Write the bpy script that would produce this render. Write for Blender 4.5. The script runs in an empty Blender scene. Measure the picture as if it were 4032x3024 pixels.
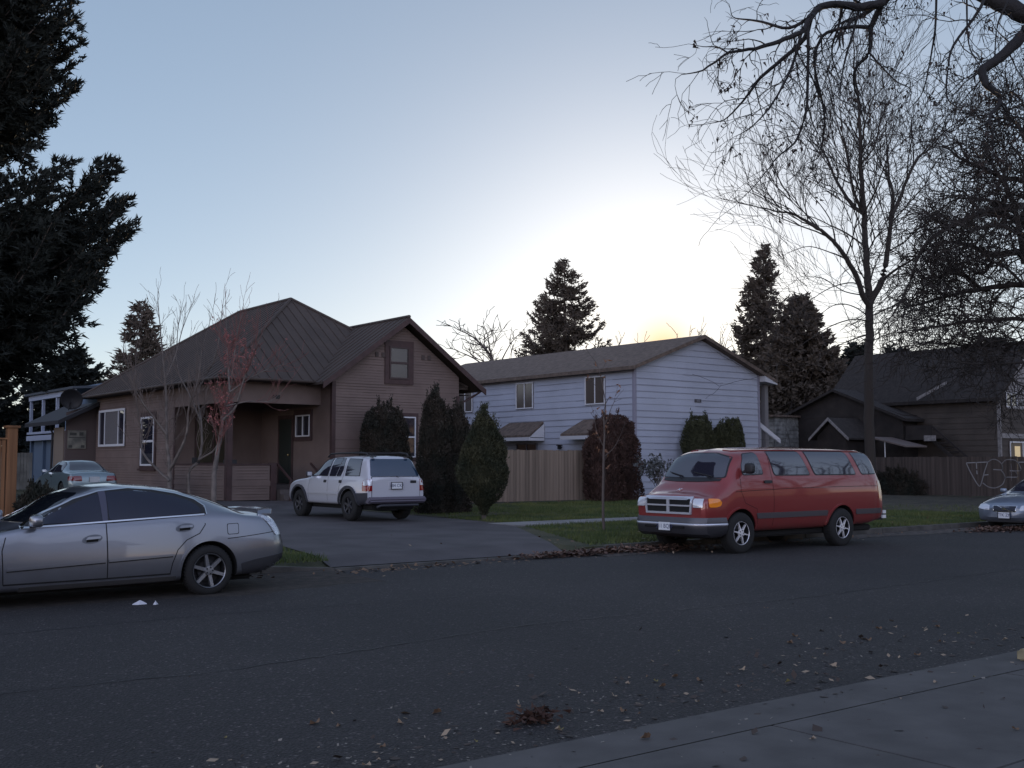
import bpy, bmesh, math, random
import numpy as np
from mathutils import Vector, Matrix, geometry
from mathutils.bvhtree import BVHTree
R = math.radians
sc = bpy.context.scene
COL = sc.collection
# ------------------------------------------------------------------ camera, sky, sun, exposure
CAMYAW = 52.2                       # heading of the camera measured from the street's direction (+X)
cd = bpy.data.cameras.new('camera'); cam = bpy.data.objects.new('camera', cd); COL.objects.link(cam)
cam.location = (0, 0, 1.75)
cam.rotation_euler = (R(90 + 4.04), 0, R(CAMYAW - 90))
cd.sensor_width = 36; cd.lens = 36 * 4387 / 4032.; cd.clip_end = 3000; cd.clip_start = .05
sc.camera = cam
SUN_AZ, SUN_EL = 44.4, 6.3          # degrees from +X, degrees above the horizon
w = bpy.data.worlds.new('World'); sc.world = w; w.use_nodes = True
nt = w.node_tree; bg = nt.nodes['Background']
sky = nt.nodes.new('ShaderNodeTexSky'); sky.sky_type = 'NISHITA'; sky.sun_disc = False
sky.sun_elevation = R(SUN_EL); sky.sun_rotation = R(90 - SUN_AZ)
sky.air_density = .7; sky.dust_density = .28; sky.ozone_density = 3.0; sky.altitude = 50
def vmul(src, c, op='MULTIPLY'):
    n = nt.nodes.new('ShaderNodeVectorMath'); n.operation = op; nt.links.new(src, n.inputs[0]); n.inputs[1].default_value = c; return n.outputs[0]
k0 = .0975                          # thin winter haze: the sky's contrast and saturation are softened
gm = nt.nodes.new('ShaderNodeGamma'); gm.inputs[1].default_value = .6
nt.links.new(vmul(sky.outputs[0], (k0, k0, k0)), gm.inputs[0])
base = vmul(gm.outputs[0], (1.28 / k0, 1.19 / k0, 1.10 / k0))
tcw = nt.nodes.new('ShaderNodeTexCoord'); nz = nt.nodes.new('ShaderNodeVectorMath'); nz.operation = 'NORMALIZE'; nt.links.new(tcw.outputs['Generated'], nz.inputs[0])
dt = nt.nodes.new('ShaderNodeVectorMath'); dt.operation = 'DOT_PRODUCT'; nt.links.new(nz.outputs[0], dt.inputs[0])
dt.inputs[1].default_value = (math.cos(R(SUN_AZ)) * math.cos(R(SUN_EL)), math.sin(R(SUN_AZ)) * math.cos(R(SUN_EL)), math.sin(R(SUN_EL)))
def lobe(p, c):                      # bright aureole of the low sun
    m = nt.nodes.new('ShaderNodeMath'); m.operation = 'MAXIMUM'; nt.links.new(dt.outputs['Value'], m.inputs[0]); m.inputs[1].default_value = 0
    q = nt.nodes.new('ShaderNodeMath'); q.operation = 'POWER'; nt.links.new(m.outputs[0], q.inputs[0]); q.inputs[1].default_value = p
    v = nt.nodes.new('ShaderNodeVectorMath'); v.operation = 'SCALE'; v.inputs[0].default_value = c; nt.links.new(q.outputs[0], v.inputs['Scale']); return v.outputs[0]
def vadd(a, b):
    n = nt.nodes.new('ShaderNodeVectorMath'); n.operation = 'ADD'; nt.links.new(a, n.inputs[0]); nt.links.new(b, n.inputs[1]); return n.outputs[0]
# unseen sky behind the viewer: pink-tinged and brightened as added fill for the fronts
ma = nt.nodes.new('ShaderNodeMapRange'); nt.links.new(dt.outputs['Value'], ma.inputs[0]); ma.inputs[1].default_value = 1; ma.inputs[2].default_value = -1; ma.inputs[3].default_value = 0; ma.inputs[4].default_value = 1
mp = nt.nodes.new('ShaderNodeMath'); mp.operation = 'POWER'; nt.links.new(ma.outputs[0], mp.inputs[0]); mp.inputs[1].default_value = 1.3
ms = nt.nodes.new('ShaderNodeVectorMath'); ms.operation = 'SCALE'; ms.inputs[0].default_value = (4.35, 2.7, 2.62); nt.links.new(mp.outputs[0], ms.inputs['Scale'])
mo = nt.nodes.new('ShaderNodeVectorMath'); mo.operation = 'ADD'; mo.inputs[1].default_value = (1, 1, 1); nt.links.new(ms.outputs[0], mo.inputs[0])
mm = nt.nodes.new('ShaderNodeVectorMath'); mm.operation = 'MULTIPLY'; nt.links.new(base, mm.inputs[0]); nt.links.new(mo.outputs[0], mm.inputs[1]); base = mm.outputs[0]
glow = vadd(base, lobe(70, (3.2, 2.9, 2.7)))
m9 = nt.nodes.new('ShaderNodeMixRGB'); m9.inputs[2].default_value = (12.5, 8.6, 4.2, 1); 
mo9 = nt.nodes.new('ShaderNodeMixRGB'); mo9.inputs[2].default_value = (12.2, 11.6, 10.4, 1); nt.links.new(glow, mo9.inputs[1]); nt.links.new(mo9.outputs[0], m9.inputs[1])
po9 = nt.nodes.new('ShaderNodeMath'); po9.operation = 'POWER'; nt.links.new(dt.outputs['Value'], po9.inputs[0]); po9.inputs[1].default_value = 300
pm9 = nt.nodes.new('ShaderNodeMath'); pm9.operation = 'MULTIPLY'; nt.links.new(po9.outputs[0], pm9.inputs[0]); pm9.inputs[1].default_value = .9; pm9.use_clamp = True; nt.links.new(pm9.outputs[0], mo9.inputs[0])
d2 = nt.nodes.new('ShaderNodeVectorMath'); d2.operation = 'DOT_PRODUCT'; nt.links.new(nz.outputs[0], d2.inputs[0]); d2.inputs[1].default_value = (math.cos(R(SUN_AZ)) * math.cos(R(5.6)), math.sin(R(SUN_AZ)) * math.cos(R(5.6)), math.sin(R(5.6)))
mx_ = nt.nodes.new('ShaderNodeMath'); mx_.operation = 'MAXIMUM'; nt.links.new(d2.outputs['Value'], mx_.inputs[0]); mx_.inputs[1].default_value = 0
pw_ = nt.nodes.new('ShaderNodeMath'); pw_.operation = 'POWER'; nt.links.new(mx_.outputs[0], pw_.inputs[0]); pw_.inputs[1].default_value = 3600
nt.links.new(pw_.outputs[0], m9.inputs[0]); nt.links.new(m9.outputs[0], bg.inputs[0]); bg.inputs[1].default_value = .12
sl = bpy.data.lights.new('sun', 'SUN'); sl.energy = 2.6; sl.angle = R(.5); sl.color = (1, .72, .45)
so = bpy.data.objects.new('sun', sl); COL.objects.link(so)
sd = Vector((math.cos(R(SUN_AZ)) * math.cos(R(SUN_EL)), math.sin(R(SUN_AZ)) * math.cos(R(SUN_EL)), math.sin(R(SUN_EL))))
so.rotation_euler = sd.to_track_quat('Z', 'Y').to_euler(); so.location = (0, 0, 60)
sc.view_settings.view_transform = 'Standard'; sc.view_settings.look = 'None'
sc.view_settings.exposure = -.3; sc.view_settings.gamma = 1
try:
    sc.cycles.use_denoising = True; sc.cycles.max_bounces = 6; sc.cycles.transparent_max_bounces = 8
    sc.cycles.sample_clamp_indirect = 4
except Exception: pass
# ------------------------------------------------------------------ helpers
WORLD = set()
def g(v): return 0. if v < 16.15 else .15 + .012 * (min(v, 45.) - 16.15)
def tag(o, label=None, cat=None, group=None, kind=None):
    if label: o['label'] = label
    if cat: o['category'] = cat
    if group: o['group'] = group
    if kind: o['kind'] = kind
    return o
def thing(name, label, cat, loc=(0, 0, 0), rz=0, group=None, world=True):
    o = bpy.data.objects.new(name, None); COL.objects.link(o); o.empty_display_size = .2
    o.location = loc; o.rotation_euler = (0, 0, rz)
    if world: WORLD.add(o.name)
    return tag(o, label, cat, group)
def link(name, me, mat=None, parent=None, smooth=False, autos=None):
    o = bpy.data.objects.new(name, me); COL.objects.link(o)
    if mat is not None and len(me.materials) == 0: me.materials.append(mat)
    if smooth: me.shade_smooth() if hasattr(me, 'shade_smooth') else [setattr(p, 'use_smooth', True) for p in me.polygons]
    if autos is not None: me.set_sharp_from_angle(angle=R(autos))
    if parent is not None:
        o.parent = parent
        if parent.type == 'EMPTY' and parent.name in WORLD:
            o.matrix_parent_inverse = Matrix.Translation(-parent.location)
    return o
def fastmesh(name, V, F):
    V = np.asarray(V, np.float32); F = np.asarray(F, np.int32); k = F.shape[1]
    me = bpy.data.meshes.new(name)
    me.vertices.add(len(V)); me.vertices.foreach_set('co', V.ravel())
    me.loops.add(F.size); me.loops.foreach_set('vertex_index', F.ravel())
    me.polygons.add(len(F)); me.polygons.foreach_set('loop_start', np.arange(0, F.size, k, dtype=np.int32))
    me.polygons.foreach_set('loop_total', np.full(len(F), k, np.int32))
    me.update(calc_edges=True); me.validate(); return me
class MB:
    def __init__(s): s.v = []; s.f = []
    def quad(s, a, b, c, d):
        n = len(s.v); s.v += [tuple(a), tuple(b), tuple(c), tuple(d)]; s.f.append((n, n+1, n+2, n+3)); return s
    def poly(s, pts):
        n = len(s.v); s.v += [tuple(p) for p in pts]; s.f.append(tuple(range(n, n+len(pts)))); return s
    def box(s, a, b, M=None):
        x0, y0, z0 = a; x1, y1, z1 = b; n = len(s.v)
        pts = [(x0,y0,z0),(x1,y0,z0),(x1,y1,z0),(x0,y1,z0),(x0,y0,z1),(x1,y0,z1),(x1,y1,z1),(x0,y1,z1)]
        if M is not None: pts = [tuple(M @ Vector(p)) for p in pts]
        s.v += pts
        s.f += [tuple(n+i for i in q) for q in ((0,3,2,1),(4,5,6,7),(0,1,5,4),(1,2,6,5),(2,3,7,6),(3,0,4,7))]; return s
    def prism(s, pts, off):
        "pts: polygon; off: vector extrusion"
        n = len(s.v); k = len(pts); o = Vector(off)
        s.v += [tuple(p) for p in pts] + [tuple(Vector(p) + o) for p in pts]
        s.f.append(tuple(range(n, n+k))); s.f.append(tuple(range(n+2*k-1, n+k-1, -1)))
        for i in range(k): j = (i+1) % k; s.f.append((n+i, n+k+i, n+k+j, n+j))
        return s
    def tube(s, pts, rad, sides=6, cap=True):
        pts = [Vector(p) for p in pts]; m = len(pts); n = len(s.v)
        if not hasattr(rad, '__len__'): rad = [rad] * m
        for i, p in enumerate(pts):
            d = (pts[min(i+1, m-1)] - pts[max(i-1, 0)])
            if d.length < 1e-9: d = Vector((0, 0, 1))
            d.normalize(); ref = Vector((0, 0, 1)) if abs(d.z) < .9 else Vector((1, 0, 0))
            a = d.cross(ref).normalized(); b = d.cross(a)
            for k in range(sides):
                t = 2 * math.pi * k / sides; s.v.append(tuple(p + (a * math.cos(t) + b * math.sin(t)) * rad[i]))
        for i in range(m - 1):
            for k in range(sides):
                k2 = (k + 1) % sides; s.f.append((n+i*sides+k, n+i*sides+k2, n+(i+1)*sides+k2, n+(i+1)*sides+k))
        if cap:
            s.f.append(tuple(n+k for k in range(sides))[::-1]); s.f.append(tuple(n+(m-1)*sides+k for k in range(sides)))
        return s
    def lathe(s, prof, seg=32, axis='y', c=(0, 0, 0), close=False):
        n = len(s.v); m = len(prof)
        for i in range(seg):
            t = 2 * math.pi * i / seg; co, si = math.cos(t), math.sin(t)
            for r, h in prof:
                s.v.append((c[0]+r*co, c[1]+h, c[2]+r*si) if axis == 'y' else (c[0]+r*co, c[1]+r*si, c[2]+h))
        for i in range(seg):
            j = (i+1) % seg
            for k in range(m if close else m-1):
                k2 = (k+1) % m; s.f.append((n+i*m+k, n+j*m+k, n+j*m+k2, n+i*m+k2))
        return s
    def mesh(s, name='m'):
        me = bpy.data.meshes.new(name); me.from_pydata(s.v, [], s.f); me.update(); return me
    def build(s, name, mat, parent=None, smooth=False, autos=None, bevel=0):
        me = s.mesh(name)
        if bevel:
            bm = bmesh.new(); bm.from_mesh(me); bmesh.ops.recalc_face_normals(bm, faces=bm.faces)
            es = [e for e in bm.edges if len(e.link_faces) == 2 and e.calc_face_angle(0) > .6]
            bmesh.ops.bevel(bm, geom=es, offset=bevel, segments=2, affect='EDGES', clamp_overlap=True); bm.to_mesh(me); bm.free()
        return link(name, me, mat, parent, smooth, autos)
# ------------------------------------------------------------------ materials
MATS = {}
def mat(name, col, rough=.6, metal=0, spec=.5, noise=None, bump=None, coat=0, emis=None, trans=0, aniso=None):
    """noise=(scale, amount, second colour or None), bump=(scale, strength, distance)"""
    if name in MATS: return MATS[name]
    m = bpy.data.materials.new(name); m.use_nodes = True; n = m.node_tree; b = n.nodes['Principled BSDF']
    b.inputs['Base Color'].default_value = (*col, 1); b.inputs['Roughness'].default_value = rough
    b.inputs['Metallic'].default_value = metal; b.inputs['Specular IOR Level'].default_value = spec
    b.inputs['Coat Weight'].default_value = coat; b.inputs['Coat Roughness'].default_value = .04
    tc = n.nodes.new('ShaderNodeTexCoord')
    if noise:
        tx = n.nodes.new('ShaderNodeTexNoise'); tx.inputs['Scale'].default_value = noise[0]; tx.inputs['Detail'].default_value = 6
        n.links.new(tc.outputs['Object'], tx.inputs['Vector'])
        rp = n.nodes.new('ShaderNodeValToRGB'); a = noise[1]
        c2 = noise[2] if len(noise) > 2 and noise[2] else tuple(min(1, c * (1 + a)) for c in col)
        c1 = tuple(c * (1 - a) for c in col)
        rp.color_ramp.elements[0].position = .35; rp.color_ramp.elements[1].position = .68
        rp.color_ramp.elements[0].color = (*c1, 1); rp.color_ramp.elements[1].color = (*c2, 1)
        n.links.new(tx.outputs['Fac'], rp.inputs[0]); n.links.new(rp.outputs[0], b.inputs['Base Color'])
    if bump:
        t2 = n.nodes.new('ShaderNodeTexNoise'); t2.inputs['Scale'].default_value = bump[0]; t2.inputs['Detail'].default_value = 5
        n.links.new(tc.outputs['Object'], t2.inputs['Vector'])
        bp = n.nodes.new('ShaderNodeBump'); bp.inputs['Strength'].default_value = bump[1]; bp.inputs['Distance'].default_value = bump[2]
        n.links.new(t2.outputs['Fac'], bp.inputs['Height']); n.links.new(bp.outputs[0], b.inputs['Normal'])
    if emis: b.inputs['Emission Color'].default_value = (*emis[:3], 1); b.inputs['Emission Strength'].default_value = emis[3]
    MATS[name] = m; return m
def paint(name, col, metal=.0, rough=.35, dirt=(.12, .10, .08), dz=.5, coat=1.):
    "car paint with road dirt low on the panels (object space z)"
    m = mat(name, col, rough, metal, coat=coat); n = m.node_tree; b = n.nodes['Principled BSDF']
    tc = n.nodes.new('ShaderNodeTexCoord'); sp = n.nodes.new('ShaderNodeSeparateXYZ'); n.links.new(tc.outputs['Object'], sp.inputs[0])
    mr = n.nodes.new('ShaderNodeMapRange'); mr.inputs[1].default_value = .15; mr.inputs[2].default_value = dz
    mr.inputs[3].default_value = .75; mr.inputs[4].default_value = .04; n.links.new(sp.outputs[2], mr.inputs[0])
    tx = n.nodes.new('ShaderNodeTexNoise'); tx.inputs['Scale'].default_value = 5; tx.inputs['Detail'].default_value = 8
    n.links.new(tc.outputs['Object'], tx.inputs['Vector'])
    mu = n.nodes.new('ShaderNodeMath'); mu.operation = 'MULTIPLY'; n.links.new(mr.outputs[0], mu.inputs[0]); n.links.new(tx.outputs['Fac'], mu.inputs[1])
    mx = n.nodes.new('ShaderNodeMixRGB'); mx.inputs[1].default_value = (*col, 1); mx.inputs[2].default_value = (*dirt, 1)
    n.links.new(mu.outputs[0], mx.inputs[0]); n.links.new(mx.outputs[0], b.inputs['Base Color'])
    r2 = n.nodes.new('ShaderNodeMapRange'); r2.inputs[3].default_value = .03; r2.inputs[4].default_value = .5
    n.links.new(mu.outputs[0], r2.inputs[0]); n.links.new(r2.outputs[0], b.inputs['Coat Roughness'])
    return m
DARK = mat('black_plastic', (.012, .012, .014), .55)
RUB = mat('rubber', (.012, .012, .012), .85, bump=(60, .3, .01))
GLASS = mat('tinted_glass', (.006, .008, .012), .04, spec=.9)
GLASS_L = mat('clear_glass', (.022, .022, .034), .03)
GLASS_L.node_tree.nodes['Principled BSDF'].inputs['IOR'].default_value = 2.2
CHROME = mat('chrome', (.75, .76, .78), .12, 1)
ALLOY = mat('alloy', (.42, .43, .45), .32, .9)
LAMPW = mat('lamp_clear', (.62, .64, .68), .12, .25, coat=1)
LAMPR = mat('lamp_red', (.20, .008, .010), .12, coat=1)
LAMPO = mat('lamp_amber', (.85, .24, .01), .15, coat=1)
PLATE = mat('plate_white', (.62, .64, .66), .4)
INK = mat('plate_ink', (.03, .04, .10), .5)
UNDER = mat('underbody', (.006, .006, .006), .9)
SOCK = mat('white_vinyl', (.62, .62, .64), .45)
def road_mat():
    m = mat('asphalt', (.05, .05, .052), .80); n = m.node_tree; b = n.nodes['Principled BSDF']
    tc = n.nodes.new('ShaderNodeTexCoord')
    def noise(sc_, det=4):
        t = n.nodes.new('ShaderNodeTexNoise'); t.inputs['Scale'].default_value = sc_; t.inputs['Detail'].default_value = det
        n.links.new(tc.outputs['Object'], t.inputs['Vector']); return t
    big = noise(.35, 5); fine = noise(55, 3)
    r1 = n.nodes.new('ShaderNodeValToRGB'); r1.color_ramp.elements[0].position = .35; r1.color_ramp.elements[1].position = .7
    r1.color_ramp.elements[0].color = (.021, .0195, .020, 1); r1.color_ramp.elements[1].color = (.037, .034, .034, 1)
    n.links.new(big.outputs['Fac'], r1.inputs[0])
    vo = n.nodes.new('ShaderNodeTexVoronoi'); vo.inputs['Scale'].default_value = 44; n.links.new(tc.outputs['Object'], vo.inputs['Vector'])
    r2 = n.nodes.new('ShaderNodeValToRGB'); r2.color_ramp.elements[0].position = .0; r2.color_ramp.elements[0].color = (2.3, 2.2, 2.15, 1)
    r2.color_ramp.elements[1].position = .5; r2.color_ramp.elements[1].color = (.62, .62, .62, 1)
    n.links.new(vo.outputs['Distance'], r2.inputs[0])
    wn = n.nodes.new('ShaderNodeTexWhiteNoise'); n.links.new(vo.outputs['Position'], wn.inputs[0])
    r3 = n.nodes.new('ShaderNodeValToRGB'); r3.color_ramp.interpolation = 'LINEAR'
    r3.color_ramp.elements[0].position = .3; r3.color_ramp.elements[0].color = (.7, .7, .7, 1)
    e = r3.color_ramp.elements.new(.93); e.color = (1.15, 1.15, 1.15, 1)
    r3.color_ramp.elements[-1].position = 1.; r3.color_ramp.elements[-1].color = (4.5, 4.3, 4.2, 1)
    n.links.new(wn.outputs['Value'], r3.inputs[0])
    m1 = n.nodes.new('ShaderNodeMixRGB'); m1.blend_type = 'MULTIPLY'; m1.inputs[0].default_value = 1
    m2 = n.nodes.new('ShaderNodeMixRGB'); m2.blend_type = 'MULTIPLY'; m2.inputs[0].default_value = .8
    n.links.new(r1.outputs[0], m1.inputs[1]); n.links.new(r2.outputs[0], m1.inputs[2])
    n.links.new(m1.outputs[0], m2.inputs[1]); n.links.new(r3.outputs[0], m2.inputs[2]); n.links.new(m2.outputs[0], b.inputs['Base Color'])
    bp = n.nodes.new('ShaderNodeBump'); bp.inputs['Strength'].default_value = 1.; bp.inputs['Distance'].default_value = .02
    ad = n.nodes.new('ShaderNodeMath'); ad.operation = 'ADD'; n.links.new(vo.outputs['Distance'], ad.inputs[0]); n.links.new(fine.outputs['Fac'], ad.inputs[1])
    n.links.new(ad.outputs[0], bp.inputs['Height']); n.links.new(bp.outputs[0], b.inputs['Normal'])
    return m
ASPH = road_mat()
CONC = mat('concrete', (.076, .072, .069), .85, noise=(2.2, .22), bump=(90, .35, .006))
CONC2 = mat('sidewalk_concrete', (.19, .185, .18), .85, noise=(1.5, .2), bump=(60, .35, .006))
DRIVE = mat('driveway_asphalt', (.065, .058, .060), .85, noise=(1.1, .25), bump=(40, .5, .01))
SOIL = mat('soil', (.040, .031, .024), .95, noise=(2.2, .55, (.07, .062, .035)), bump=(25, .8, .03))
LAWN = mat('lawn_base', (.032, .05, .016), .95, noise=(.9, .5, (.075, .068, .032)), bump=(30, .8, .03))
BARK = mat('bark', (.10, .08, .07), .9, noise=(6, .4), bump=(30, .8, .03))
TWIG = mat('twig_dark', (.055, .042, .035), .85)
# ------------------------------------------------------------------ ground
def sheet(name, pts, m, kind='structure', z=None, lift=0.):
    "flat-ish polygon (u,v) following the lawn height"
    b = MB(); b.poly([(u, v, (g(v) if z is None else z) + lift) for u, v in pts]); o = b.build(name, m); o['kind'] = kind; return o
def strip_sheet(name, m, u0, u1, vs, zs, lift=0, nu=40):
    b = MB(); us = np.linspace(u0, u1, nu + 1)
    for i in range(nu):
        for j in range(len(vs) - 1):
            b.quad((us[i], vs[j], zs[j] + lift), (us[i+1], vs[j], zs[j] + lift), (us[i+1], vs[j+1], zs[j+1] + lift), (us[i], vs[j+1], zs[j+1] + lift))
    o = b.build(name, m); o['kind'] = 'structure'; return o
vs = [-900, -60, -5, 3, 5.42, 16.15, 16.16, 17.2, 20, 30, 45, 120, 1500]
b = MB(); us = [-900, -300, -100, -40, -10, 7.6, 8.9, 9.1, 13.9, 14.3, 15.0, 40, 80, 200, 500, 1500]
def gzz(u, v): return (0 if v <= 16.15 else (.0 if v < 17 and 8.8 < u < 14.0 else g(v))) - .012
for i in range(len(us) - 1):
    for j in range(len(vs) - 1): b.quad((us[i], vs[j], gzz(us[i], vs[j])), (us[i+1], vs[j], gzz(us[i+1], vs[j])), (us[i+1], vs[j+1], gzz(us[i+1], vs[j+1])), (us[i], vs[j+1], gzz(us[i], vs[j+1])))
o = b.build('ground', LAWN); o['kind'] = 'structure'
strip_sheet('street', ASPH, -120, 300, [5.43, 10, 16.14], [0, .03, 0], .0, 60)
strip_sheet('concrete_gutter', CONC, -60, 140, [4.93, 5.43], [0, 0], .004, 60)
# near pavement slabs with open joints
jb = MB()
us = [u for u in np.arange(-40 + 1.0, 80, 3.0)]
for u in us:
    jb.box((u + .008, 3.45, -.05), (u + 2.992, 4.915, .006)); jb.box((u + .008, 1.9, -.05), (u + 2.992, 3.435, .007)); jb.box((u + .008, -2, -.05), (u + 2.992, 1.885, .006))
o = jb.build('pavement', CONC, bevel=.004); o['kind'] = 'structure'
sheet('soil_joint', [(-40, -2), (80, -2), (80, 4.93), (-40, 4.93)], SOIL, z=-.006)
# far kerb (dropped at the driveway)
kb = MB()
def kerb(u0, u1, h0, h1):
    n = max(1, int((u1 - u0) / 3))
    for i in range(n):
        a = u0 + (u1 - u0) * i / n; b_ = u0 + (u1 - u0) * (i + 1) / n - .01
        ha = h0 + (h1 - h0) * i / n; hb = h0 + (h1 - h0) * (i + 1) / n
        k = len(kb.v)
        kb.v += [(a, 16.12, -.02), (b_, 16.12, -.02), (b_, 16.30, -.02), (a, 16.30, -.02), (a, 16.14, ha), (b_, 16.14, hb), (b_, 16.30, hb), (a, 16.30, ha)]
        kb.f += [tuple(k+i_ for i_ in q) for q in ((4,5,6,7),(0,1,5,4),(1,2,6,5),(2,3,7,6),(3,0,4,7))]
kerb(-60, 7.6, .15, .15); kerb(7.6, 8.9, .15, .05); kerb(8.9, 13.9, .04, .04); kerb(13.9, 15.0, .05, .15); kerb(15.0, 120, .15, .15)
o = kb.build('kerb', mat('old_kerb', (.075, .07, .062), .9, noise=(2.5, .4), bump=(30, .6, .02)), bevel=.012); o['kind'] = 'structure'
# driveway: apron up from the dropped kerb and on to the house
b = MB()
b.poly([(8.9, 16.3, .05), (13.9, 16.3, .05), (14.3, 17.2, g(17.2) + .006), (9.1, 17.2, g(17.2) + .006)])
b.poly([(9.1, 17.2, g(17.2) + .006), (14.3, 17.2, g(17.2) + .006), (16.7, 21.4, g(21.4) + .006), (9.9, 21.4, g(21.4) + .006)])
b.poly([(9.9, 21.4, g(21.4) + .006), (16.7, 21.4, g(21.4) + .006), (17.1, 23.3, g(23.3) + .006), (9.8, 23.3, g(23.3) + .006)])
b.poly([(9.8, 23.3, g(23.3) + .006), (17.1, 23.3, g(23.3) + .006), (16.9, 30, g(30) + .006), (19.6, 36.2, g(36.2) + .006), (15.9, 37.2, g(37.2) + .006), (15.9, 45, g(45) + .006), (11.0, 45, g(45) + .006), (12.2, 27, g(27) + .006)])
o = b.build('driveway', DRIVE); o['kind'] = 'structure'
b = MB()
us = np.arange(16.75, 24, 1.5)
for u in us: b.box((u + .01, 21.45, .0), (u + 1.49, 22.6, g(22) + .02))
for u in np.arange(-40, 9, 1.5): b.box((u + .01, 21.45, .0), (u + 1.49, 22.6, g(22) + .02))
o = b.build('sidewalk', CONC2, bevel=.008); o['kind'] = 'structure'
sheet('bare_soil', [(30.5, 22.7), (32.5, 20.5), (33.5, 17.6), (38, 17.0), (45.44, 17), (45.44, 36), (38, 36), (33, 30)], SOIL, lift=.004)
sheet('mulch_bed', [(17.15, 25.2), (20.2, 25.6), (26, 33.5), (26, 36.3), (19.9, 36.2), (17.0, 30)], SOIL, lift=.004)
# dirt washed into the far gutter, with painted shade along the sedan
rnd = random.Random(4)
def ribbon(name, m, u0, u1, vin, vout, amp, z, n=160):
    b = MB(); prev = None
    for i in range(n + 1):
        u = u0 + (u1 - u0) * i / n
        a = vin + amp * (math.sin(u * 1.7) * .4 + math.sin(u * .61 + 1) * .5 + rnd.uniform(-.3, .3)); cur = ((u, a, z + .001), (u, vout, z + .03))
        if prev: b.quad(prev[0], cur[0], cur[1], prev[1])
        prev = cur
    o = b.build(name, m); o['kind'] = 'structure'; return o
ribbon('gutter_dirt', mat('gutter_dirt', (.062, .052, .045), .95, noise=(7, .5), bump=(40, .8, .02)), 14.2, 60, 15.5, 16.13, .22, .008)
ribbon('gutter_soil_shade', mat('gutter_soil_shade', (.030, .024, .019), .95, noise=(6, .5), bump=(40, .8, .02)), -30, 8.7, 14.0, 16.13, .5, .006)  # leaf staining plus the shading around the sedan, both in this dark ribbon
def crack(pts, w_=.012, name='road_crack', m=None):
    b = MB(); r = random.Random(len(pts)); prev = None
    for (x0, y0), (x1, y1) in zip(pts[:-1], pts[1:]):
        n = max(2, int(math.hypot(x1 - x0, y1 - y0) / .12))
        for i in range(n):
            t = i / n; x = x0 + (x1 - x0) * t + r.gauss(0, .02); y = y0 + (y1 - y0) * t + r.gauss(0, .02); d = w_ * r.uniform(.4, 1.3); cur = ((x, y - d, 0), (x, y + d, 0))
            if prev: b.quad(*[(p[0], p[1], .005 + .03 * max(0, min(1, (min(p[1], 20 - p[1]) - 5.43) / 4.57)) + .002) for p in (prev[0], cur[0], cur[1], prev[1])])
            prev = cur
    o = b.build(name, m or mat('tar', (.008, .008, .009), .6)); o['kind'] = 'structure'; return o
crack([(-8, 12.6), (-2, 12.3), (2.2, 12.1), (5.2, 12.3), (9, 11.9)], .012)
crack([(-6, 8.9), (0, 9.2), (4, 8.9), (7.5, 9.4), (12, 9.1), (20, 9.5)], .010)
crack([(7.5, 9.4), (8.2, 8.1), (8.0, 6.6), (8.6, 5.6)], .008)
crack([(14, 14), (15, 12.2), (14.6, 10.5), (16, 9.3)], .010)
# ------------------------------------------------------------------ building helpers
def siding(b, o, d, nrm, z0, z1, step, ext, proud=.018):
    "lap boards: o = (x,y) start, d = unit along, nrm = unit outward, ext(z) -> [(a,b),...] spans along d"
    z = z0; o = Vector((*o, 0)); d = Vector((*d, 0)); nn = Vector((*nrm, 0))
    while z < z1 - .01:
        zt = min(z + step, z1)
        for (a0, a1), (c0, c1) in zip(ext(z + .002), ext(zt - .002)):
            if a1 - a0 < .02: continue
            c0, c1 = max(min(c0, a1), a0), min(max(c1, a0), a1)
            p = lambda a, zz, off: o + d * a + nn * off + Vector((0, 0, zz))
            b.quad(p(a0, z, proud), p(a1, z, proud), p(c1, zt, .003), p(c0, zt, .003))
            b.quad(p(a0, z, 0), p(a1, z, 0), p(a1, z, proud), p(a0, z, proud))
        z = zt
def lap_shadows(parent, o, d, nrm, z0, z1, step, ext, m, h=.02, seed=1, keep=.8):
    "thin dark strips painting the shadow line under each lap board, broken at random"
    b = MB(); r = random.Random(seed); O = Vector((*o, 0)); D = Vector((*d, 0)); N = Vector((*nrm, 0)); z = z0 + step
    while z < z1 - .02:
        for a0, a1 in ext(z):
            a = a0
            while a < a1 - .05:
                L = min(r.uniform(1.0, 3.2), a1 - a)
                if r.random() < keep:
                    p = lambda q, zz: O + D * q + N * .0285 + Vector((0, 0, zz)); hh = h * r.uniform(.6, 1.15)
                    b.quad(p(a + .01, z - hh), p(a + L - .02, z - hh), p(a + L - .02, z + .004), p(a + .01, z + .004))
                a += L
        z += step
    return b.build('lap_shadows', m, parent)
def slab(b, pts, th=.14): return b.prism(pts, (0, 0, -th))
def clipx(poly, x):
    "y-range of a convex 2D polygon at x"
    ys = []
    for i in range(len(poly)):
        (x0, y0), (x1, y1) = poly[i], poly[(i + 1) % len(poly)]
        if (x0 - x) * (x1 - x) <= 0 and abs(x1 - x0) > 1e-6: ys.append(y0 + (y1 - y0) * (x - x0) / (x1 - x0))
    return (min(ys), max(ys)) if len(ys) > 1 else None
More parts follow.
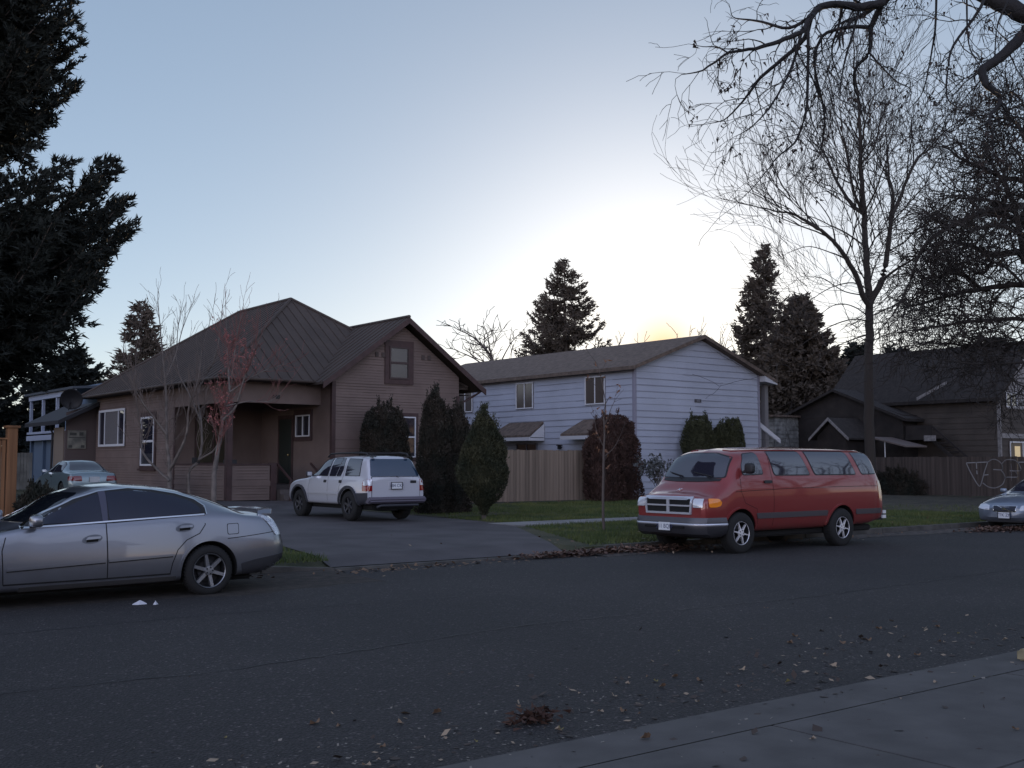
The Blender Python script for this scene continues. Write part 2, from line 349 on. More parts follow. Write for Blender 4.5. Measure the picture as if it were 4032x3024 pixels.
def window(parent, o, d, nrm, z0, wd, h, frame=SOCK, trim=None, fw=.05, split='v', sill=False, pane=GLASS_L, curtain=None, tw=.11):
    """one window: the pane is the part, its frame, trim and sill its pieces. o=(x,y) left end seen from outside, d along"""
    O = Vector((*o, z0)); D = Vector((*d, 0)); N = Vector((*nrm, 0)); Z = Vector((0, 0, 1))
    def bx(b, a0, a1, c0, c1, n0, n1):
        ps = [O + D * a + N * n_ + Z * c for c in (c0, c1) for a, n_ in ((a0, n0), (a1, n0), (a1, n1), (a0, n1))]
        k = len(b.v); b.v += [tuple(p) for p in ps]
        b.f += [tuple(k+i for i in q) for q in ((0,3,2,1),(4,5,6,7),(0,1,5,4),(1,2,6,5),(2,3,7,6),(3,0,4,7))]
    b = MB(); bx(b, 0, wd, 0, h, .02, .045); pn = b.build('window', pane, parent)
    b = MB(); f = fw
    bx(b, 0, wd, 0, f, .047, .085); bx(b, 0, wd, h - f, h, .047, .085); bx(b, 0, f, f, h - f, .047, .085); bx(b, wd - f, wd, f, h - f, .047, .085)
    if split == 'v': bx(b, wd/2 - f*.5, wd/2 + f*.5, f, h - f, .047, .08)
    if split == 'h': bx(b, f, wd - f, h*.5 - f*.6, h*.5 + f*.6, .047, .08)
    if split == 'vv':
        for t in (.24, .76): bx(b, wd*t - f*.4, wd*t + f*.4, f, h - f, .047, .08)
    b.build('frame', frame, pn, bevel=.006)
    if trim:
        b = MB(); t = tw
        bx(b, -t, wd + t, h, h + t * 1.2, .02, .065); bx(b, -t, 0, -t, h, .02, .062); bx(b, wd, wd + t, -t, h, .02, .062)
        bx(b, 0, wd, -t, 0, .02, .06)
        if sill: bx(b, -t * 1.4, wd + t * 1.4, -t * 1.2, -t * .7, .066, .12)
        b.build('trim', trim, pn, bevel=.004)
    if curtain:
        b = MB()
        for k in range(int(wd * .46 / .06)): bx(b, wd * .27 + k*.06, wd * .27 + k*.06 + .045, h*.04, h*.97, .0455, .0465 + .0004 * (k % 2))
        b.build('curtain', curtain, pn)
    return pn
def text_mesh(name, s, size, m, parent, o, d, nrm, thick=.004, bold=0):
    cu = bpy.data.curves.new(name, 'FONT'); cu.body = s; cu.size = size; cu.extrude = thick; cu.offset = bold; cu.align_x = 'CENTER'; cu.align_y = 'CENTER'
    ob = bpy.data.objects.new('tmp', cu); COL.objects.link(ob); bpy.context.view_layer.update()
    me = bpy.data.meshes.new_from_object(ob.evaluated_get(bpy.context.evaluated_depsgraph_get()))
    bpy.data.objects.remove(ob); D = Vector(d); N = Vector(nrm); U = N.cross(D)
    M = Matrix(((D.x, U.x, N.x, o[0]), (D.y, U.y, N.y, o[1]), (D.z, U.z, N.z, o[2]), (0, 0, 0, 1))); me.transform(M); me.materials.clear()
    return link(name, me, m, parent)
# ------------------------------------------------------------------ brown house
WALLB = mat('taupe_paint', (.162, .117, .101), .75, noise=(1.2, .12), bump=(35, .15, .01))
TRIMB = mat('maroon_trim', (.055, .028, .026), .6, noise=(4, .2))
ROOFM = mat('brown_metal_roof', (.062, .045, .036), .75, 0, noise=(1.2, .12))
SOFF = mat('soffit', (.045, .036, .034), .8)
CURT = mat('curtain', (.16, .15, .15), .9)
H = thing('brown_house', 'single storey brown house with standing seam hip roof, front gable and recessed corner porch', 'house', (18, 40, .3))
X0, X1 = 16.18, 25.48; VP = 37.21; VG = 36.32; VB = 51.76; XR = 19.83; VPB = 42.26; ZE = 4.75
b = MB()   # solid cores behind the boards
b.box((X0 + .02, VPB + .02, 0), (X1 - .02, VB - .02, ZE)); b.box((XR + .02, VG + .02, 0), (X1 - .02, VPB + .03, ZE))
b.poly([(XR, VG + .03, ZE - .1), (X1, VG + .03, ZE - .1), (22.86, VG + .03, 7.0)])
sl_ = .715
def gx(z):
    if z < ZE - .25: return [(0, X1 - XR)]
    hw = (7.02 - z) / sl_ ; return [(max(0, 22.86 - XR - hw), min(X1 - XR, 22.86 - XR + hw))]
siding(b, (XR, VG), (1, 0), (0, -1), .5, 6.95, .105, gx)
siding(b, (XR, VPB), (0, -1), (-1, 0), .5, ZE, .105, lambda z: [(0, VPB - VG)])
siding(b, (X0, VB), (0, -1), (-1, 0), .5, ZE, .105, lambda z: [(0, VB - VPB)])
siding(b, (X0, VPB), (1, 0), (0, -1), .9, ZE, .2, lambda z: [(0, XR - X0)])
siding(b, (X1, VG), (0, 1), (1, 0), .5, ZE, .105, lambda z: [(0, VB - VG)])
# porch side and front low walls and the beam above
for z0, z1 in ((.42, 1.70),):
    b.box((X0 + .02, VP + .02, z0), (X0 + .14, VPB, z1 - .03)); b.box((X0 + .02, VP + .02, z0), (17.8, VP + .14, z1 - .03))
    siding(b, (X0, VPB), (0, -1), (-1, 0), z0, z1 - .04, .105, lambda z: [(0, VPB - VP)])
    siding(b, (X0, VP), (1, 0), (0, -1), z0, z1 - .04, .105, lambda z: [(0, 1.62)])
b.box((X0 - .03, VP - .03, .92), (17.86, VP + .01, 1.1)); b.box((X0 - .03, VP + .012, .92), (X0 + .01, VPB, 1.1))
b.box((X0, VP, 3.9), (XR, VP + .2, ZE)); b.box((X0, VP + .2, 3.9), (X0 + .2, VPB, ZE))
b.build('wall', WALLB, H)
SHADEB = mat('brown_lap_shadow', (.105, .076, .065), .9)  # darker taupe standing for the shade under each lap
lap_shadows(H, (XR, VG), (1, 0), (0, -1), .5, 6.9, .105, gx, SHADEB, .010, 5, .6)
lap_shadows(H, (X0, VB), (0, -1), (-1, 0), .5, ZE, .105, lambda z: [(0, VB - VPB)], SHADEB, .010, 6, .6)
lap_shadows(H, (X0, VPB), (0, -1), (-1, 0), .42, 1.6, .105, lambda z: [(0, VPB - VP - .3)], SHADEB, .012, 7)
lap_shadows(H, (X0 + .32, VP), (1, 0), (0, -1), .42, 1.6, .105, lambda z: [(0, 1.25)], SHADEB, .012, 8)
b = MB()
b.box((X0 + .2, VP + .2, .78), (XR, VPB, .93)); b.build('porch_floor', SOFF, H); b = MB(); b.box((X0 + .2, VP + .2, 4.62), (XR, VPB, 4.70)); b.build('porch_ceiling', SOFF, H)
b = MB(); b.box((X0 - .04, VP - .05, 1.66), (17.9, VP + .18, 1.72)); b.box((X0 - .04, VP + .18, 1.66), (X0 + .18, VPB, 1.72)); b.build('porch_rail', TRIMB, H, bevel=.008)
for (a, c) in ((X0 + .01, VP + .01), ):
    b = MB(); b.box((a - .06, c - .08, .35), (a + .15, c + .14, 3.895)); b.build('porch_post', TRIMB, H, bevel=.01)
b = MB(); b.box((17.82, VP - .04, .35), (18.06, VP + .2, 1.75)); b.build('porch_post', TRIMB, H, bevel=.01)
b = MB()
for k in range(3): b.box((18.1, VP - .25 - .3 * k, .3), (19.5, VP + .1 - .3 * k, .78 - .17 * k))
b.build('step', mat('porch_steps', (.10, .085, .08), .8), H, bevel=.01)
for u in (18.1, 19.46):
    b = MB(); b.box((u, VP - 1.05, .38), (u + .08, VP - .97, 1.15)); b.prism([(u, VP - 1.02, 1.1), (u, VP - 1.02, 1.17), (u, VP + .1, 1.75), (u, VP + .1, 1.68)], (.07, 0, 0)); b.build('handrail', TRIMB, H)
# corner boards, window surrounds
b = MB(); b.prism([(XR - .036, VG - .035, .4), (XR + .12, VG - .035, .4), (XR + .12, VG - .002, .4), (XR - .003, VG - .002, .4), (XR - .003, VG + .12, .4), (XR - .036, VG + .12, .4)], (0, 0, ZE - .4)); b.build('corner_board', TRIMB, H)
b = MB(); b.box((X1 - .12, VG - .035, .4), (X1 + .03, VG - .002, ZE - .35)); b.build('corner_board', TRIMB, H)
b = MB(); b.box((X0 - .036, VPB - .12, .4), (X0 - .003, VPB + .02, 3.9)); b.build('corner_board', TRIMB, H)
dr = MB(); dr.box((XR - .05, 39.5, .95), (XR - .022, 40.55, 3.45)); d_ = dr.build('door', mat('dark_door', (.012, .018, .014), .45), H)
b = MB(); b.lathe([(0, 0), (.035, .0), (.045, .03), (.03, .06), (0, .07)], 12, c=(XR - .1, 39.62, 2.05)); b.build('handle', mat('brass', (.6, .45, .2), .3, 1), d_, smooth=True)
b = MB(); b.box((XR - .045, 39.38, .95), (XR - .024, 39.5, 3.6)); b.box((XR - .045, 40.55, .95), (XR - .024, 40.67, 3.6)); b.box((XR - .045, 39.5, 3.45), (XR - .024, 40.55, 3.6)); b.build('door_trim', TRIMB, d_)
window(H, (XR, 39.12), (0, -1), (-1, 0), 2.74, 1.15, .83, trim=TRIMB, split='v', tw=.16)
window(H, (22.22, VG), (1, 0), (0, -1), 4.93, .9, 1.26, frame=mat('sash_brown', (.05, .028, .026), .5), trim=TRIMB, fw=.07, split='h', tw=.19, pane=mat('attic_glass', (.05, .045, .045), .15, spec=.7))
window(H, (22.45, VG), (1, 0), (0, -1), 1.95, .97, 1.56, trim=TRIMB, split='h', tw=.12)
window(H, (X0, 51.25), (0, -1), (-1, 0), 2.46, 3.45, 1.63, split='vv', fw=.1, curtain=CURT)
window(H, (X0, 45.8), (0, -1), (-1, 0), 1.62, 1.5, 2.0, trim=TRIMB, split='h', fw=.075, sill=True, tw=.16)
window(H, (17.0, VPB), (1, 0), (0, -1), 1.7, 1.5, 1.9, frame=TRIMB, split='v', pane=mat('porch_glass', (.05, .045, .03), .15), fw=.06)
for u in (21.62, 21.9, 23.7, 23.98): b = MB(); b.box((u, VG - .05, 5.75), (u + .13, VG - .02, 5.93)); b.build('gable_vent', mat('vent_dark', (.075, .056, .05), .8), H)
# roof: hip with a short ridge, seams run up the slopes
EU0, EU1, EV0, EV1 = 15.58, 26.1, 36.55, 52.3; MU = (EU0 + EU1) / 2; HP = 8.5; sl2 = (HP - ZE) / (MU - EU0)
V1r, V2r = 41.8, 46.9
A = (EU0, EV0, ZE); B_ = (EU1, EV0, ZE); C_ = (EU1, EV1, ZE); D_ = (EU0, EV1, ZE); P1 = (MU, V1r, HP); P2 = (MU, V2r, HP)
rf = MB(); slab(rf, [A, B_, P1], .08); slab(rf, [B_, C_, P2, P1], .08); slab(rf, [C_, D_, P2], .08); slab(rf, [D_, A, P1, P2], .08)
def seams(b, pts, flip, step=.42):
    "flip=True: seams run along X (side slopes), spaced in Y"
    p2 = [((p[1], p[0]) if flip else (p[0], p[1])) for p in pts]
    n_ = (Vector(pts[1]) - Vector(pts[0])).cross(Vector(pts[2]) - Vector(pts[0])).normalized()
    if n_.z < 0: n_ = -n_
    zz = lambda x, y: pts[0][2] - (n_.x * (x - pts[0][0]) + n_.y * (y - pts[0][1])) / n_.z
    lo, hi = min(p[0] for p in p2), max(p[0] for p in p2); a = lo + step * .5
    while a < hi:
        r = clipx(p2, a)
        if r and r[1] - r[0] > .15:
            e = [(r[0], a) if flip else (a, r[0]), (r[1], a) if flip else (a, r[1])]
            q = [Vector((x, y, zz(x, y))) for x, y in e]; s_ = Vector((0, .022, 0)) if flip else Vector((.022, 0, 0)); h_ = n_ * .03
            k = len(b.v); b.v += [tuple(v) for v in (q[0]-s_, q[0]+s_, q[1]+s_, q[1]-s_, q[0]-s_+h_, q[0]+s_+h_, q[1]+s_+h_, q[1]-s_+h_)]
            b.f += [tuple(k+i for i in t) for t in ((4,5,6,7),(0,1,5,4),(1,2,6,5),(2,3,7,6),(3,0,4,7))]
        a += step
seams(rf, [A, B_, P1], False); seams(rf, [D_, A, P1, P2], True); seams(rf, [B_, C_, P2, P1], True)
# gable wing roof
GC = 22.86; gp = 7.31; ge = 4.68; gl, gr = 19.2, 26.5; gv = VG - .45
gb = V1r - (gp - ZE) / sl2 * 0 + 1.0
vend = 41.2
L1 = [(gl, gv, ge), (GC, gv, gp), (GC, vend, gp), (gl, vend, ge)]; L2 = [(GC, gv, gp), (gr, gv, ge), (gr, vend, ge), (GC, vend, gp)]
slab(rf, L1, .09); slab(rf, L2, .09); seams(rf, L1, True); seams(rf, L2, True)
for a, c in ((A, P1), (B_, P1), (D_, P2), (C_, P2), (P1, P2), ((GC, gv, gp), (GC, vend, gp))):
    rf.tube([Vector(a) + Vector((0, 0, .02)), Vector(c) + Vector((0, 0, .02))], .07, 6)
rf.build('roof', ROOFM, H)
b = MB()
for p, q in (((gl, gv - .03, ge), (GC, gv - .03, gp)), ((GC, gv - .03, gp), (gr, gv - .03, ge))):
    b.prism([(p[0], p[1], p[2] - .24), (q[0], q[1], q[2] - .24), (q[0], q[1], q[2] - .01), (p[0], p[1], p[2] - .01)], (0, .05, 0))
b.build('bargeboard', TRIMB, H)
b = MB(); b.box((EU0, EV0 + .05, ZE - .1), (gl - .02, VP + .0, ZE - .081)); b.box((EU0 + .0, VP + .01, ZE - .1), (X0 - .04, EV1, ZE - .081)); b.box((X1 + .04, VG + .1, ZE - .3), (EU1, EV1, ZE - .281)); b.build('soffit', SOFF, H)
b = MB(); b.tube([(EU0 - .03, EV0, ZE - .05), (EU0 - .03, EV1, ZE - .05)], .055, 8); b.tube([(EU0, EV0 - .04, ZE - .05), (gl - .1, EV0 - .04, ZE - .05)], .055, 8); b.build('gutter', ROOFM, H)
b = MB(); b.tube([(26.45, gv + .3, 4.6), (26.4, gv + .5, 4.5), (25.75, VG + .12, 4.15), (25.58, VG + .1, 4.0), (25.58, VG + .1, .5)], .04, 8); b.build('downpipe', TRIMB, H, smooth=True)
text_mesh('house_number', '648', .21, mat('black_numbers', (.01, .01, .01), .5), H, (18.0, VP - .012, 4.13), (1, 0, 0), (0, -1, 0), .008, .008)
# things on the porch
t = thing('patio_chair', 'dark patio chair seen over the porch rail beside the corner post', 'chair', (16.75, 37.9, .93))
b = MB(); b.box((16.5, 37.7, 1.33), (17.0, 38.2, 1.38)); b.build('seat', DARK, t)
b = MB(); b.prism([(16.5, 38.2, 1.4), (16.5, 38.26, 1.86), (16.5, 38.3, 1.86), (16.5, 38.24, 1.4)], (.5, 0, 0)); b.build('backrest', DARK, t)
for x in (16.52, 16.96):
    for y in (37.72, 38.16): b = MB(); b.tube([(x, y, .93), (x, y, 1.34)], .015, 6); b.build('leg', DARK, t)
t = thing('planter_box', 'dark square planter on the side porch ledge by the stems of the bare tree', 'planter', (16.3, 40.4, 1.72))
b = MB(); b.prism([(16.2, 40.2, 1.72), (16.4, 40.2, 1.72), (16.4, 40.5, 1.72), (16.2, 40.5, 1.72)], (0, 0, .22)); b.build('box', DARK, t, bevel=.01)
b = MB(); b.box((16.22, 40.22, 1.925), (16.38, 40.48, 1.945)); b.build('soil', SOIL, t)
# lean-to on the far left side
LT = thing('lean_to', 'tan lean-to with a sloping dark roof and pale door against the brown house', 'lean-to', (15, 52, .4))
LW = mat('leanto_brown', (.10, .075, .07), .8); LW2 = mat('leanto_tan', (.20, .16, .125), .8)
b = MB(); b.box((14.83, 51.8, .3), (X0 + .1, 53.6, 3.2)); b.poly([(14.83, 51.79, 3.2), (X0 + .1, 51.79, 3.2), (X0 + .1, 51.79, 4.5), (14.83, 51.79, 4.0)]); b.build('wall', LW, LT)
b = MB(); b.box((14.79, 52.0, .42), (14.826, 53.5, 3.35)); d_ = b.build('door', LW2, LT); b = MB(); b.lathe([(0, -.03), (.04, 0), (0, .04)], 10, c=(14.75, 52.15, 1.5)); b.build('handle', CHROME, d_)
b = MB(); b.prism([(14.35, 51.3, 3.62), (X0 - .05, 51.3, 4.5), (X0 - .05, 56.8, 4.5), (14.35, 56.8, 3.62)], (0, 0, -.18)); b.build('roof', mat('leanto_roofing', (.022, .022, .026), .8), LT)
b = MB(); b.tube([(14.5, 53.2, 3.6), (14.6, 53.4, 3.4), (14.74, 53.5, 3.1), (14.74, 53.62, .5)], .05, 8); b.build('downpipe', mat('downpipe_black', (.015, .015, .018), .6), LT)
t = thing('satellite_dish', 'dark satellite dish on the lean-to roof beside the hip corner', 'satellite dish', (14.9, 51.6, 4.2))
b = MB(); b.tube([(14.9, 51.7, 4.1), (14.92, 51.55, 4.45)], .025, 6); b.build('mast', DARK, t)
M_ = Matrix.Translation((14.95, 51.45, 4.6)) @ Matrix.Rotation(R(-25), 4, 'Z') @ Matrix.Rotation(R(20), 4, 'X')
b = MB(); b.lathe([(0, .1), (.2, .08), (.38, .02), (.47, -.04), (.485, -.035), (.39, .035), (.2, .1), (0, .12)], 28); b.v = [tuple(M_ @ Vector(p)) for p in b.v]; b.build('reflector', mat('dish_grey', (.010, .010, .013), .6), t, smooth=True)
b = MB(); b.tube([M_ @ Vector((0, .1, -.3)), M_ @ Vector((0, -.35, -.35)), M_ @ Vector((0, -.5, -.05))], .012, 5); b.build('feed_arm', DARK, t)
t = thing('wall_sign', 'small weathered notice board with two rows of faded print on the lean-to wall', 'sign', (15.3, 51.75, 2.5))
b = MB(); b.box((14.92, 51.755, 2.38), (15.72, 51.785, 3.2)); b.build('board', mat('sign_board', (.17, .17, .15), .7, noise=(3, .35, (.26, .25, .2))), t)
b = MB(); b.box((14.96, 51.748, 2.86), (15.68, 51.753, 2.9)); b.box((15.0, 51.748, 2.98), (15.3, 51.753, 3.1)); b.box((15.42, 51.748, 2.97), (15.6, 51.753, 3.12)); b.box((14.96, 51.748, 2.42), (15.12, 51.753, 2.54)); b.box((15.5, 51.748, 2.42), (15.66, 51.753, 2.54))
b.build('print', mat('sign_print', (.06, .06, .055), .8), t)
# ------------------------------------------------------------------ pale blue two storey house
BW = mat('pale_blue_siding', (.385, .408, .478), .7, noise=(.6, .08), bump=(30, .1, .01))
DSH = mat('dark_shingles', (.026, .021, .019), .95, noise=(5, .3), bump=(22, .8, .03))
SHN = mat('brown_shingles', (.125, .092, .072), .9, noise=(5, .3), bump=(22, .8, .03))
BT = mat('white_trim', (.5, .5, .52), .6)
BH = thing('blue_house', 'pale blue two storey apartment house with low brown gable roof and lap siding', 'house', (36, 38, .35))
U0, U1, W0, W1 = 32.9, 40.95, 33.98, 52.0; ZC = 5.83; uc = 36.93; zr = 7.3
b = MB(); b.box((U0 + .03, W0 + .03, .2), (U1 - .03, W1, ZC - .03)); b.poly([(U0, W0 + .03, ZC - .1), (U1, W0 + .03, ZC - .1), (uc, W0 + .03, zr - .1)])
slp = (zr - ZC) / (uc - U0)
def gb_(z):
    if z < ZC: return [(0, U1 - U0)]
    hw = (zr - z) / slp; return [(uc - U0 - hw, uc - U0 + hw)]
siding(b, (U0, W0), (1, 0), (0, -1), .4, zr - .1, .275, gb_, .022)
siding(b, (U0, W1), (0, -1), (-1, 0), .4, ZC, .275, lambda z: [(0, W1 - W0)], .022)
b.build('wall', BW, BH)
SHADEM = mat('siding_lap_shadow', (.26, .27, .32), .9)  # darker blue-grey painted as the shade line below each board
lap_shadows(BH, (U0, W0), (1, 0), (0, -1), .4, zr - .1, .275, gb_, SHADEM, .026, 3)
lap_shadows(BH, (U0, W1), (0, -1), (-1, 0), .4, ZC, .275, lambda z: [(0, W1 - W0)], SHADEM, .026, 4, .65)
CG = mat('corner_grey', (.24, .23, .28), .7)
b = MB(); b.prism([(U0 - .034, W0 - .036, .4), (U0 + .1, W0 - .036, .4), (U0 + .1, W0 - .004, .4), (U0 - .004, W0 - .004, .4), (U0 - .004, W0 + .1, .4), (U0 - .034, W0 + .1, .4)], (0, 0, ZC - .4)); b.build('corner_board', CG, BH)
b = MB(); b.box((U1 - .1, W0 - .036, .4), (U1 + .03, W0 - .004, ZC)); b.build('corner_board', CG, BH)
ov = .35; b = MB()
q = lambda u, z, v0=W0 - .38, v1=W1 + .4: ((u, v0, z), (u, v1, z))
eL, eR = U0 - ov, U1 + 1.2 * ov + .5; zl, zR = ZC - ov * slp + .12, zr + .12 - (eR - uc) * slp
b.prism([(eL, W0 - .38, zl), (uc, W0 - .38, zr + .12), (uc, W1, zr + .12), (eL, W1, zl)], (0, 0, -.16))
b.prism([(uc, W0 - .38, zr + .12), (eR, W0 - .38, zR), (eR, W1, zR), (uc, W1, zr + .12)], (0, 0, -.16))
b.build('roof', SHN, BH)
b = MB(); zsh = [(U1 + .03, W0 - .36, zR + .2), (eR, W0 - .36, zR - .05), (eR, W0 - .36, zR - .22), (U1 + .03, W0 - .36, zR - .1)]; b.prism(zsh, (0, 8, 0)); b.build('soffit', BT, BH)
b = MB(); b.box((U1 + .55, W0 + .1, .4), (U1 + .8, W0 + .35, zR - .2)); b.build('porch_post', mat('grey_post', (.17, .16, .16), .7), BH, bevel=.01)
b = MB(); b.box((U1 + .03, W0 + .6, 2.5), (U1 + .9, W1, 2.7)); b.box((U1 + .78, W0 + .6, 2.7), (U1 + .86, W1, 3.5)); b.prism([(U1 + .05, W0 + .3, 3.6), (U1 + .05, W0 + .3, 3.85), (U1 + .9, W0 - .5, 2.85), (U1 + .9, W0 - .5, 2.65)], (0, .08, 0)); b.build('stair_rail', BT, BH)
WG = mat('curtained_glass', (.075, .06, .052), .18, spec=.9)
window(BH, (U0, 37.05), (0, -1), (-1, 0), 4.3, 1.3, 1.24, pane=WG)
window(BH, (U0, 42.03), (0, -1), (-1, 0), 4.3, 1.3, 1.24, pane=WG)
window(BH, (U0, 46.9), (0, -1), (-1, 0), 4.3, 1.3, 1.24, pane=WG)
DG = mat('dark_glass', (.02, .02, .03), .1)
for vv in (42.0, 36.6, 47.2):
    b = MB(); vt = vv - 2.1     # entry canopy: lean-to hip over each ground floor bay
    lo, hi = 3.02, 3.66
    b.prism([(U0 - .02, vt + .1, hi), (U0 - .02, vv + .6, hi), (U0 - .95, vv + 1.1, lo), (U0 - .95, vt - .0, lo)], (0, 0, -.1))
    b.prism([(U0 - .02, vv + .6, hi), (U0 - .02, vv + 1.5, lo), (U0 - .95, vv + 1.1, lo)], (0, 0, -.08))
    b.build('canopy', SHN, BH)
    b = MB(); b.prism([(U0 - .04, vt + .02, hi - .12), (U0 - .9, vt + .02, lo - .1), (U0 - .04, vt + .02, lo - .1)], (0, .04, 0)); b.box((U0 - .98, vt, lo - .26), (U0 - .9, vv + 1.1, lo - .1)); b.box((U0 - .9, vt + .0, lo - .26), (U0 - .05, vt + .06, lo - .13)); b.build('canopy_fascia', BT, BH)
    window(BH, (U0, vv + .0), (0, -1), (-1, 0), 1.5, 1.55, 1.15, pane=DG, frame=mat('grey_frame', (.14, .14, .17), .5))
t = thing('house_plaque', 'small dark number plaque on the blue gable wall', 'plaque', (36.9, 33.9, 4.4))
b = MB(); b.box((36.56, 33.93, 4.42), (36.98, 33.955, 4.56)); b.build('plate', mat('plaque_dark', (.05, .045, .055), .5), t, bevel=.005)
text_mesh('number', '652', .12, mat('plaque_text', (.3, .3, .34), .5), t, (36.77, 33.925, 4.49), (1, 0, 0), (0, -1, 0), .003)
t = thing('porch_lantern', 'small black wall lantern beside the right canopy of the blue house', 'lamp', (32.7, 38.0, 2.5))
b = MB(); b.box((32.66, 38.62, 2.36), (32.8, 38.76, 2.52)); b.prism([(32.62, 38.58, 2.52), (32.84, 38.58, 2.52), (32.84, 38.8, 2.52), (32.62, 38.8, 2.52)], (0, 0, .04)); b.box((32.8, 38.66, 2.4), (32.88, 38.72, 2.46)); b.build('housing', DARK, t, bevel=.01)
# ------------------------------------------------------------------ cars
def pchip(xs, ys, x):
    xs = np.asarray(xs, float); ys = np.asarray(ys, float); h = np.diff(xs); d = np.diff(ys) / h; m = np.zeros(len(xs))
    for i in range(1, len(xs) - 1):
        if d[i-1] * d[i] > 0: m[i] = 2 * d[i-1] * d[i] / (d[i-1] + d[i])
    m[0], m[-1] = d[0], d[-1]; k = np.clip(np.searchsorted(xs, x) - 1, 0, len(h) - 1)
    t = (x - xs[k]) / h[k]; a = ys[k]; b = ys[k+1]
    return (2*t**3-3*t**2+1)*a + (t**3-2*t**2+t)*h[k]*m[k] + (-2*t**3+3*t**2)*b + (t**3-t**2)*h[k]*m[k+1]
def chaikin(p, n):
    for _ in range(n):
        q = [p[0]]
        for a, b in zip(p[:-1], p[1:]): q += [a * .75 + b * .25, a * .25 + b * .75]
        q.append(p[-1]); p = q
    return p
def loft_body(S, nx=90):
    """S rows: x, zbottom, half width at sill, z of widest line, widest half width, z belt, half width belt, roof drop, half width roof edge, z top"""
    S = np.array(S, float); x0, x1 = S[0, 0], S[-1, 0]
    xs = sorted(set(list(np.round(x0 + (x1 - x0) * (.5 - .5 * np.cos(np.linspace(0, math.pi, nx // 2))), 4)) + list(np.round(np.linspace(x0, x1, nx), 4))))
    V = []; F = []; m = None
    for x in xs:
        zb, wr, zm, wm, zbe, wbe, dr, wt, zt = [float(pchip(S[:, 0], S[:, c], x)) for c in range(1, 10)]
        P = [np.array(p) for p in ((0, zb), (wr * .8, zb), (wr, zb + .02), (wr + (wm - wr) * .7, zb + (zm - zb) * .4), (wm, zm), (wm * .35 + wbe * .65 + .006, zm * .3 + zbe * .7), (wbe, zbe), (wbe * .45 + wt * .55 + .012, zbe * .42 + (zt - dr) * .58), (wt, zt - dr), (wt * .72, zt - dr * .3), (0, zt))]
        H_ = chaikin(P, 3); m = len(H_)
        V += [(x, -p[0], p[1]) for p in H_] + [(x, p[0], p[1]) for p in H_[-2:0:-1]]
    k = 2 * m - 2
    for i in range(len(xs) - 1):
        for j in range(k):
            j2 = (j + 1) % k; F.append((i*k+j, i*k+j2, (i+1)*k+j2, (i+1)*k+j))
    F.append(tuple(range(k))[::-1]); F.append(tuple((len(xs)-1)*k + j for j in range(k)))
    b = MB(); b.v = V; b.f = F; return b
def boolcut(me, cutters):
    o = bpy.data.objects.new('tmp', me); COL.objects.link(o); cs = []
    for c in cutters:
        co = bpy.data.objects.new('tmpc', c); COL.objects.link(co); cs.append(co)
        md = o.modifiers.new('b', 'BOOLEAN'); md.operation = 'DIFFERENCE'; md.object = co; md.solver = 'EXACT'
        try: md.material_mode = 'TRANSFER'
        except Exception: pass
    bpy.context.view_layer.update()
    r = bpy.data.meshes.new_from_object(o.evaluated_get(bpy.context.evaluated_depsgraph_get()))
    for q in cs + [o]: bpy.data.objects.remove(q)
    return r
def make_body(car, S, pm, arches, name='body', nx=90):
    "arches: (x, z, r, y inner, y outer)"
    b = loft_body(S, nx); me = b.mesh(name)
    bm = bmesh.new(); bm.from_mesh(me); bmesh.ops.recalc_face_normals(bm, faces=bm.faces); bm.to_mesh(me); bvh = BVHTree.FromBMesh(bm); bm.free()
    me.materials.append(pm)
    cut = []
    for x, z, r, yi, yo in arches:
        for s in (-1, 1):
            c = MB(); n = 40; top = []
            prof = [(x + r * math.cos(t), z + r * math.sin(t)) for t in np.linspace(0, math.pi, n)] + [(x - r, z - .8), (x + r, z - .8)]
            c.prism([(p[0], s * yi, p[1]) for p in prof], (0, s * (yo - yi), 0)); cm = c.mesh('c')
            bm = bmesh.new(); bm.from_mesh(cm); bmesh.ops.recalc_face_normals(bm, faces=bm.faces); bm.to_mesh(cm); bm.free(); cm.materials.append(UNDER); cut.append(cm)
    me2 = boolcut(me, cut); o = link(name, me2, None, car, smooth=True); me2.set_sharp_from_angle(angle=R(38))
    return o, bvh
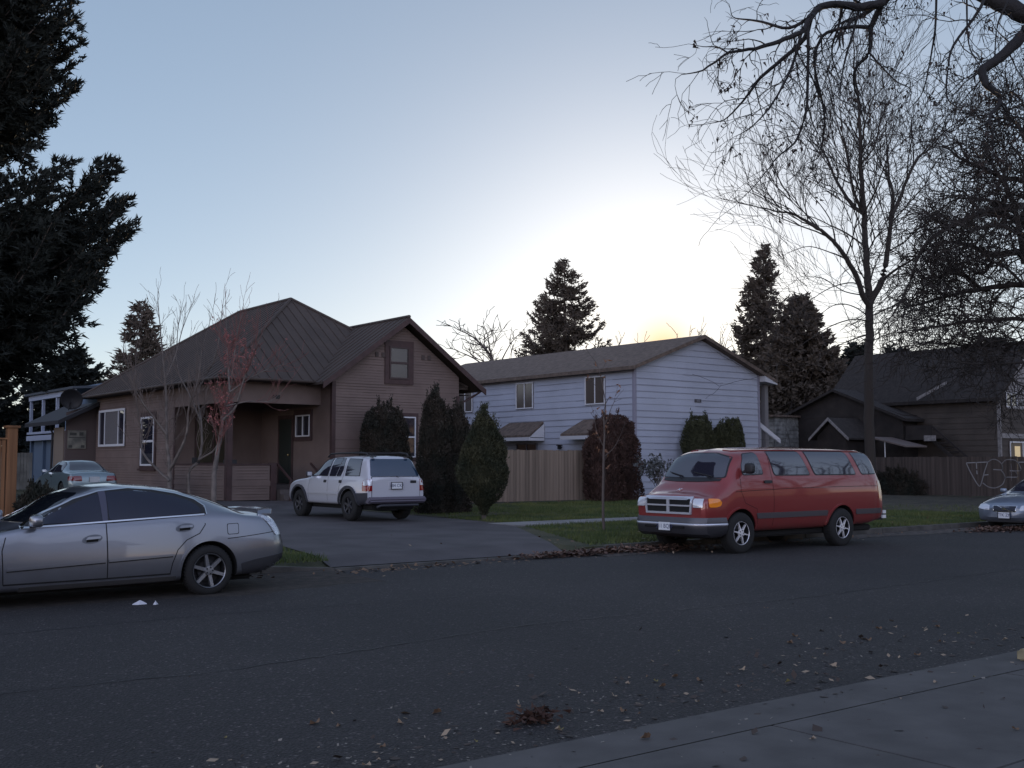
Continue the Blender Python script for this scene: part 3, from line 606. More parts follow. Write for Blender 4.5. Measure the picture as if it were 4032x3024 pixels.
def decal(name, m, parent, bvh, poly, axis='y', side=-1, off=.004, grid=.05, skirt=True, smooth=True, rnd_=0, world_dir=None):
    """a panel laid over the body: outline in side view (x,z) for axis y, in end view (y,z) for axis x, in plan (x,y) for axis z"""
    pts = [Vector(p) for p in poly]
    if rnd_:
        q = []
        for i, p in enumerate(pts):
            a, c = pts[i-1], pts[(i+1) % len(pts)]; da = (a - p); dc = (c - p); ra = min(rnd_, da.length * .45); rc = min(rnd_, dc.length * .45)
            A_, C2 = p + da.normalized() * ra, p + dc.normalized() * rc
            for t in (0, .25, .5, .75, 1): q.append(A_ * (1-t)**2 + p * 2 * t * (1-t) + C2 * t * t)
        pts = q
    out = []
    for i, p in enumerate(pts):
        c = pts[(i + 1) % len(pts)]; n = max(1, int((c - p).length / grid))
        for k in range(n): out.append(p.lerp(c, k / n))
    nb = len(out); xs = [p.x for p in out]; ys = [p.y for p in out]
    x = min(xs) + grid * .5
    inner = []
    def inside(px, py):
        r = False; j = nb - 1
        for i in range(nb):
            if (out[i].y > py) != (out[j].y > py) and px < (out[j].x - out[i].x) * (py - out[i].y) / (out[j].y - out[i].y + 1e-12) + out[i].x: r = not r
            j = i
        return r
    while x < max(xs):
        y = min(ys) + grid * .5
        while y < max(ys):
            if inside(x, y) and min((Vector((x, y)) - o_).length for o_ in out) > grid * .35: inner.append(Vector((x, y)))
            y += grid
        x += grid
    vv, ee, ff, *_ = geometry.delaunay_2d_cdt(out + inner, [(i, (i + 1) % nb) for i in range(nb)], [], 1, 1e-5)
    P3 = []; N3 = []
    for p in vv:
        if axis == 'y': o_, d_ = Vector((p.x, side * 3, p.y)), Vector((0, -side, 0))
        elif axis == 'x': o_, d_ = Vector((side * 20, p.x, p.y)), Vector((-side, 0, 0))
        else: o_, d_ = Vector((p.x, p.y, 5)), Vector((0, 0, -1))
        h, n, _, _ = bvh.ray_cast(o_, d_)
        if h is None: P3.append(None); N3.append(None); continue
        if n.dot(d_) > 0: n = -n
        P3.append(h + n * off); N3.append(n)
    b = MB(); idx = {}
    for i, p in enumerate(P3):
        if p is not None: idx[i] = len(b.v); b.v.append(tuple(p))
    for f in ff:
        if all(i in idx for i in f): b.f.append(tuple(idx[i] for i in f))
    me = b.mesh(name); bm = bmesh.new(); bm.from_mesh(me); bmesh.ops.recalc_face_normals(bm, faces=bm.faces)
    bm.faces.ensure_lookup_table()
    if bm.faces:
        s_ = sum((f.normal for f in bm.faces), Vector()); ref = Vector((0, side, 0)) if axis == 'y' else Vector((side, 0, 0)) if axis == 'x' else Vector((0, 0, 1))
        if s_.dot(ref) < 0: bmesh.ops.reverse_faces(bm, faces=bm.faces)
    if skirt:
        dep = off + .006
        inv = {v: k for k, v in idx.items()}; bm.verts.ensure_lookup_table(); bm.verts.index_update()
        nrm = {v: N3[inv[v.index]] for v in bm.verts}
        be = [e for e in bm.edges if e.is_boundary]
        ret = bmesh.ops.extrude_edge_only(bm, edges=be); nv = [g_ for g_ in ret['geom'] if isinstance(g_, bmesh.types.BMVert)]
        kd = {}
        for e in be:
            for v in e.verts: kd[tuple(round(c, 6) for c in v.co)] = nrm[v]
        for v in nv: v.co = v.co - kd[tuple(round(c, 6) for c in v.co)] * dep
    bm.to_mesh(me); bm.free()
    o = link(name, me, m, parent, smooth=smooth); me.set_sharp_from_angle(angle=R(40)); return o
def strip_decal(name, m, parent, bvh, line, wd, axis='y', side=-1, off=.002, **k):
    P = [Vector(p) for p in line]; L = []; Rr = []
    for i, p in enumerate(P):
        d = (P[min(i+1, len(P)-1)] - P[max(i-1, 0)]).normalized(); n = Vector((-d.y, d.x)) * wd * .5; L.append(p + n); Rr.append(p - n)
    return decal(name, m, parent, bvh, [tuple(p) for p in L + Rr[::-1]], axis, side, off, grid=k.get('grid', .08), skirt=k.get('skirt', False))
def wheel(car, x, y, z, r, wd, spokes, rimr=.62, side=-1, style='star', alloy=None, capm=None):
    "one wheel: tyre with rim; y = centre plane"
    s = side; b = MB(); w2 = wd / 2; ri = r * rimr
    b.lathe([(ri, -w2*.8), (ri*1.08, -w2), (r*.86, -w2*1.05), (r*.965, -w2*.86), (r, -w2*.6), (r, w2*.6), (r*.965, w2*.86), (r*.86, w2*1.05), (ri*1.08, w2), (ri, w2*.8)], 44, c=(0, 0, 0))
    for k in range(44):   # tread blocks
        t = 2 * math.pi * k / 44; M = Matrix.Rotation(t, 4, 'Y')
        b.box((r - .002, -w2*.62, -.012), (r + .008, -w2*.1, .012), M); b.box((r - .002, w2*.1, -.016), (r + .008, w2*.62, .008), M)
    b.v = [(v[0] + x, v[1] + y, v[2] + z) for v in b.v]
    ty = b.build('wheel', RUB, car, smooth=True, autos=40)
    a = alloy or ALLOY; b = MB(); f = s * w2
    b.lathe([(ri*1.03, f*.8), (ri*1.0, f*.98), (ri*.965, f*.9)], 40)
    bb = MB(); bb.lathe([(ri*.965, f*.9), (ri*.9, f*.1), (ri*.9, -f*.8)], 40, c=(x, y, z)); bb.build('rim_barrel', mat('rim_barrel_dark', (.03, .03, .033), .5, .5), ty, smooth=True)
    if style == 'star':
        for k in range(spokes):
            M = Matrix.Rotation(2 * math.pi * k / spokes + .3, 4, 'Y'); wi, wo = (r*.075, r*.062)
            k0 = len(b.v)
            P = [(0, f*.72, -wi), (ri*.95, f*.86, -wo), (ri*.95, f*.86, wo), (0, f*.72, wi)]
            Q = [(p[0], p[1] - s*.05, p[2]) for p in P]
            b.v += [tuple(M @ Vector(p)) for p in P + Q]; b.f += [tuple(k0+i for i in t) for t in ((0,1,2,3),(0,4,5,1),(1,5,6,2),(2,6,7,3),(3,7,4,0))]
    elif style == 'split':
        for k in range(spokes):
            for dl in (-.16, .16):
                M = Matrix.Rotation(2 * math.pi * k / spokes + .35, 4, 'Y'); k0 = len(b.v); e = dl * ri * 1.5
                P = [(ri*.12, f*.9, dl*ri*.35 - .014), (ri*.93, f*.84, e - .020), (ri*.93, f*.84, e + .020), (ri*.12, f*.9, dl*ri*.35 + .022)]
                Q = [(p[0], p[1] - s*.04, p[2]) for p in P]
                b.v += [tuple(M @ Vector(p)) for p in P + Q]; b.f += [tuple(k0+i for i in t) for t in ((0,1,2,3),(0,4,5,1),(1,5,6,2),(2,6,7,3),(3,7,4,0))]
    elif style == 'thin':
        for k in range(spokes):
            M = Matrix.Rotation(2 * math.pi * k / spokes + .2, 4, 'Y'); k0 = len(b.v)
            P = [(ri*.05, f*.95, -r*.05), (ri*.97, f*.84, -r*.018), (ri*.97, f*.84, r*.018), (ri*.05, f*.95, r*.05)]; Q = [(p[0], p[1] - s*.04, p[2]) for p in P]
            b.v += [tuple(M @ Vector(p)) for p in P + Q]; b.f += [tuple(k0+i for i in t) for t in ((0,1,2,3),(0,4,5,1),(1,5,6,2),(2,6,7,3),(3,7,4,0))]
    elif style == 'steel':
        b.lathe([(ri*.93, f*.7), (ri*.7, f*.55), (ri*.3, f*.75), (0, f*.75)], 24)
    b.lathe([(r*.2, f*.7), (r*.18, f*.94), (r*.06, f*.98), (0, f*.98)], 20)
    b.v = [(v[0] + x, v[1] + y, v[2] + z) for v in b.v]; b.build('rim', a, ty, smooth=True, autos=35)
    b = MB()
    for k in range(5):
        t = 2*math.pi*k/5; b.lathe([(.012, f*.8), (.012, f*1.0), (0, f*1.0)], 8, c=(x + r*.13*math.cos(t), y, z + r*.13*math.sin(t)))
    b.build('wheel_nut', DARK, ty)
    b = MB(); b.lathe([(ri*.9, -s*.02), (0, -s*.02)], 24, c=(x, y, z)); b.lathe([(r*.42, s*.02), (0, s*.02)], 24, c=(x, y, z)); b.build('brake_disc', mat('brake', (.03, .03, .032), .5, .5), ty)
    return ty
def plate(car, o, d, nrm, txt, wd=.305, h=.155, rim=DARK, name='licence_plate'):
    O = Vector(o); D = Vector(d); N = Vector(nrm); U = N.cross(D)
    def bx(b, a0, a1, c0, c1, n0, n1):
        k = len(b.v); b.v += [tuple(O + D*a + N*n_ + U*c) for c in (c0, c1) for a, n_ in ((a0, n0), (a1, n0), (a1, n1), (a0, n1))]
        b.f += [tuple(k+i for i in q) for q in ((0,3,2,1),(4,5,6,7),(0,1,5,4),(1,2,6,5),(2,3,7,6),(3,0,4,7))]
    b = MB(); bx(b, -wd/2, wd/2, -h/2, h/2, 0, .008); p = b.build(name, PLATE, car, bevel=.003)
    if rim is not None:
        b = MB(); t = .014
        for q in ((-wd/2-t, wd/2+t, h/2, h/2+t), (-wd/2-t, wd/2+t, -h/2-t, -h/2), (-wd/2-t, -wd/2, -h/2, h/2), (wd/2, wd/2+t, -h/2, h/2)): bx(b, q[0], q[1], q[2], q[3], 0, .014)
        b.build('plate_frame', rim, p)
    if txt: text_mesh('characters', txt, h * .72, INK, p, tuple(O + N * .0085), tuple(D), tuple(N), .001)
    return p
def mirror(car, x, y, z, m, side, l=.17, h=.15, wd=.12):
    b = MB(); prof = []
    bm = bmesh.new(); bmesh.ops.create_uvsphere(bm, u_segments=20, v_segments=12, radius=1)
    for v in bm.verts:
        c = v.co; v.co = Vector((math.copysign(abs(c.x)**.6, c.x) * wd/2 + x, math.copysign(abs(c.y)**.6, c.y) * l/2 + y + side*l/2, math.copysign(abs(c.z)**.6, c.z) * h/2 + z))
    for v in bm.verts:
        if v.co.x > x + wd * .3: v.co.x = x + wd * .3
    me = bpy.data.meshes.new('mirror'); bm.to_mesh(me); bm.free(); o = link('mirror', me, m, car, smooth=True); me.set_sharp_from_angle(angle=R(40))
    b = MB(); b.box((x + wd*.305, y + side*l*.5 - l*.38, z - h*.36), (x + wd*.33, y + side*l*.5 + l*.38, z + h*.36)); b.build('mirror_glass', CHROME, o)
    b = MB(); b.prism([(x - wd*.3, y - side*.05, z - h*.45), (x + wd*.3, y - side*.05, z - h*.45), (x + wd*.2, y + side*.08, z - h*.2), (x - wd*.2, y + side*.08, z - h*.2)], (0, 0, .04)); b.build('mirror_arm', m, o)
    return o
def wiper(car, p0, p1, p2):
    b = MB(); b.tube([p0, p1], .008, 5); b.tube([p1, p2], .006, 5)
    return b.build('wiper', DARK, car)
def seam(car, bvh, line, side=-1, axis='y', wd=.009, name='panel_gap'): return strip_decal(name, UNDER, car, bvh, line, wd, axis, side, .0025, grid=.07)

# ---------------------------------------------------- red passenger van
RED = paint('van_red', (.235, .026, .026), .25, .38, dz=.75)
GREYT = mat('van_grey_trim', (.085, .075, .082), .45, .2)
VAN = thing('red_van', 'red full size passenger van with chrome grille parked facing left at the kerb', 'van', (15.95, 15.33, 0), world=False)
VS = [(-.20, .50, .72, .80, .84, .98, .82, .03, .60, 1.06),
      (-.13, .46, .82, .82, .92, 1.04, .90, .04, .68, 1.13),
      (0.10, .42, .87, .84, .965, 1.10, .93, .06, .74, 1.21),
      (0.28, .40, .885, .86, .975, 1.19, .93, .06, .76, 1.345),
      (0.42, .40, .89, .98, .98, 1.28, .93, .08, .77, 1.45),
      (0.54, .40, .895, 1.05, .985, 1.38, .93, .13, .78, 1.65),
      (0.66, .40, .90, 1.13, .99, 1.45, .93, .17, .79, 1.85),
      (0.80, .40, .90, 1.13, .99, 1.49, .93, .15, .80, 1.96),
      (1.00, .40, .90, 1.13, .99, 1.50, .93, .12, .81, 2.015),
      (1.30, .40, .90, 1.13, .99, 1.50, .93, .11, .815, 2.045),
      (1.75, .40, .90, 1.13, .99, 1.50, .93, .10, .81, 2.06),
      (3.0, .40, .90, 1.13, .99, 1.50, .93, .10, .81, 2.08),
      (4.7, .42, .90, 1.13, .99, 1.50, .93, .10, .81, 2.06),
      (5.12, .44, .89, 1.13, .985, 1.49, .92, .11, .80, 2.035),
      (5.24, .46, .88, 1.13, .975, 1.48, .91, .12, .79, 1.97),
      (5.36, .48, .87, .88, .96, 1.42, .90, .11, .77, 1.76),
      (5.47, .50, .86, .86, .94, 1.28, .88, .08, .75, 1.48),
      (5.52, .52, .84, .84, .91, 1.15, .85, .05, .72, 1.28)]
FWX, RWX, WZ = .78, 3.98, .395
VB_, vb = make_body(VAN, VS, RED, [(FWX, WZ, .485, .62, 1.2), (RWX, WZ, .475, .62, 1.2)], nx=110)
for s in (-1, 1):
    gl = GLASS_L
    for pl_ in ([(.88, 1.52), (.90, 1.70), (1.04, 1.91), (1.40, 1.94), (1.50, 1.53)],
                [(1.84, 1.51), (1.74, 1.96), (2.72, 1.965), (2.96, 1.51)],
                [(3.14, 1.51), (2.92, 1.965), (4.30, 1.965), (4.52, 1.51)],
                [(4.74, 1.51), (4.50, 1.955), (5.08, 1.945), (5.28, 1.52)]):
        cx_ = sum(p[0] for p in pl_) / len(pl_); cz_ = sum(p[1] for p in pl_) / len(pl_)
        big = [(cx_ + (p[0] - cx_) * 1.035 + (0), cz_ + (p[1] - cz_) * 1.09) for p in pl_]
        wn = decal('side_window', gl, VAN, vb, pl_, 'y', s, .009, rnd_=.06)
        decal('window_seal', DARK, wn, vb, big, 'y', s, .004, rnd_=.07)
    decal('side_trim', GREYT, VAN, vb, [(1.28, .66), (1.24, .77), (3.50, .77), (3.48, .66)], 'y', s, .014, rnd_=.02)
    decal('side_trim', GREYT, VAN, vb, [(4.48, .66), (4.46, .77), (5.40, .77), (5.40, .66)], 'y', s, .014, rnd_=.02)
    seam(VAN, vb, [(.80, 1.5), (.78, 1.2), (.9, .97), (1.25, .85), (1.31, .44)], s)
    seam(VAN, vb, [(1.72, 1.98), (1.74, 1.5), (1.76, .9), (1.76, .44)], s)
    seam(VAN, vb, [(2.84, 1.98), (3.04, 1.5), (3.04, .46)], s) if s > 0 else None
    seam(VAN, vb, [(.62, 1.19), (1.2, 1.21), (2.5, 1.24), (4.0, 1.25), (5.30, 1.25)], s, name='waist_crease')
    hd = decal('door_handle', DARK, VAN, vb, [(1.48, 1.345), (1.48, 1.40), (1.70, 1.40), (1.70, 1.345)], 'y', s, .03, rnd_=.015)
    decal('drip_rail', RED, VAN, vb, [(1.0, 1.995), (1.6, 2.01), (4.95, 2.0), (4.95, 1.985), (1.6, 1.992), (1.0, 1.975)], 'y', s, .018)
    decal('tail_light', LAMPR, VAN, vb, [(5.30, .98), (5.28, 1.36), (5.47, 1.36), (5.49, .98)], 'y', s, .01, rnd_=.02)
    # arch lips
    for ax in (FWX, RWX):
        arc = [(ax + .52 * math.cos(t), WZ + .50 * math.sin(t)) for t in np.linspace(.15, math.pi - .15, 22)]; inn = [(ax + .472 * math.cos(t), WZ + .472 * math.sin(t)) for t in np.linspace(.15, math.pi - .15, 22)]
        decal('arch_lip', RED, VAN, vb, arc + inn[::-1], 'y', s, .022, grid=.05)
for x in (FWX, RWX):
    for s in (-1, 1): wheel(VAN, x, s * .86, WZ, .398, .245, 6, .56, s, 'thin', mat('bright_alloy', (.72, .72, .74), .35, .35))
ws = decal('windscreen', GLASS_L, VAN, vb, [(-.80, 1.47), (-.72, 1.84), (-.35, 1.93), (.35, 1.93), (.72, 1.84), (.80, 1.47), (.4, 1.46), (-.4, 1.46)], 'x', -1, .006, rnd_=.05)
decal('windscreen_seal', DARK, ws, vb, [(-.83, 1.455), (-.745, 1.86), (-.35, 1.95), (.35, 1.95), (.745, 1.86), (.83, 1.455), (.4, 1.435), (-.4, 1.435)], 'x', -1, .003, rnd_=.05)
decal('cowl', DARK, VAN, vb, [(-.74, 1.395), (-.76, 1.44), (.76, 1.44), (.74, 1.395), (.3, 1.375), (-.3, 1.375)], 'x', -1, .008)
def on(bvh, y, z, off=.0, side=-1, axis='x'):
    h, n, _, _ = bvh.ray_cast(Vector((side * 20, y, z)) if axis == 'x' else Vector((y, side * 3, z)), Vector((-side, 0, 0)) if axis == 'x' else Vector((0, -side, 0)))
    if h is None: return Vector((0, y, z))
    return h + (n if n.dot(Vector((side, 0, 0)) if axis == 'x' else Vector((0, side, 0))) > 0 else -n) * off
for y0, y1 in ((-.55, -.05), (.2, .62)):
    b = MB(); pts = [on(vb, y0 + (y1 - y0) * t, 1.47 + .08 * t, .03) for t in (0, .2, .4, .6, .8, 1)]; b.tube(pts, .010, 5); b.tube([on(vb, y0, 1.42, .02), pts[2]], .008, 5); b.build('wiper', DARK, VAN)
# grille: chrome surround, cross bars, dark mesh
gr = decal('grille', UNDER, VAN, vb, [(-.57, .80), (-.59, 1.06), (.59, 1.06), (.57, .80)], 'x', -1, .012, rnd_=.03)
BRT = mat('bright_chrome', (.62, .64, .70), .22, .55)
def bar(pts, wd, nm='chrome_bar', m=BRT, par=None, bv=None, off=.035): return decal(nm, m, par or gr, bv or vb, pts, 'x', -1, off, grid=.04, rnd_=.01)
bar([(-.63, 1.04), (-.63, 1.085), (.63, 1.085), (.63, 1.04)], 0); bar([(-.60, .765), (-.60, .805), (.60, .805), (.60, .765)], 0)
bar([(-.635, 1.05), (-.59, 1.05), (-.56, .79), (-.60, .79)], 0); bar([(.59, 1.05), (.635, 1.05), (.60, .79), (.56, .79)], 0)
bar([(-.57, .915), (-.57, .945), (.57, .945), (.57, .915)], 0, off=.03); bar([(-.035, .80), (-.035, 1.05), (.035, 1.05), (.035, .80)], 0, off=.034)
for s in (-1, 1):
    decal('headlight', LAMPW, VAN, vb, sorted([(s*.645, .90), (s*.645, 1.06), (s*.86, 1.055), (s*.86, .90)], key=lambda p: 0) , 'x', -1, .02, rnd_=.02)
    decal('turn_signal', LAMPO, VAN, vb, [(-.08, .905), (-.08, 1.06), (.16, 1.065), (.24, 1.0), (.2, .93), (.08, .905)], 'y', s, .02, rnd_=.03)
b = MB()   # front bumper wraps the nose, chrome lip on top
def nose(z, off, xr=.62, n=26):
    out = []
    for t in np.linspace(-1, 1, n):
        y = t * .93; x = -.30 - off + .55 * max(0, abs(t) - .72) ** 1.5 * 2.2; out.append((x, y * (1 + .0 * off), z))
    return [(xr, -.985 - off, z)] + [(.30, -.985 - off, z)] + out + [(.30, .985 + off, z), (xr, .985 + off, z)]
def wrap(levels, m, nm, par):
    b = MB(); L = [nose(z, o_, xr) for z, o_, xr in levels]
    for a, c in zip(L[:-1], L[1:]):
        for i in range(len(a) - 1): b.quad(a[i], a[i+1], c[i+1], c[i])
    me = b.mesh(nm); bm = bmesh.new(); bm.from_mesh(me); bmesh.ops.remove_doubles(bm, verts=bm.verts, dist=.0005); bmesh.ops.recalc_face_normals(bm, faces=bm.faces); bm.to_mesh(me); bm.free()
    return link(nm, me, m, par, smooth=True, autos=32)
fb = wrap([(.70, -.12, .34), (.71, .0, .34), (.635, .03, .34), (.60, .03, .34)], mat('bumper_grey', (.085, .085, .095), .4, .3), 'bumper', VAN)
wrap([(.60, .032, .34), (.585, .045, .34), (.57, .045, .34), (.555, .03, .34)], BRT, 'chrome_lip', fb)
wrap([(.555, .03, .34), (.50, .03, .34), (.40, .0, .33), (.34, -.10, .30), (.33, -.3, .3)], mat('bumper_dark', (.07, .07, .078), .3, .6), 'lower_bumper', fb)
for y in (-.36, .36):
    b = MB(); b.box((-.352, y - .17, .50), (-.320, y + .17, .545)); b.build('intake_slot', UNDER, fb, bevel=.01)
plate(VAN, (-.350, -.02, .53), (0, -1, 0), (-1, 0, 0), '211 BQD', rim=None)
b = MB(); b.tube([on(vb, -.03, 1.20, .008), on(vb, .03, 1.235, .008)], .012, 6); b.tube([on(vb, -.045, 1.235, .008), on(vb, -.0, 1.215, .012), on(vb, .045, 1.20, .008)], .008, 6); b.build('hood_badge', CHROME, VAN)
mirror(VAN, .92, -.97, 1.64, DARK, -1, .22, .21, .12)
b = MB(); b.box((5.42, -.86, .50), (5.66, .86, .72)); rb = b.build('rear_bumper', DARK, VAN, bevel=.03)
b = MB(); b.box((5.55, -.895, .64), (5.66, -.863, .71)); b.box((5.53, -.895, .54), (5.66, -.863, .61)); b.build('bumper_sticker', SOCK, rb)
b = MB(); b.box((.2, -.75, .28), (5.3, .75, .42)); b.build('underbody', UNDER, VAN, bevel=.03)
# ---------------------------------------------------- silver grey saloon in the foreground (nose out of frame on the left)
SILV = paint('silver_paint', (.235, .25, .285), .8, .30, dirt=(.10, .085, .07), dz=.55)
SED = thing('silver_sedan', 'silver grey four door sedan with boot spoiler at the near left, nose out of frame', 'car', (2.16, 15.09, 0), world=False)
Sd = [(0.00, .32, .50, .48, .55, .60, .53, .04, .42, .64),
      (0.10, .24, .74, .50, .76, .64, .72, .05, .56, .74),
      (0.45, .20, .84, .52, .86, .74, .82, .05, .62, .86),
      (0.95, .19, .86, .55, .89, .86, .84, .05, .64, .93),
      (1.38, .19, .87, .56, .895, .95, .84, .05, .64, 1.01),
      (1.75, .19, .87, .56, .895, .98, .83, .07, .60, 1.17),
      (2.05, .19, .87, .56, .895, .99, .83, .07, .58, 1.335),
      (2.40, .19, .87, .56, .895, 1.0, .83, .07, .57, 1.435),
      (2.75, .19, .87, .57, .895, 1.02, .83, .07, .57, 1.455),
      (3.05, .19, .87, .57, .895, 1.03, .83, .07, .565, 1.435),
      (3.40, .20, .87, .58, .895, 1.05, .825, .07, .56, 1.40),
      (3.75, .21, .865, .60, .89, 1.065, .815, .07, .57, 1.325),
      (4.05, .22, .86, .62, .88, 1.06, .80, .06, .58, 1.205),
      (4.25, .23, .85, .64, .87, 1.03, .79, .05, .59, 1.115),
      (4.45, .25, .83, .66, .85, 1.0, .77, .04, .60, 1.085),
      (4.62, .30, .79, .66, .81, .95, .73, .03, .56, 1.04),
      (4.72, .36, .73, .65, .76, .85, .69, .03, .52, .93),
      (4.79, .40, .66, .60, .70, .72, .62, .03, .45, .78)]
AX, RX, AZ = .80, 3.80, .325
Sd = [(r[0] if r[0] <= 3.4 else 3.4 + (r[0] - 3.4) * 1.11, *r[1:9], r[9] + (.022 if 1.9 < r[0] < 3.5 else 0)) for r in Sd]
_, vs_ = make_body(SED, Sd, SILV, [(AX, AZ, .385, .58, 1.1), (RX, AZ, .39, .58, 1.1)], nx=100)
TINT = mat('navy_tint_glass', (.004, .006, .02), .04, spec=.75)
for s in (-1, 1):
    seal = [(1.50, .985), (1.80, 1.125), (2.12, 1.27), (2.42, 1.36), (2.80, 1.392), (3.10, 1.37), (3.40, 1.305), (3.64, 1.215), (3.72, 1.13), (3.70, 1.075), (2.55, 1.01)]
    sl0 = decal('window_seal', DARK, SED, vs_, [(1.44, .965), (1.78, 1.13), (2.10, 1.285), (2.42, 1.378), (2.80, 1.412), (3.12, 1.388), (3.42, 1.335), (3.66, 1.255), (3.775, 1.165), (3.765, 1.058), (2.55, .99)], 'y', s, .003, rnd_=.03)
    decal('front_window', TINT, SED, vs_, [(1.62, .995), (1.84, 1.125), (2.14, 1.255), (2.33, 1.335), (2.42, 1.35), (2.40, 1.02)], 'y', s, .007, rnd_=.02)
    decal('rear_window', TINT, SED, vs_, [(2.49, 1.025), (2.50, 1.372), (2.80, 1.385), (3.08, 1.363), (3.38, 1.308), (3.60, 1.235), (3.70, 1.16), (3.70, 1.082)], 'y', s, .007, rnd_=.04)
    strip_decal('chrome_strip', CHROME, sl0, vs_, [(1.44, .958), (2.0, .985), (2.55, 1.012), (3.1, 1.037), (3.74, 1.063)], .017, 'y', s, .012, skirt=True)
    strip_decal('chrome_strip', CHROME, sl0, vs_, [(1.46, .975), (1.78, 1.137), (2.10, 1.292), (2.42, 1.386), (2.80, 1.42), (3.12, 1.396), (3.42, 1.342), (3.665, 1.262), (3.782, 1.17), (3.772, 1.062)], .014, 'y', s, .010, skirt=True)
    decal('pillar_trim', mat('pillar_grey', (.06, .06, .09), .4), SED, vs_, [(2.405, 1.0), (2.41, 1.39), (2.50, 1.395), (2.47, 1.0)], 'y', s, .009)
    seam(SED, vs_, [(2.445, 1.0), (2.455, .7), (2.46, .30)], s, wd=.013)
    seam(SED, vs_, [(1.28, .94), (1.22, .7), (1.24, .30)], s, wd=.012)
    seam(SED, vs_, [(3.74, 1.06), (3.74, .93), (3.66, .82), (3.48, .74), (3.36, .62), (3.29, .45), (3.26, .31)], s, wd=.012)
    seam(SED, vs_, [(1.24, .30), (2.4, .305), (3.27, .315)], s, wd=.02)
    seam(SED, vs_, [(4.05, .735), (4.3, .755), (4.76, .80)], s, wd=.010)
    seam(SED, vs_, [(4.60, 1.03), (4.64, .95), (4.70, .90)], s, wd=.008)
    strip_decal('side_moulding', SILV, SED, vs_, [(1.27, .475), (1.9, .50), (2.43, .522)], .028, 'y', s, .017, skirt=True)
    strip_decal('side_moulding', SILV, SED, vs_, [(2.47, .524), (2.9, .54), (3.29, .556)], .028, 'y', s, .017, skirt=True)
    for a_, c_ in ((1.27, 2.43), (2.47, 3.29)):
        q = lambda x: .475 + (x - 1.27) * .040
        strip_decal('moulding_gap', UNDER, SED, vs_, [(a_, q(a_) - .020), (c_, q(c_) - .020)], .014, 'y', s, .012)
    strip_decal('sill_cover', mat('sill_grey', (.05, .048, .047), .5), SED, vs_, [(1.42, .24), (2.3, .25), (3.34, .26)], .05, 'y', s, .012, skirt=True)
    for hx, hz in ((2.27, .80), (3.46, .90)):
        el = [(hx + .125 * math.cos(t), hz + .055 * math.sin(t) + .03 * math.cos(t) * .5) for t in np.linspace(0, 2 * math.pi, 25)[:-1]]
        dh = decal('door_handle', mat('handle_cup', (.13, .14, .16), .4, .5), SED, vs_, el, 'y', s, .002, grid=.03, skirt=False)
        decal('handle_shadow_gap', UNDER, dh, vs_, [(hx - .075, hz - .038), (hx - .07, hz - .008), (hx + .075, hz + .0), (hx + .07, hz - .03)], 'y', s, .004, grid=.03, skirt=False)
        decal('handle_pull', SILV, dh, vs_, [(hx - .09, hz - .008), (hx - .06, hz + .026), (hx + .10, hz + .032), (hx + .095, hz + .004)], 'y', s, .030, grid=.03, rnd_=.01)
    fd = decal('fuel_door', SILV, SED, vs_, [(4.06, .795), (4.055, .925), (4.21, .93), (4.21, .80)], 'y', s, .003, grid=.05, rnd_=.025) if s < 0 else None
    if s < 0: decal('fuel_door_gap', UNDER, fd, vs_, [(4.052, .787), (4.047, .933), (4.218, .938), (4.218, .792)], 'y', s, .0015, grid=.05, rnd_=.025, skirt=False)
    decal('tail_light', mat('clear_tail', (.55, .57, .62), .15, .4, coat=1, noise=(60, .5)), SED, vs_, [(4.56, 1.03), (4.63, 1.04), (4.74, 1.0), (4.84, .84), (4.87, .755), (4.78, .75), (4.70, .88)], 'y', s, .014, grid=.03, rnd_=.02)
    decal('lower_bumper', mat('bumper_grey_dark', (.022, .022, .026), .6), SED, vs_, [(4.27, .26), (4.25, .40), (4.5, .45), (4.93, .50), (4.93, .36), (4.7, .26)], 'y', s, .010, rnd_=.02)
    for ax in (AX, RX):
        arc = [(ax + .425 * math.cos(t), AZ + .42 * math.sin(t)) for t in np.linspace(.05, math.pi - .05, 22)]; inn = [(ax + .392 * math.cos(t), AZ + .392 * math.sin(t)) for t in np.linspace(.05, math.pi - .05, 22)]
        decal('arch_lip', SILV, SED, vs_, arc + inn[::-1], 'y', s, .012, grid=.05)
GAL = mat('grey_alloy', (.30, .31, .33), .38, .8)
for x in (AX, RX):
    for s in (-1, 1): wheel(SED, x, s * .775, AZ, .328, .215, 6, .68, s, 'star', GAL)
decal('windscreen', GLASS, SED, vs_, [(-.66, 1.02), (-.50, 1.37), (.50, 1.37), (.66, 1.02)], 'x', -1, .005, rnd_=.06)
decal('rear_screen', GLASS, SED, vs_, [(-.60, 1.12), (-.47, 1.37), (.47, 1.37), (.60, 1.12)], 'x', 1, .005, rnd_=.06)
b = MB()   # boot spoiler, bowed over the lid
n = 22; R0 = []
for i in range(n):
    t = -1 + 2 * i / (n - 1); y = t * .66; x = 4.84 - .16 * max(0, abs(t) - .45) ** 1.5 * 2.2; z = 1.085 + .02 * (1 - t * t) - (.05 * max(0, abs(t) - .9) * 10); R0.append(((x - .13, y, z - .004), (x - .04, y, z + .014), (x + .07, y, z + .012), (x + .075, y, z + .002), (x - .03, y, z - .008)))
for a, c in zip(R0[:-1], R0[1:]):
    for k in range(5): b.quad(a[k], a[(k+1) % 5], c[(k+1) % 5], c[k])
b.poly(R0[0]); b.poly(R0[-1][::-1])
b.build('spoiler', SILV, SED, smooth=True, autos=50)
for s in (-1, 1):
    b = MB(); b.box((4.70, s * .52 - .012, 1.0), (4.78, s * .52 + .012, 1.08)); b.build('spoiler_leg', SILV, SED, bevel=.008)
    mirror(SED, 1.58, s * .84, 1.05, SILV, s, .24, .15, .15)
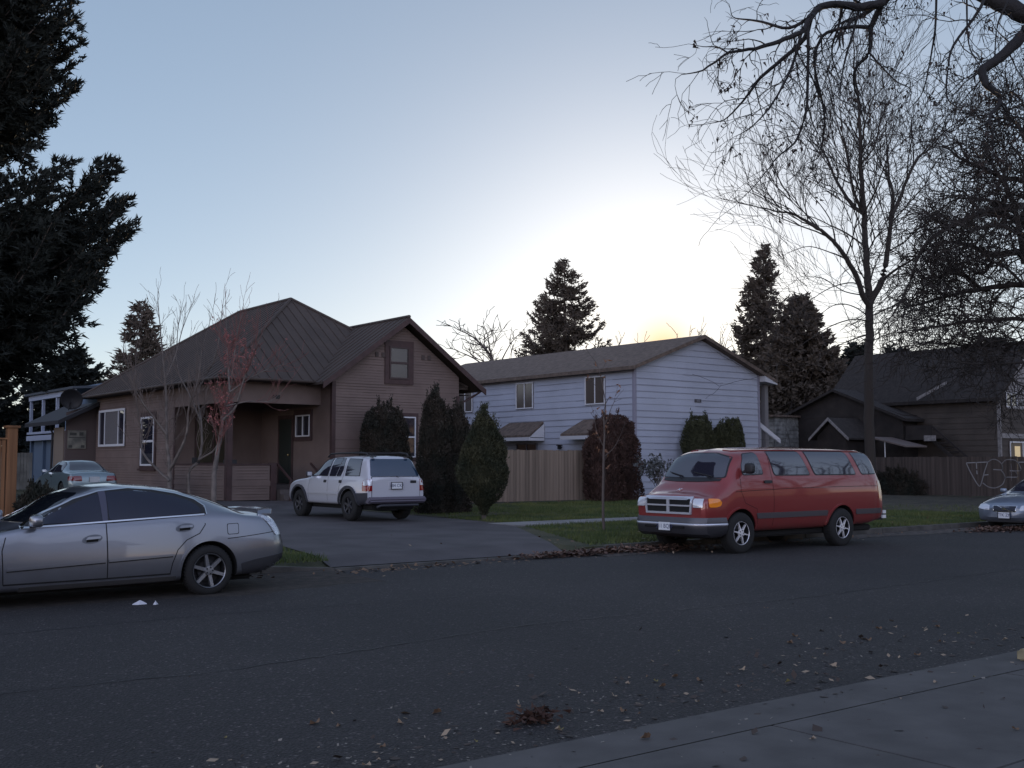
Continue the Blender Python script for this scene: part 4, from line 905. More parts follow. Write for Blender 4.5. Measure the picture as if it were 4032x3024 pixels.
plate(SED, (4.96, 0, .62), (0, 1, 0), (1, 0, 0), None)
b = MB(); b.box((.5, -.68, .16), (4.5, .68, .24)); b.build('underbody', UNDER, SED, bevel=.03)

# ---------------------------------------------------- white SUV, tail to the street
SUVP = paint('suv_white', (.50, .51, .55), .12, .3, dirt=(.2, .19, .18), dz=.5)
CLAD = mat('suv_cladding', (.035, .036, .045), .6)
SUV = thing('white_suv', 'white four wheel drive car with roof rails parked tail out on the driveway', 'car', (15.05, 28.65, g(27) - .0), R(-90), world=False)
# local x: nose 0 -> tail 4.45, turned so the tail faces the street
Ss = [(0.00, .48, .60, .64, .66, .78, .62, .03, .50, .84),
      (0.12, .42, .76, .66, .80, .88, .76, .04, .60, .96),
      (0.60, .38, .82, .70, .865, 1.0, .82, .04, .66, 1.06),
      (1.20, .38, .83, .72, .87, 1.06, .83, .05, .66, 1.12),
      (1.38, .38, .83, .72, .87, 1.08, .82, .06, .64, 1.22),
      (1.65, .38, .83, .72, .87, 1.09, .82, .07, .62, 1.42),
      (1.98, .38, .83, .72, .87, 1.10, .82, .07, .63, 1.60),
      (2.35, .38, .83, .72, .87, 1.10, .82, .07, .64, 1.645),
      (3.30, .38, .83, .72, .87, 1.10, .82, .06, .66, 1.665),
      (3.95, .40, .83, .72, .865, 1.10, .82, .06, .67, 1.65),
      (4.12, .42, .82, .72, .86, 1.10, .81, .06, .66, 1.62),
      (4.26, .43, .81, .72, .85, 1.10, .80, .09, .66, 1.48),
      (4.40, .45, .80, .72, .84, 1.05, .79, .08, .68, 1.22),
      (4.45, .47, .79, .72, .825, 1.0, .78, .04, .68, 1.10)]
SX1, SX2, SZ = .82, 3.52, .375
_, bs = make_body(SUV, Ss, SUVP, [(SX1, SZ, .45, .56, 1.1), (SX2, SZ, .44, .56, 1.1)], nx=90)
for s in (-1, 1):
    for pl_ in ([(1.52, 1.13), (1.70, 1.33), (1.93, 1.53), (2.38, 1.565), (2.36, 1.13)], [(2.46, 1.13), (2.48, 1.57), (2.95, 1.575), (2.80, 1.13)], [(2.84, 1.13), (2.98, 1.57), (3.10, 1.565), (3.14, 1.3), (3.06, 1.13)], [(3.30, 1.14), (3.28, 1.565), (3.95, 1.55), (4.02, 1.14)]):
        cx_ = sum(p[0] for p in pl_) / len(pl_); cz_ = sum(p[1] for p in pl_) / len(pl_)
        wn = decal('side_window', GLASS_L, SUV, bs, pl_, 'y', s, .007, rnd_=.04)
        decal('window_seal', DARK, wn, bs, [(cx_ + (p[0]-cx_)*1.06, cz_ + (p[1]-cz_)*1.07) for p in pl_], 'y', s, .003, rnd_=.04)
    seam(SUV, bs, [(2.42, 1.6), (2.42, 1.1), (2.44, .42)], s); seam(SUV, bs, [(1.42, 1.08), (1.36, .8), (1.38, .42)], s); seam(SUV, bs, [(3.2, 1.6), (3.2, 1.1), (3.05, .85), (2.98, .42)], s)
    strip_decal('side_moulding', SUVP, SUV, bs, [(1.3, .68), (2.95, .68)], .05, 'y', s, .016, skirt=True)
    decal('cladding', CLAD, SUV, bs, [(3.98, .44), (3.94, .70), (4.44, .72), (4.44, .46)], 'y', s, .016, rnd_=.02)
    for ax in (SX1, SX2):
        arc = [(ax + .52 * math.cos(t), SZ + .51 * math.sin(t)) for t in np.linspace(.1, math.pi - .1, 22)]; inn = [(ax + .452 * math.cos(t), SZ + .45 * math.sin(t)) for t in np.linspace(.1, math.pi - .1, 22)]
        decal('wheel_flare', CLAD, SUV, bs, arc + inn[::-1], 'y', s, .035, grid=.05)
    for hx in (2.20, 3.02): decal('door_handle', DARK, SUV, bs, [(hx, .95), (hx, 1.02), (hx + .14, 1.02), (hx + .14, .95)], 'y', s, .012, rnd_=.012)
    rc = decal('tail_light', LAMPR, SUV, bs, [(4.22, .76), (4.20, .95), (4.24, 1.04), (4.38, 1.06), (4.44, 1.04), (4.445, .76)], 'y', s, .012, rnd_=.02)
    decal('reverse_lens', LAMPW, rc, bs, [(4.25, .90), (4.25, 1.02), (4.30, 1.05), (4.40, 1.05), (4.43, .90)], 'y', s, .020, rnd_=.02)
    r2_ = decal('tail_light_rear', LAMPR, rc, bs, [(s*.70, .76), (s*.70, 1.05), (s*.80, 1.05), (s*.82, .76)], 'x', 1, .014, rnd_=.01)
    decal('reverse_lens', LAMPW, rc, bs, [(s*.71, .90), (s*.71, 1.045), (s*.795, 1.045), (s*.805, .90)], 'x', 1, .020, rnd_=.01)
    b = MB(); pr = [(2.0, 1.62), (2.15, 1.70), (2.6, 1.715), (3.7, 1.725), (4.0, 1.70), (4.08, 1.64)]; b.tube([(x, s * .60, z) for x, z in pr], .022, 8)
    b.build('roof_rail', DARK, SUV, smooth=True)
    mirror(SUV, 1.55, s * .85, 1.17, CLAD, s, .17, .15, .11)
for x in (2.5, 3.6):
    b = MB(); b.box((x, -.60, 1.712), (x + .06, .60, 1.738)); b.build('roof_bar', DARK, SUV, bevel=.008)
for x in (SX1, SX2):
    for s in (-1, 1): wheel(SUV, x, s * .735, SZ, .372, .245, 6, .56, s, 'star', mat('dull_alloy', (.10, .10, .11), .5, .7))
rg = decal('rear_screen', mat('blue_tint_glass', (.012, .03, .06), .05), SUV, bs, [(-.72, 1.12), (-.60, 1.56), (.60, 1.56), (.72, 1.12)], 'x', 1, .010, rnd_=.05)
rg.data.materials[0].node_tree.nodes['Principled BSDF'].inputs['IOR'].default_value = 2.0
decal('tailgate', SUVP, SUV, bs, [(-.70, .56), (-.70, 1.10), (.70, 1.10), (.70, .56)], 'x', 1, .012, rnd_=.03)
decal('tailgate_gap', UNDER, SUV, bs, [(-.715, .545), (-.715, 1.115), (.715, 1.115), (.715, .545)], 'x', 1, .002, rnd_=.03, skirt=False)
pr_ = decal('plate_recess', SUVP, SUV, bs, [(-.24, .80), (-.22, .99), (.22, .99), (.24, .80)], 'x', 1, .022, rnd_=.02)
plate(SUV, (4.49, 0, .89), (0, 1, 0), (1, 0, 0), '184 CKF')
decal('handle', DARK, SUV, bs, [(.42, .95), (.42, 1.02), (.60, 1.02), (.60, .95)], 'x', 1, .016, rnd_=.01)
b = MB(); b.tube([(4.47, .06, 1.10), (4.44, .0, 1.13), (4.42, -.32, 1.11)], .012, 6); b.build('wiper', DARK, SUV)
for y in (-.5, .5):
    b = MB(); b.box((4.05, y - .05, 1.615), (4.24, y + .05, 1.64)); b.build('glass_hinge', DARK, SUV, bevel=.006)
b = MB()
prof = [(4.30, .46), (4.52, .44), (4.60, .52), (4.585, .60), (4.47, .62)]
for y0, y1 in ((-.84, .84),):
    b.prism([(x, y0, z) for x, z in prof], (0, y1 - y0, 0))
b.build('rear_bumper', mat('bumper_mauve', (.10, .09, .12), .5), SUV, bevel=.03)
b = MB(); b.tube([(4.52, -.60, .36), (4.56, -.5, .40), (4.56, .6, .40)], .03, 8); b.build('tow_bar', CLAD, SUV)
b = MB(); b.box((.4, -.62, .28), (4.35, .62, .42)); b.build('underbody', UNDER, SUV, bevel=.03)
b = MB(); b.lathe([(0, -.09), (.30, -.09), (.34, -.05), (.34, .05), (.30, .09), (0, .09)], 28, axis='z', c=(4.0, 0, .34)); b.build('spare_wheel', RUB, SUV, smooth=True)

# ---------------------------------------------------- two more saloons: teal one by the house, silver blue one at the right
def small_sedan(name, label, pm, loc, rz, tail=True, plate_txt=None, estate=False):
    car = thing(name, label, 'car', loc, rz, world=False)
    S = [(0.00, .34, .52, .46, .58, .56, .55, .03, .44, .60), (0.10, .24, .72, .48, .77, .62, .73, .05, .56, .70), (0.55, .20, .80, .52, .85, .74, .80, .05, .62, .86), (1.15, .19, .82, .54, .86, .88, .81, .05, .62, .96),
         (1.45, .19, .82, .55, .86, .92, .80, .07, .58, 1.08), (1.85, .19, .82, .55, .86, .93, .80, .07, .55, 1.30), (2.25, .19, .82, .56, .86, .94, .80, .07, .545, 1.39), (2.9, .19, .82, .56, .86, .95, .80, .07, .54, 1.38),
         (3.3, .20, .82, .57, .855, .96, .79, .07, .54, 1.29), (3.7, .21, .81, .58, .85, .96, .78, .06, .54, 1.08), (3.9, .22, .80, .60, .84, .95, .77, .05, .56, 1.01), (4.25, .24, .78, .62, .82, .92, .75, .04, .58, .98), (4.38, .30, .74, .62, .78, .84, .72, .03, .56, .92), (4.43, .38, .68, .58, .73, .72, .66, .03, .50, .78)]
    _, bv = make_body(car, S, pm, [(.92, .31, .36, .56, 1.1), (3.52, .31, .36, .56, 1.1)], nx=60)
    for s in (-1, 1):
        for pl_ in ([(1.58, .96), (1.95, 1.22), (2.20, 1.31), (2.38, 1.32), (2.38, .97)], [(2.46, .97), (2.47, 1.32), (2.95, 1.30), (3.2, 1.22), (3.34, .98)]):
            wn = decal('side_window', GLASS_L, car, bv, pl_, 'y', s, .006, rnd_=.04)
            cx_ = sum(p[0] for p in pl_) / len(pl_); cz_ = sum(p[1] for p in pl_) / len(pl_)
            decal('window_seal', DARK, wn, bv, [(cx_ + (p[0]-cx_)*1.07, cz_ + (p[1]-cz_)*1.1) for p in pl_], 'y', s, .003, rnd_=.04)
        seam(car, bv, [(2.42, .95), (2.43, .28)], s); decal('door_handle', DARK, car, bv, [(2.2, .79), (2.2, .83), (2.34, .83), (2.34, .79)], 'y', s, .01)
        decal('tail_light', LAMPR, car, bv, [(s*.40, .66), (s*.42, .84), (s*.70, .84), (s*.74, .68)], 'x', 1, .012, rnd_=.05)
        tl = decal('side_tail_light', LAMPR, car, bv, [(4.20, .68), (4.16, .82), (4.38, .84), (4.43, .68)], 'y', s, .01, rnd_=.03)
        hl = decal('headlight', LAMPW, car, bv, [(s*.40, .52), (s*.42, .64), (s*.60, .68), (s*.74, .67), (s*.76, .56)], 'x', -1, .012, grid=.04, rnd_=.03)
        decal('headlight_side', LAMPW, hl, bv, [(.06, .56), (.12, .67), (.34, .70), (.26, .60)], 'y', s, .008, rnd_=.02)
        mirror(car, 1.62, s * .80, 1.0, pm, s, .17, .11, .11)
    for x in (.92, 3.52):
        for s in (-1, 1): wheel(car, x, s * .735, .31, .305, .19, 5, .62, s, 'star')
    decal('windscreen', GLASS_L, car, bv, [(-.62, .99), (-.47, 1.32), (.47, 1.32), (.62, .99)], 'x', -1, .005, rnd_=.05)
    decal('rear_screen', GLASS_L, car, bv, [(-.60, 1.03), (-.46, 1.32), (.46, 1.32), (.60, 1.03)], 'x', 1, .005, rnd_=.05)
    g_ = decal('grille', mat('grille_blue', (.03, .035, .05), .4, .4), car, bv, [(-.28, .50), (-.31, .63), (.31, .63), (.28, .50)], 'x', -1, .012, rnd_=.02)
    if tail:
        plate(car, (4.455, 0, .72), (0, 1, 0), (1, 0, 0), None, rim=SOCK)
    else:
        strip_decal('badge_bar', CHROME, g_, bv, [(-.22, .49), (.22, .635)], .014, 'x', -1, .02, skirt=True)
        decal('badge', CHROME, g_, bv, [(.05 * math.cos(t), .565 + .03 * math.sin(t)) for t in np.linspace(0, 6.28, 13)[:-1]], 'x', -1, .026, grid=.02)
        decal('grille_rim', CHROME, g_, bv, [(-.30, .485), (-.335, .645), (.335, .645), (.30, .485)], 'x', -1, .006, rnd_=.02)
        plate(car, (-.03, 0, .40), (0, -1, 0), (-1, 0, 0), plate_txt)
        b = MB(); b.tube([on(bv, y, .98 + .05 * (y + .5), .02) for y in (-.5, -.3, -.1, .1)], .009, 5); b.build('wiper', DARK, car)
        b = MB(); b.box((-.02, -.5, .22), (.04, .5, .27)); b.build('air_dam', DARK, car, bevel=.01)
    b = MB(); b.box((.5, -.62, .16), (4.2, .62, .24)); b.build('underbody', UNDER, car, bevel=.02)
    return car
TEAL = paint('teal_silver', (.20, .27, .30), .5, .3)
small_sedan('teal_sedan', 'pale teal sedan parked tail out beside the brown house, far left', TEAL, (12.15, 43.4, g(42)), R(-90), True)
BLUS = paint('silver_blue', (.22, .26, .33), .5, .3)
small_sedan('blue_sedan', 'silver blue sedan with diagonal grille bar facing left at the right edge', BLUS, (27.75, 15.05, 0), 0, False, 'TTK ZN')
# ------------------------------------------------------------------ fences
def board_mat(name, col, amt=.35, bw=7.1):
    m = mat(name, col, .85); n = m.node_tree; b = n.nodes['Principled BSDF']; tc = n.nodes.new('ShaderNodeTexCoord')
    def nz(sx, sz, det):
        mp = n.nodes.new('ShaderNodeMapping'); mp.inputs['Scale'].default_value = (sx, sx, sz); n.links.new(tc.outputs['Object'], mp.inputs[0]); t = n.nodes.new('ShaderNodeTexNoise'); t.inputs['Scale'].default_value = 1; t.inputs['Detail'].default_value = det; n.links.new(mp.outputs[0], t.inputs['Vector']); return t
    a, c = nz(bw, .12, 1), nz(45, 1.2, 5); r = n.nodes.new('ShaderNodeValToRGB'); r.color_ramp.elements[0].position = .3; r.color_ramp.elements[1].position = .7
    r.color_ramp.elements[0].color = (*[q * (1 - amt) for q in col], 1); r.color_ramp.elements[1].color = (*[q * (1 + amt) for q in col], 1)
    mx = n.nodes.new('ShaderNodeMath'); mx.operation = 'MULTIPLY_ADD'; n.links.new(c.outputs['Fac'], mx.inputs[0]); mx.inputs[1].default_value = .35; n.links.new(a.outputs['Fac'], mx.inputs[2]); sb = n.nodes.new('ShaderNodeMath'); sb.operation = 'SUBTRACT'; n.links.new(mx.outputs[0], sb.inputs[0]); sb.inputs[1].default_value = .175
    n.links.new(sb.outputs[0], r.inputs[0]); n.links.new(r.outputs[0], b.inputs['Base Color']); bp = n.nodes.new('ShaderNodeBump'); bp.inputs['Strength'].default_value = .4; bp.inputs['Distance'].default_value = .006; n.links.new(c.outputs['Fac'], bp.inputs['Height']); n.links.new(bp.outputs[0], b.inputs['Normal']); return m
CED = board_mat('grey_cedar', (.185, .14, .105), .30)
CEDN = board_mat('new_cedar', (.19, .092, .042), .4, 5)
CEDD = board_mat('dark_cedar', (.072, .055, .047), .35)
CEDP = mat('pale_weathered_fence', (.13, .13, .12), .9, noise=(2, .3))
def fence(name, label, p0, p1, z0, h, m, bw=.14, posts=2.4, rail=True, face=1, caps=False, rs=1, group=None):
    P0, P1 = Vector((*p0, 0)), Vector((*p1, 0)); L = (P1 - P0).length; d = (P1 - P0) / L; n = Vector((-d.y, d.x, 0)) * face; r = random.Random(rs)
    f = thing(name, label, 'fence', (*((P0 + P1) * .5).xy, z0), group=group)
    b = MB(); a = 0
    while a < L - .02:
        w_ = min(bw, L - a) - .012; t = h + r.uniform(-.015, .015); o = r.uniform(0, .006); k = len(b.v)
        pts = [P0 + d * x + n * y + Vector((0, 0, z)) for z in (z0 + .04, z0 + t) for x, y in ((a, o), (a + w_, o), (a + w_, o + .018), (a, o + .018))]
        b.v += [tuple(p) for p in pts]; b.f += [tuple(k+i for i in q) for q in ((0,3,2,1),(4,5,6,7),(0,1,5,4),(1,2,6,5),(2,3,7,6),(3,0,4,7))]; a += bw
    b.build('board_panel', m, f)
    b = MB(); 
    for zz in (z0 + .3, z0 + h - .3):
        k = len(b.v); pts = [P0 + d * x + n * y + Vector((0, 0, z)) for z in (zz, zz + .09) for x, y in ((0, -.04), (L, -.04), (L, -.002), (0, -.002))]
        b.v += [tuple(p) for p in pts]; b.f += [tuple(k+i for i in q) for q in ((0,3,2,1),(4,5,6,7),(0,1,5,4),(1,2,6,5),(2,3,7,6),(3,0,4,7))]
    b.build('rail', m, f)
    x = 0
    while x <= L + .01:
        k = len(b.v); b = MB(); xx = min(x, L - .1)
        pts = [P0 + d * u_ + n * y + Vector((0, 0, z)) for z in (z0 - .1, z0 + h - .05) for u_, y in ((xx, -.13), (xx + .09, -.13), (xx + .09, -.042), (xx, -.042))]
        b.v = [tuple(p) for p in pts]; b.f = [(0,3,2,1),(4,5,6,7),(0,1,5,4),(1,2,6,5),(2,3,7,6),(3,0,4,7)]; b.build('post', m, f); x += posts
    if caps:
        b = MB(); k = 0; pts = [P0 + d * x + n * y + Vector((0, 0, z)) for z in (z0 + h + .02, z0 + h + .06) for x, y in ((-.02, -.05), (L + .02, -.05), (L + .02, .06), (-.02, .06))]
        b.v = [tuple(p) for p in pts]; b.f = [(0,3,2,1),(4,5,6,7),(0,1,5,4),(1,2,6,5),(2,3,7,6),(3,0,4,7)]; b.build('cap', m, f)
    return f
fence('board_fence', 'weathered pale cedar board fence in front of the blue house canopies', (21.6, 31.2), (27.9, 31.2), .34, 1.86, CED, face=-1, rs=3)
RF = fence('board_fence', 'long dark cedar fence with white spray painted letters at the right', (45.5, 19.0), (45.5, 35.5), .27, 1.74, CEDD, face=1, rs=5)
fence('board_fence', 'knotty orange cedar fence with a cap rail at the left edge', (-4, 29.8), (7.1, 29.8), .33, 1.98, CEDN, bw=.20, face=-1, caps=True, rs=7)
b = MB(); b.box((7.12, 29.72, .2), (7.36, 29.96, 2.62)); b.box((7.07, 29.67, 2.62), (7.41, 30.01, 2.68)); tag(b.build('fence_post', CEDN, bevel=.01), 'thick brown cedar gate post ending the orange fence', 'post')
fence('board_fence', 'low pale grey board fence in the gap left of the lean-to', (9.6, 53.5), (13.9, 53.5), .5, 1.7, CEDP, face=-1, rs=9)
GRAF= [[(26.32,1.74),(25.34,1.78)],[(25.86,1.77),(25.85,1.49)],[(25.85,1.41),(25.84,1.26)],[(26.32,1.72),(26.11,1.28),(25.78,0.76),(25.65,0.9),(25.51,1.34),(25.34,1.78)],[(25.34,1.78),(25.12,1.89),(24.91,1.86),(24.73,1.71),(24.69,1.55),(24.74,1.45),(25.09,1.46)],[(24.74,1.43),(24.61,1.23),(24.6,1.06),(24.73,0.82),(25.04,0.68),(25.34,0.72),(25.59,0.88)],[(24.71,1.71),(24.54,1.86),(24.3,1.88),(24.09,1.83),(23.95,1.67),(23.89,1.47),(23.99,1.41),(24.36,1.41)],[(24.13,1.39),(24.05,1.26),(24.08,1.15),(24.47,1.14),(24.58,1.08)],[(24.0,1.77),(23.44,1.78)],[(25.51,1.22),(25.33,1.24)]]
def smooth_line(p, n=6):
    if len(p) < 3: return p
    P = [Vector(q) for q in p]; P = [2*P[0]-P[1]] + P + [2*P[-1]-P[-2]]; o = []
    for i in range(1, len(P) - 2):
        for k in range(n):
            t = k / n; o.append(tuple(.5*((2*P[i]) + (P[i+1]-P[i-1])*t + (2*P[i-1]-5*P[i]+4*P[i+1]-P[i+2])*t*t + (3*P[i]-P[i-1]-3*P[i+1]+P[i+2])*t**3)))
    return o + [tuple(P[-2])]
b = MB()
for l in GRAF:
    q = smooth_line(l); V = [Vector(p) for p in q]
    for i in range(len(V) - 1):
        d = (V[i+1] - V[i]); n = Vector((-d.y, d.x)).normalized() * .022; e = d.normalized() * .008
        A, B2, C2, D2 = V[i] - e + n, V[i] - e - n, V[i+1] + e - n, V[i+1] + e + n
        b.quad(*[(45.5 - .028, p.x, p.y) for p in (A, B2, C2, D2)])
b.build('graffiti', mat('spray_white', (.30, .29, .29), .7), RF)
# ------------------------------------------------------------------ house at the far right, seen over the fence
RHW = mat('tan_board_siding', (.062, .050, .042), .85, noise=(1.5, .2)); RHL = mat('grey_shingle', (.22, .205, .20), .8, noise=(9, .3))
RH = thing('tan_house', 'tan lap sided house with steep dark roof and lit window behind the graffiti fence', 'house', (52, 29, .3))
cu, cv = 49.85, 27.14
b = MB(); b.box((cu + .03, cv + .03, .2), (cu + 5.17, cv + 9.2, 5.0)); b.poly([(cu, cv + .03, 4.95), (cu + 5.2, cv + .03, 4.95), (cu + 2.6, cv + .03, 7.3)])
siding(b, (cu, cv + 9.2), (0, -1), (-1, 0), .4, 5.0, .27, lambda z: [(0, 9.2)], .025)
siding(b, (cu, cv), (1, 0), (0, -1), .4, 5.0, .27, lambda z: [(0, 5.2)], .025); b.build('wall', RHW, RH)
b = MB(); siding(b, (cu, cv - .005), (1, 0), (0, -1), 5.0, 7.35, .16, lambda z: [(max(0, (z - 5) / .95), min(5.2, 5.2 - (z - 5) / .95))], .02); siding(b, (cu, cv - .012), (1, 0), (0, -1), 4.35, 5.0, .16, lambda z: [(.6, 5.2)], .02); b.build('gable_shingles', RHL, RH)
b = MB(); b.prism([(cu - .4, cv - .3, 4.78), (cu + 2.6, cv - .3, 7.62), (cu + 2.6, cv + 9.6, 7.62), (cu - .4, cv + 9.6, 4.78)], (0, 0, -.16)); b.prism([(cu + 2.6, cv - .3, 7.62), (cu + 5.6, cv - .3, 4.78), (cu + 5.6, cv + 9.6, 4.78), (cu + 2.6, cv + 9.6, 7.62)], (0, 0, -.16)); b.build('roof', DSH, RH)
b = MB(); b.box((cu - .01, cv - .035, .4), (cu + .1, cv - .026, 5.0)); b.box((cu - .035, cv - .03, .4), (cu - .026, cv + .1, 5.0)); b.box((cu + .1, cv - .06, 2.9), (cu + 5.2, cv - .03, 3.12)); b.box((cu + .6, cv - .09, 4.28), (cu + 5.2, cv - .035, 4.36)); b.build('trim_board', RHL, RH)
LIT = mat('lit_blind', (.6, .5, .3), .8, emis=(1, .72, .35, .35))
wn = window(RH, (cu + .75, cv), (1, 0), (0, -1), .9, 2.4, 1.85, pane=mat('dim_room', (.05, .03, .02), .3), fw=.06, split='v')
b = MB(); b.box((cu + 1.22, cv - .0475, .95), (cu + 1.72, cv - .0462, 2.53)); b.build('lit_blind', LIT, wn)
window(RH, (cu + .55, cv), (1, 0), (0, -1), 4.36, 1.0, .7, pane=GLASS_L, fw=.05, split='v')
DKW = mat('dark_shed_wall', (.024, .019, .017), .9, noise=(2, .3))
LW_ = thing('rear_wing', 'lower dark wing of the tan house with pale bargeboard among the branches', 'house', (50, 34, .3))
b = MB(); b.box((48.6, 31.4, .2), (54, 39, 4.1)); b.poly([(48.58, 31.4, 4.1), (48.58, 39, 4.1), (48.58, 35.2, 5.4)]); b.build('wall', DKW, LW_)
b = MB(); b.prism([(48.2, 31.0, 3.9), (54, 31.0, 3.9), (54, 35.2, 5.55), (48.2, 35.2, 5.55)], (0, 0, -.14)); b.prism([(48.2, 35.2, 5.55), (54, 35.2, 5.55), (54, 39.4, 3.9), (48.2, 39.4, 3.9)], (0, 0, -.14)); b.build('roof', DSH, LW_)
b = MB(); b.prism([(49.2, 29.4, 5.5), (49.2, 31.0, 4.8), (49.2, 31.0, 4.95), (49.2, 29.4, 5.65)], (.05, 0, 0)); b.build('bargeboard', RHL, LW_)
ST = thing('back_stairs', 'dark timber stairs and landing running down the tan house wall', 'stairs', (49, 28, .3))
b = MB()
for k in range(11): b.box((48.7, 29.9 - .26 * k, 2.9 - .22 * k), (49.7, 30.16 - .26 * k, 2.95 - .22 * k))
b.build('tread', DKW, ST)
b = MB(); b.box((48.6, 30.1, 2.85), (49.8, 31.3, 2.97)); b.build('landing', DKW, ST)
b = MB(); b.box((48.66, 29.9, 2.9), (48.7, 31.3, 3.55)); b.prism([(48.66, 29.9, 3.45), (48.66, 29.9, 3.55), (48.66, 27.1, 1.2), (48.66, 27.1, 1.1)], (.05, 0, 0)); b.prism([(48.66, 29.9, 2.95), (48.66, 29.9, 2.75), (48.66, 27.1, .4), (48.66, 27.1, .6)], (.05, 0, 0)); b.build('railing', DKW, ST)
b = MB(); b.box((48.3, 29.5, 2.78), (48.36, 30.1, 3.05)); b.build('landing_sign', RHL, ST)
# small gabled shed and grey garage between the blue house and the tan one
SD = thing('garden_shed', 'dark garden shed with pale bargeboards on its small gable', 'shed', (47.2, 33.9, .3))
b = MB(); b.box((46.3, 33.05, .2), (49.8, 34.75, 3.05)); b.poly([(46.29, 33.05, 3.05), (46.29, 34.75, 3.05), (46.29, 33.9, 3.8)]); b.build('wall', DKW, SD)
b = MB(); b.prism([(46.05, 32.75, 2.95), (50, 32.75, 2.95), (50, 33.9, 3.98), (46.05, 33.9, 3.98)], (0, 0, -.08)); b.prism([(46.05, 33.9, 3.98), (50, 33.9, 3.98), (50, 35.05, 2.95), (46.05, 35.05, 2.95)], (0, 0, -.08)); b.build('roof', DSH, SD)
b = MB()
for s in (-1, 1): b.prism([(46.0, 33.9, 3.98), (46.0, 33.9, 3.82), (46.0, 33.9 + s*1.17, 2.82), (46.0, 33.9 + s*1.17, 2.96)], (.045, 0, 0))
b.build('bargeboard', RHL, SD)
GA = thing('grey_garage', 'weathered grey plank garage wall right of the blue house', 'garage', (48.5, 38.5, .4))
b = MB(); b.box((46.6, 37.7, .2), (52, 44, 4.1)); siding(b, (46.6, 37.7), (1, 0), (0, -1), .4, 4.15, .22, lambda z: [(0, 5.4)], .03); siding(b, (46.6, 44), (0, -1), (-1, 0), .4, 4.15, .22, lambda z: [(0, 6.3)], .03); b.build('wall', mat('silver_grey_planks', (.20, .20, .19), .9, noise=(3, .45), bump=(12, .6, .02)), GA)
b = MB(); b.box((46.4, 37.5, 4.15), (52.2, 44.2, 4.25)); b.build('roof', SHN, GA)
AW = thing('carport_awning', 'small brown metal awning on a thin white post beyond the fence', 'awning', (44.2, 29.5, .3))
AW.location = (47.4, 30.6, .3)
b = MB(); b.prism([(46.6, 31.9, 3.0), (46.6, 30.0, 2.55), (48.4, 30.0, 2.55), (48.4, 31.9, 3.0)], (0, 0, -.07)); b.build('roof', mat('awning_tan', (.16, .13, .12), .6, .2), AW)
b = MB(); b.tube([(46.75, 31.2, .3), (46.75, 31.2, 2.8)], .03, 6); b.build('post', SOCK, AW)
# neighbour's house beyond the lean-to on the left: pale blue porch on posts
NB = thing('porch_house', 'blue house with white railed upper porch behind the lean-to on the far left', 'house', (20, 62, .5))
NW = mat('dusk_blue_siding', (.12, .17, .24), .8); NT = mat('white_porch_trim', (.38, .42, .52), .6)
b = MB(); b.box((20, 58, .3), (30, 70, 6.2)); b.box((17.0, 58, .3), (20, 65.4, 3.1)); b.build('wall', NW, NB)
b = MB(); b.prism([(16.6, 57, 5.55), (16.6, 66, 5.55), (31, 66, 6.6), (31, 57, 6.6)], (0, 0, -.12)); b.build('roof', mat('teal_dark_roof', (.05, .06, .075), .7), NB)
b = MB(); b.box((16.75, 57.2, 5.15), (16.87, 65.6, 5.5)); b.build('porch_beam', NT, NB)
b = MB(); b.box((16.7, 57.2, 2.95), (16.99, 65.7, 3.22)); b.box((16.72, 57.2, 3.3), (16.9, 65.7, 3.42)); b.build('porch_deck', NT, NB)
for v in (65.4, 63.0, 60.4, 58.4):
    b = MB(); b.box((16.78, v - .08, 3.42), (16.92, v + .08, 5.15)); b.build('porch_post', NT, NB)
    b = MB(); b.box((16.85, v - .1, .4), (17.0, v + .1, 2.95)); b.build('porch_pier', NW, NB)
# houses on the near side of the street, behind the camera, that the car sides mirror
TANW = mat('tan_stucco', (.42, .33, .24), .85, noise=(.8, .12))
for nm, lab, (x0, y0, x1, y1, h) in (('street_house', 'tan house on the near side of the street mirrored in the red van side', (24, -26, 58, -14, 5.2)), ('street_house', 'tan bungalow behind the camera mirrored in the silver sedan doors', (-14, -24, 14, -13, 4.6))):
    t = thing(nm, lab, 'house', ((x0 + x1) / 2, (y0 + y1) / 2, 0)); b = MB(); b.box((x0, y0, -.1), (x1, y1, h)); b.build('wall', TANW, t)
    ym = (y0 + y1) / 2; b = MB(); b.prism([(x0 - .5, y1 + .5, h), (x1 + .5, y1 + .5, h), (x1 + .5, ym, h + 2.8), (x0 - .5, ym, h + 2.8)], (0, 0, -.15)); b.prism([(x0 - .5, ym, h + 2.8), (x1 + .5, ym, h + 2.8), (x1 + .5, y0 - .5, h), (x0 - .5, y0 - .5, h)], (0, 0, -.15)); b.build('roof', SHN, t)
    k = x0 + 2
    while k < x1 - 3: window(t, (k + 1.6, y1), (-1, 0), (0, 1), 1.4, 1.5, 1.3, trim=SOCK, pane=DG); k += 5.2
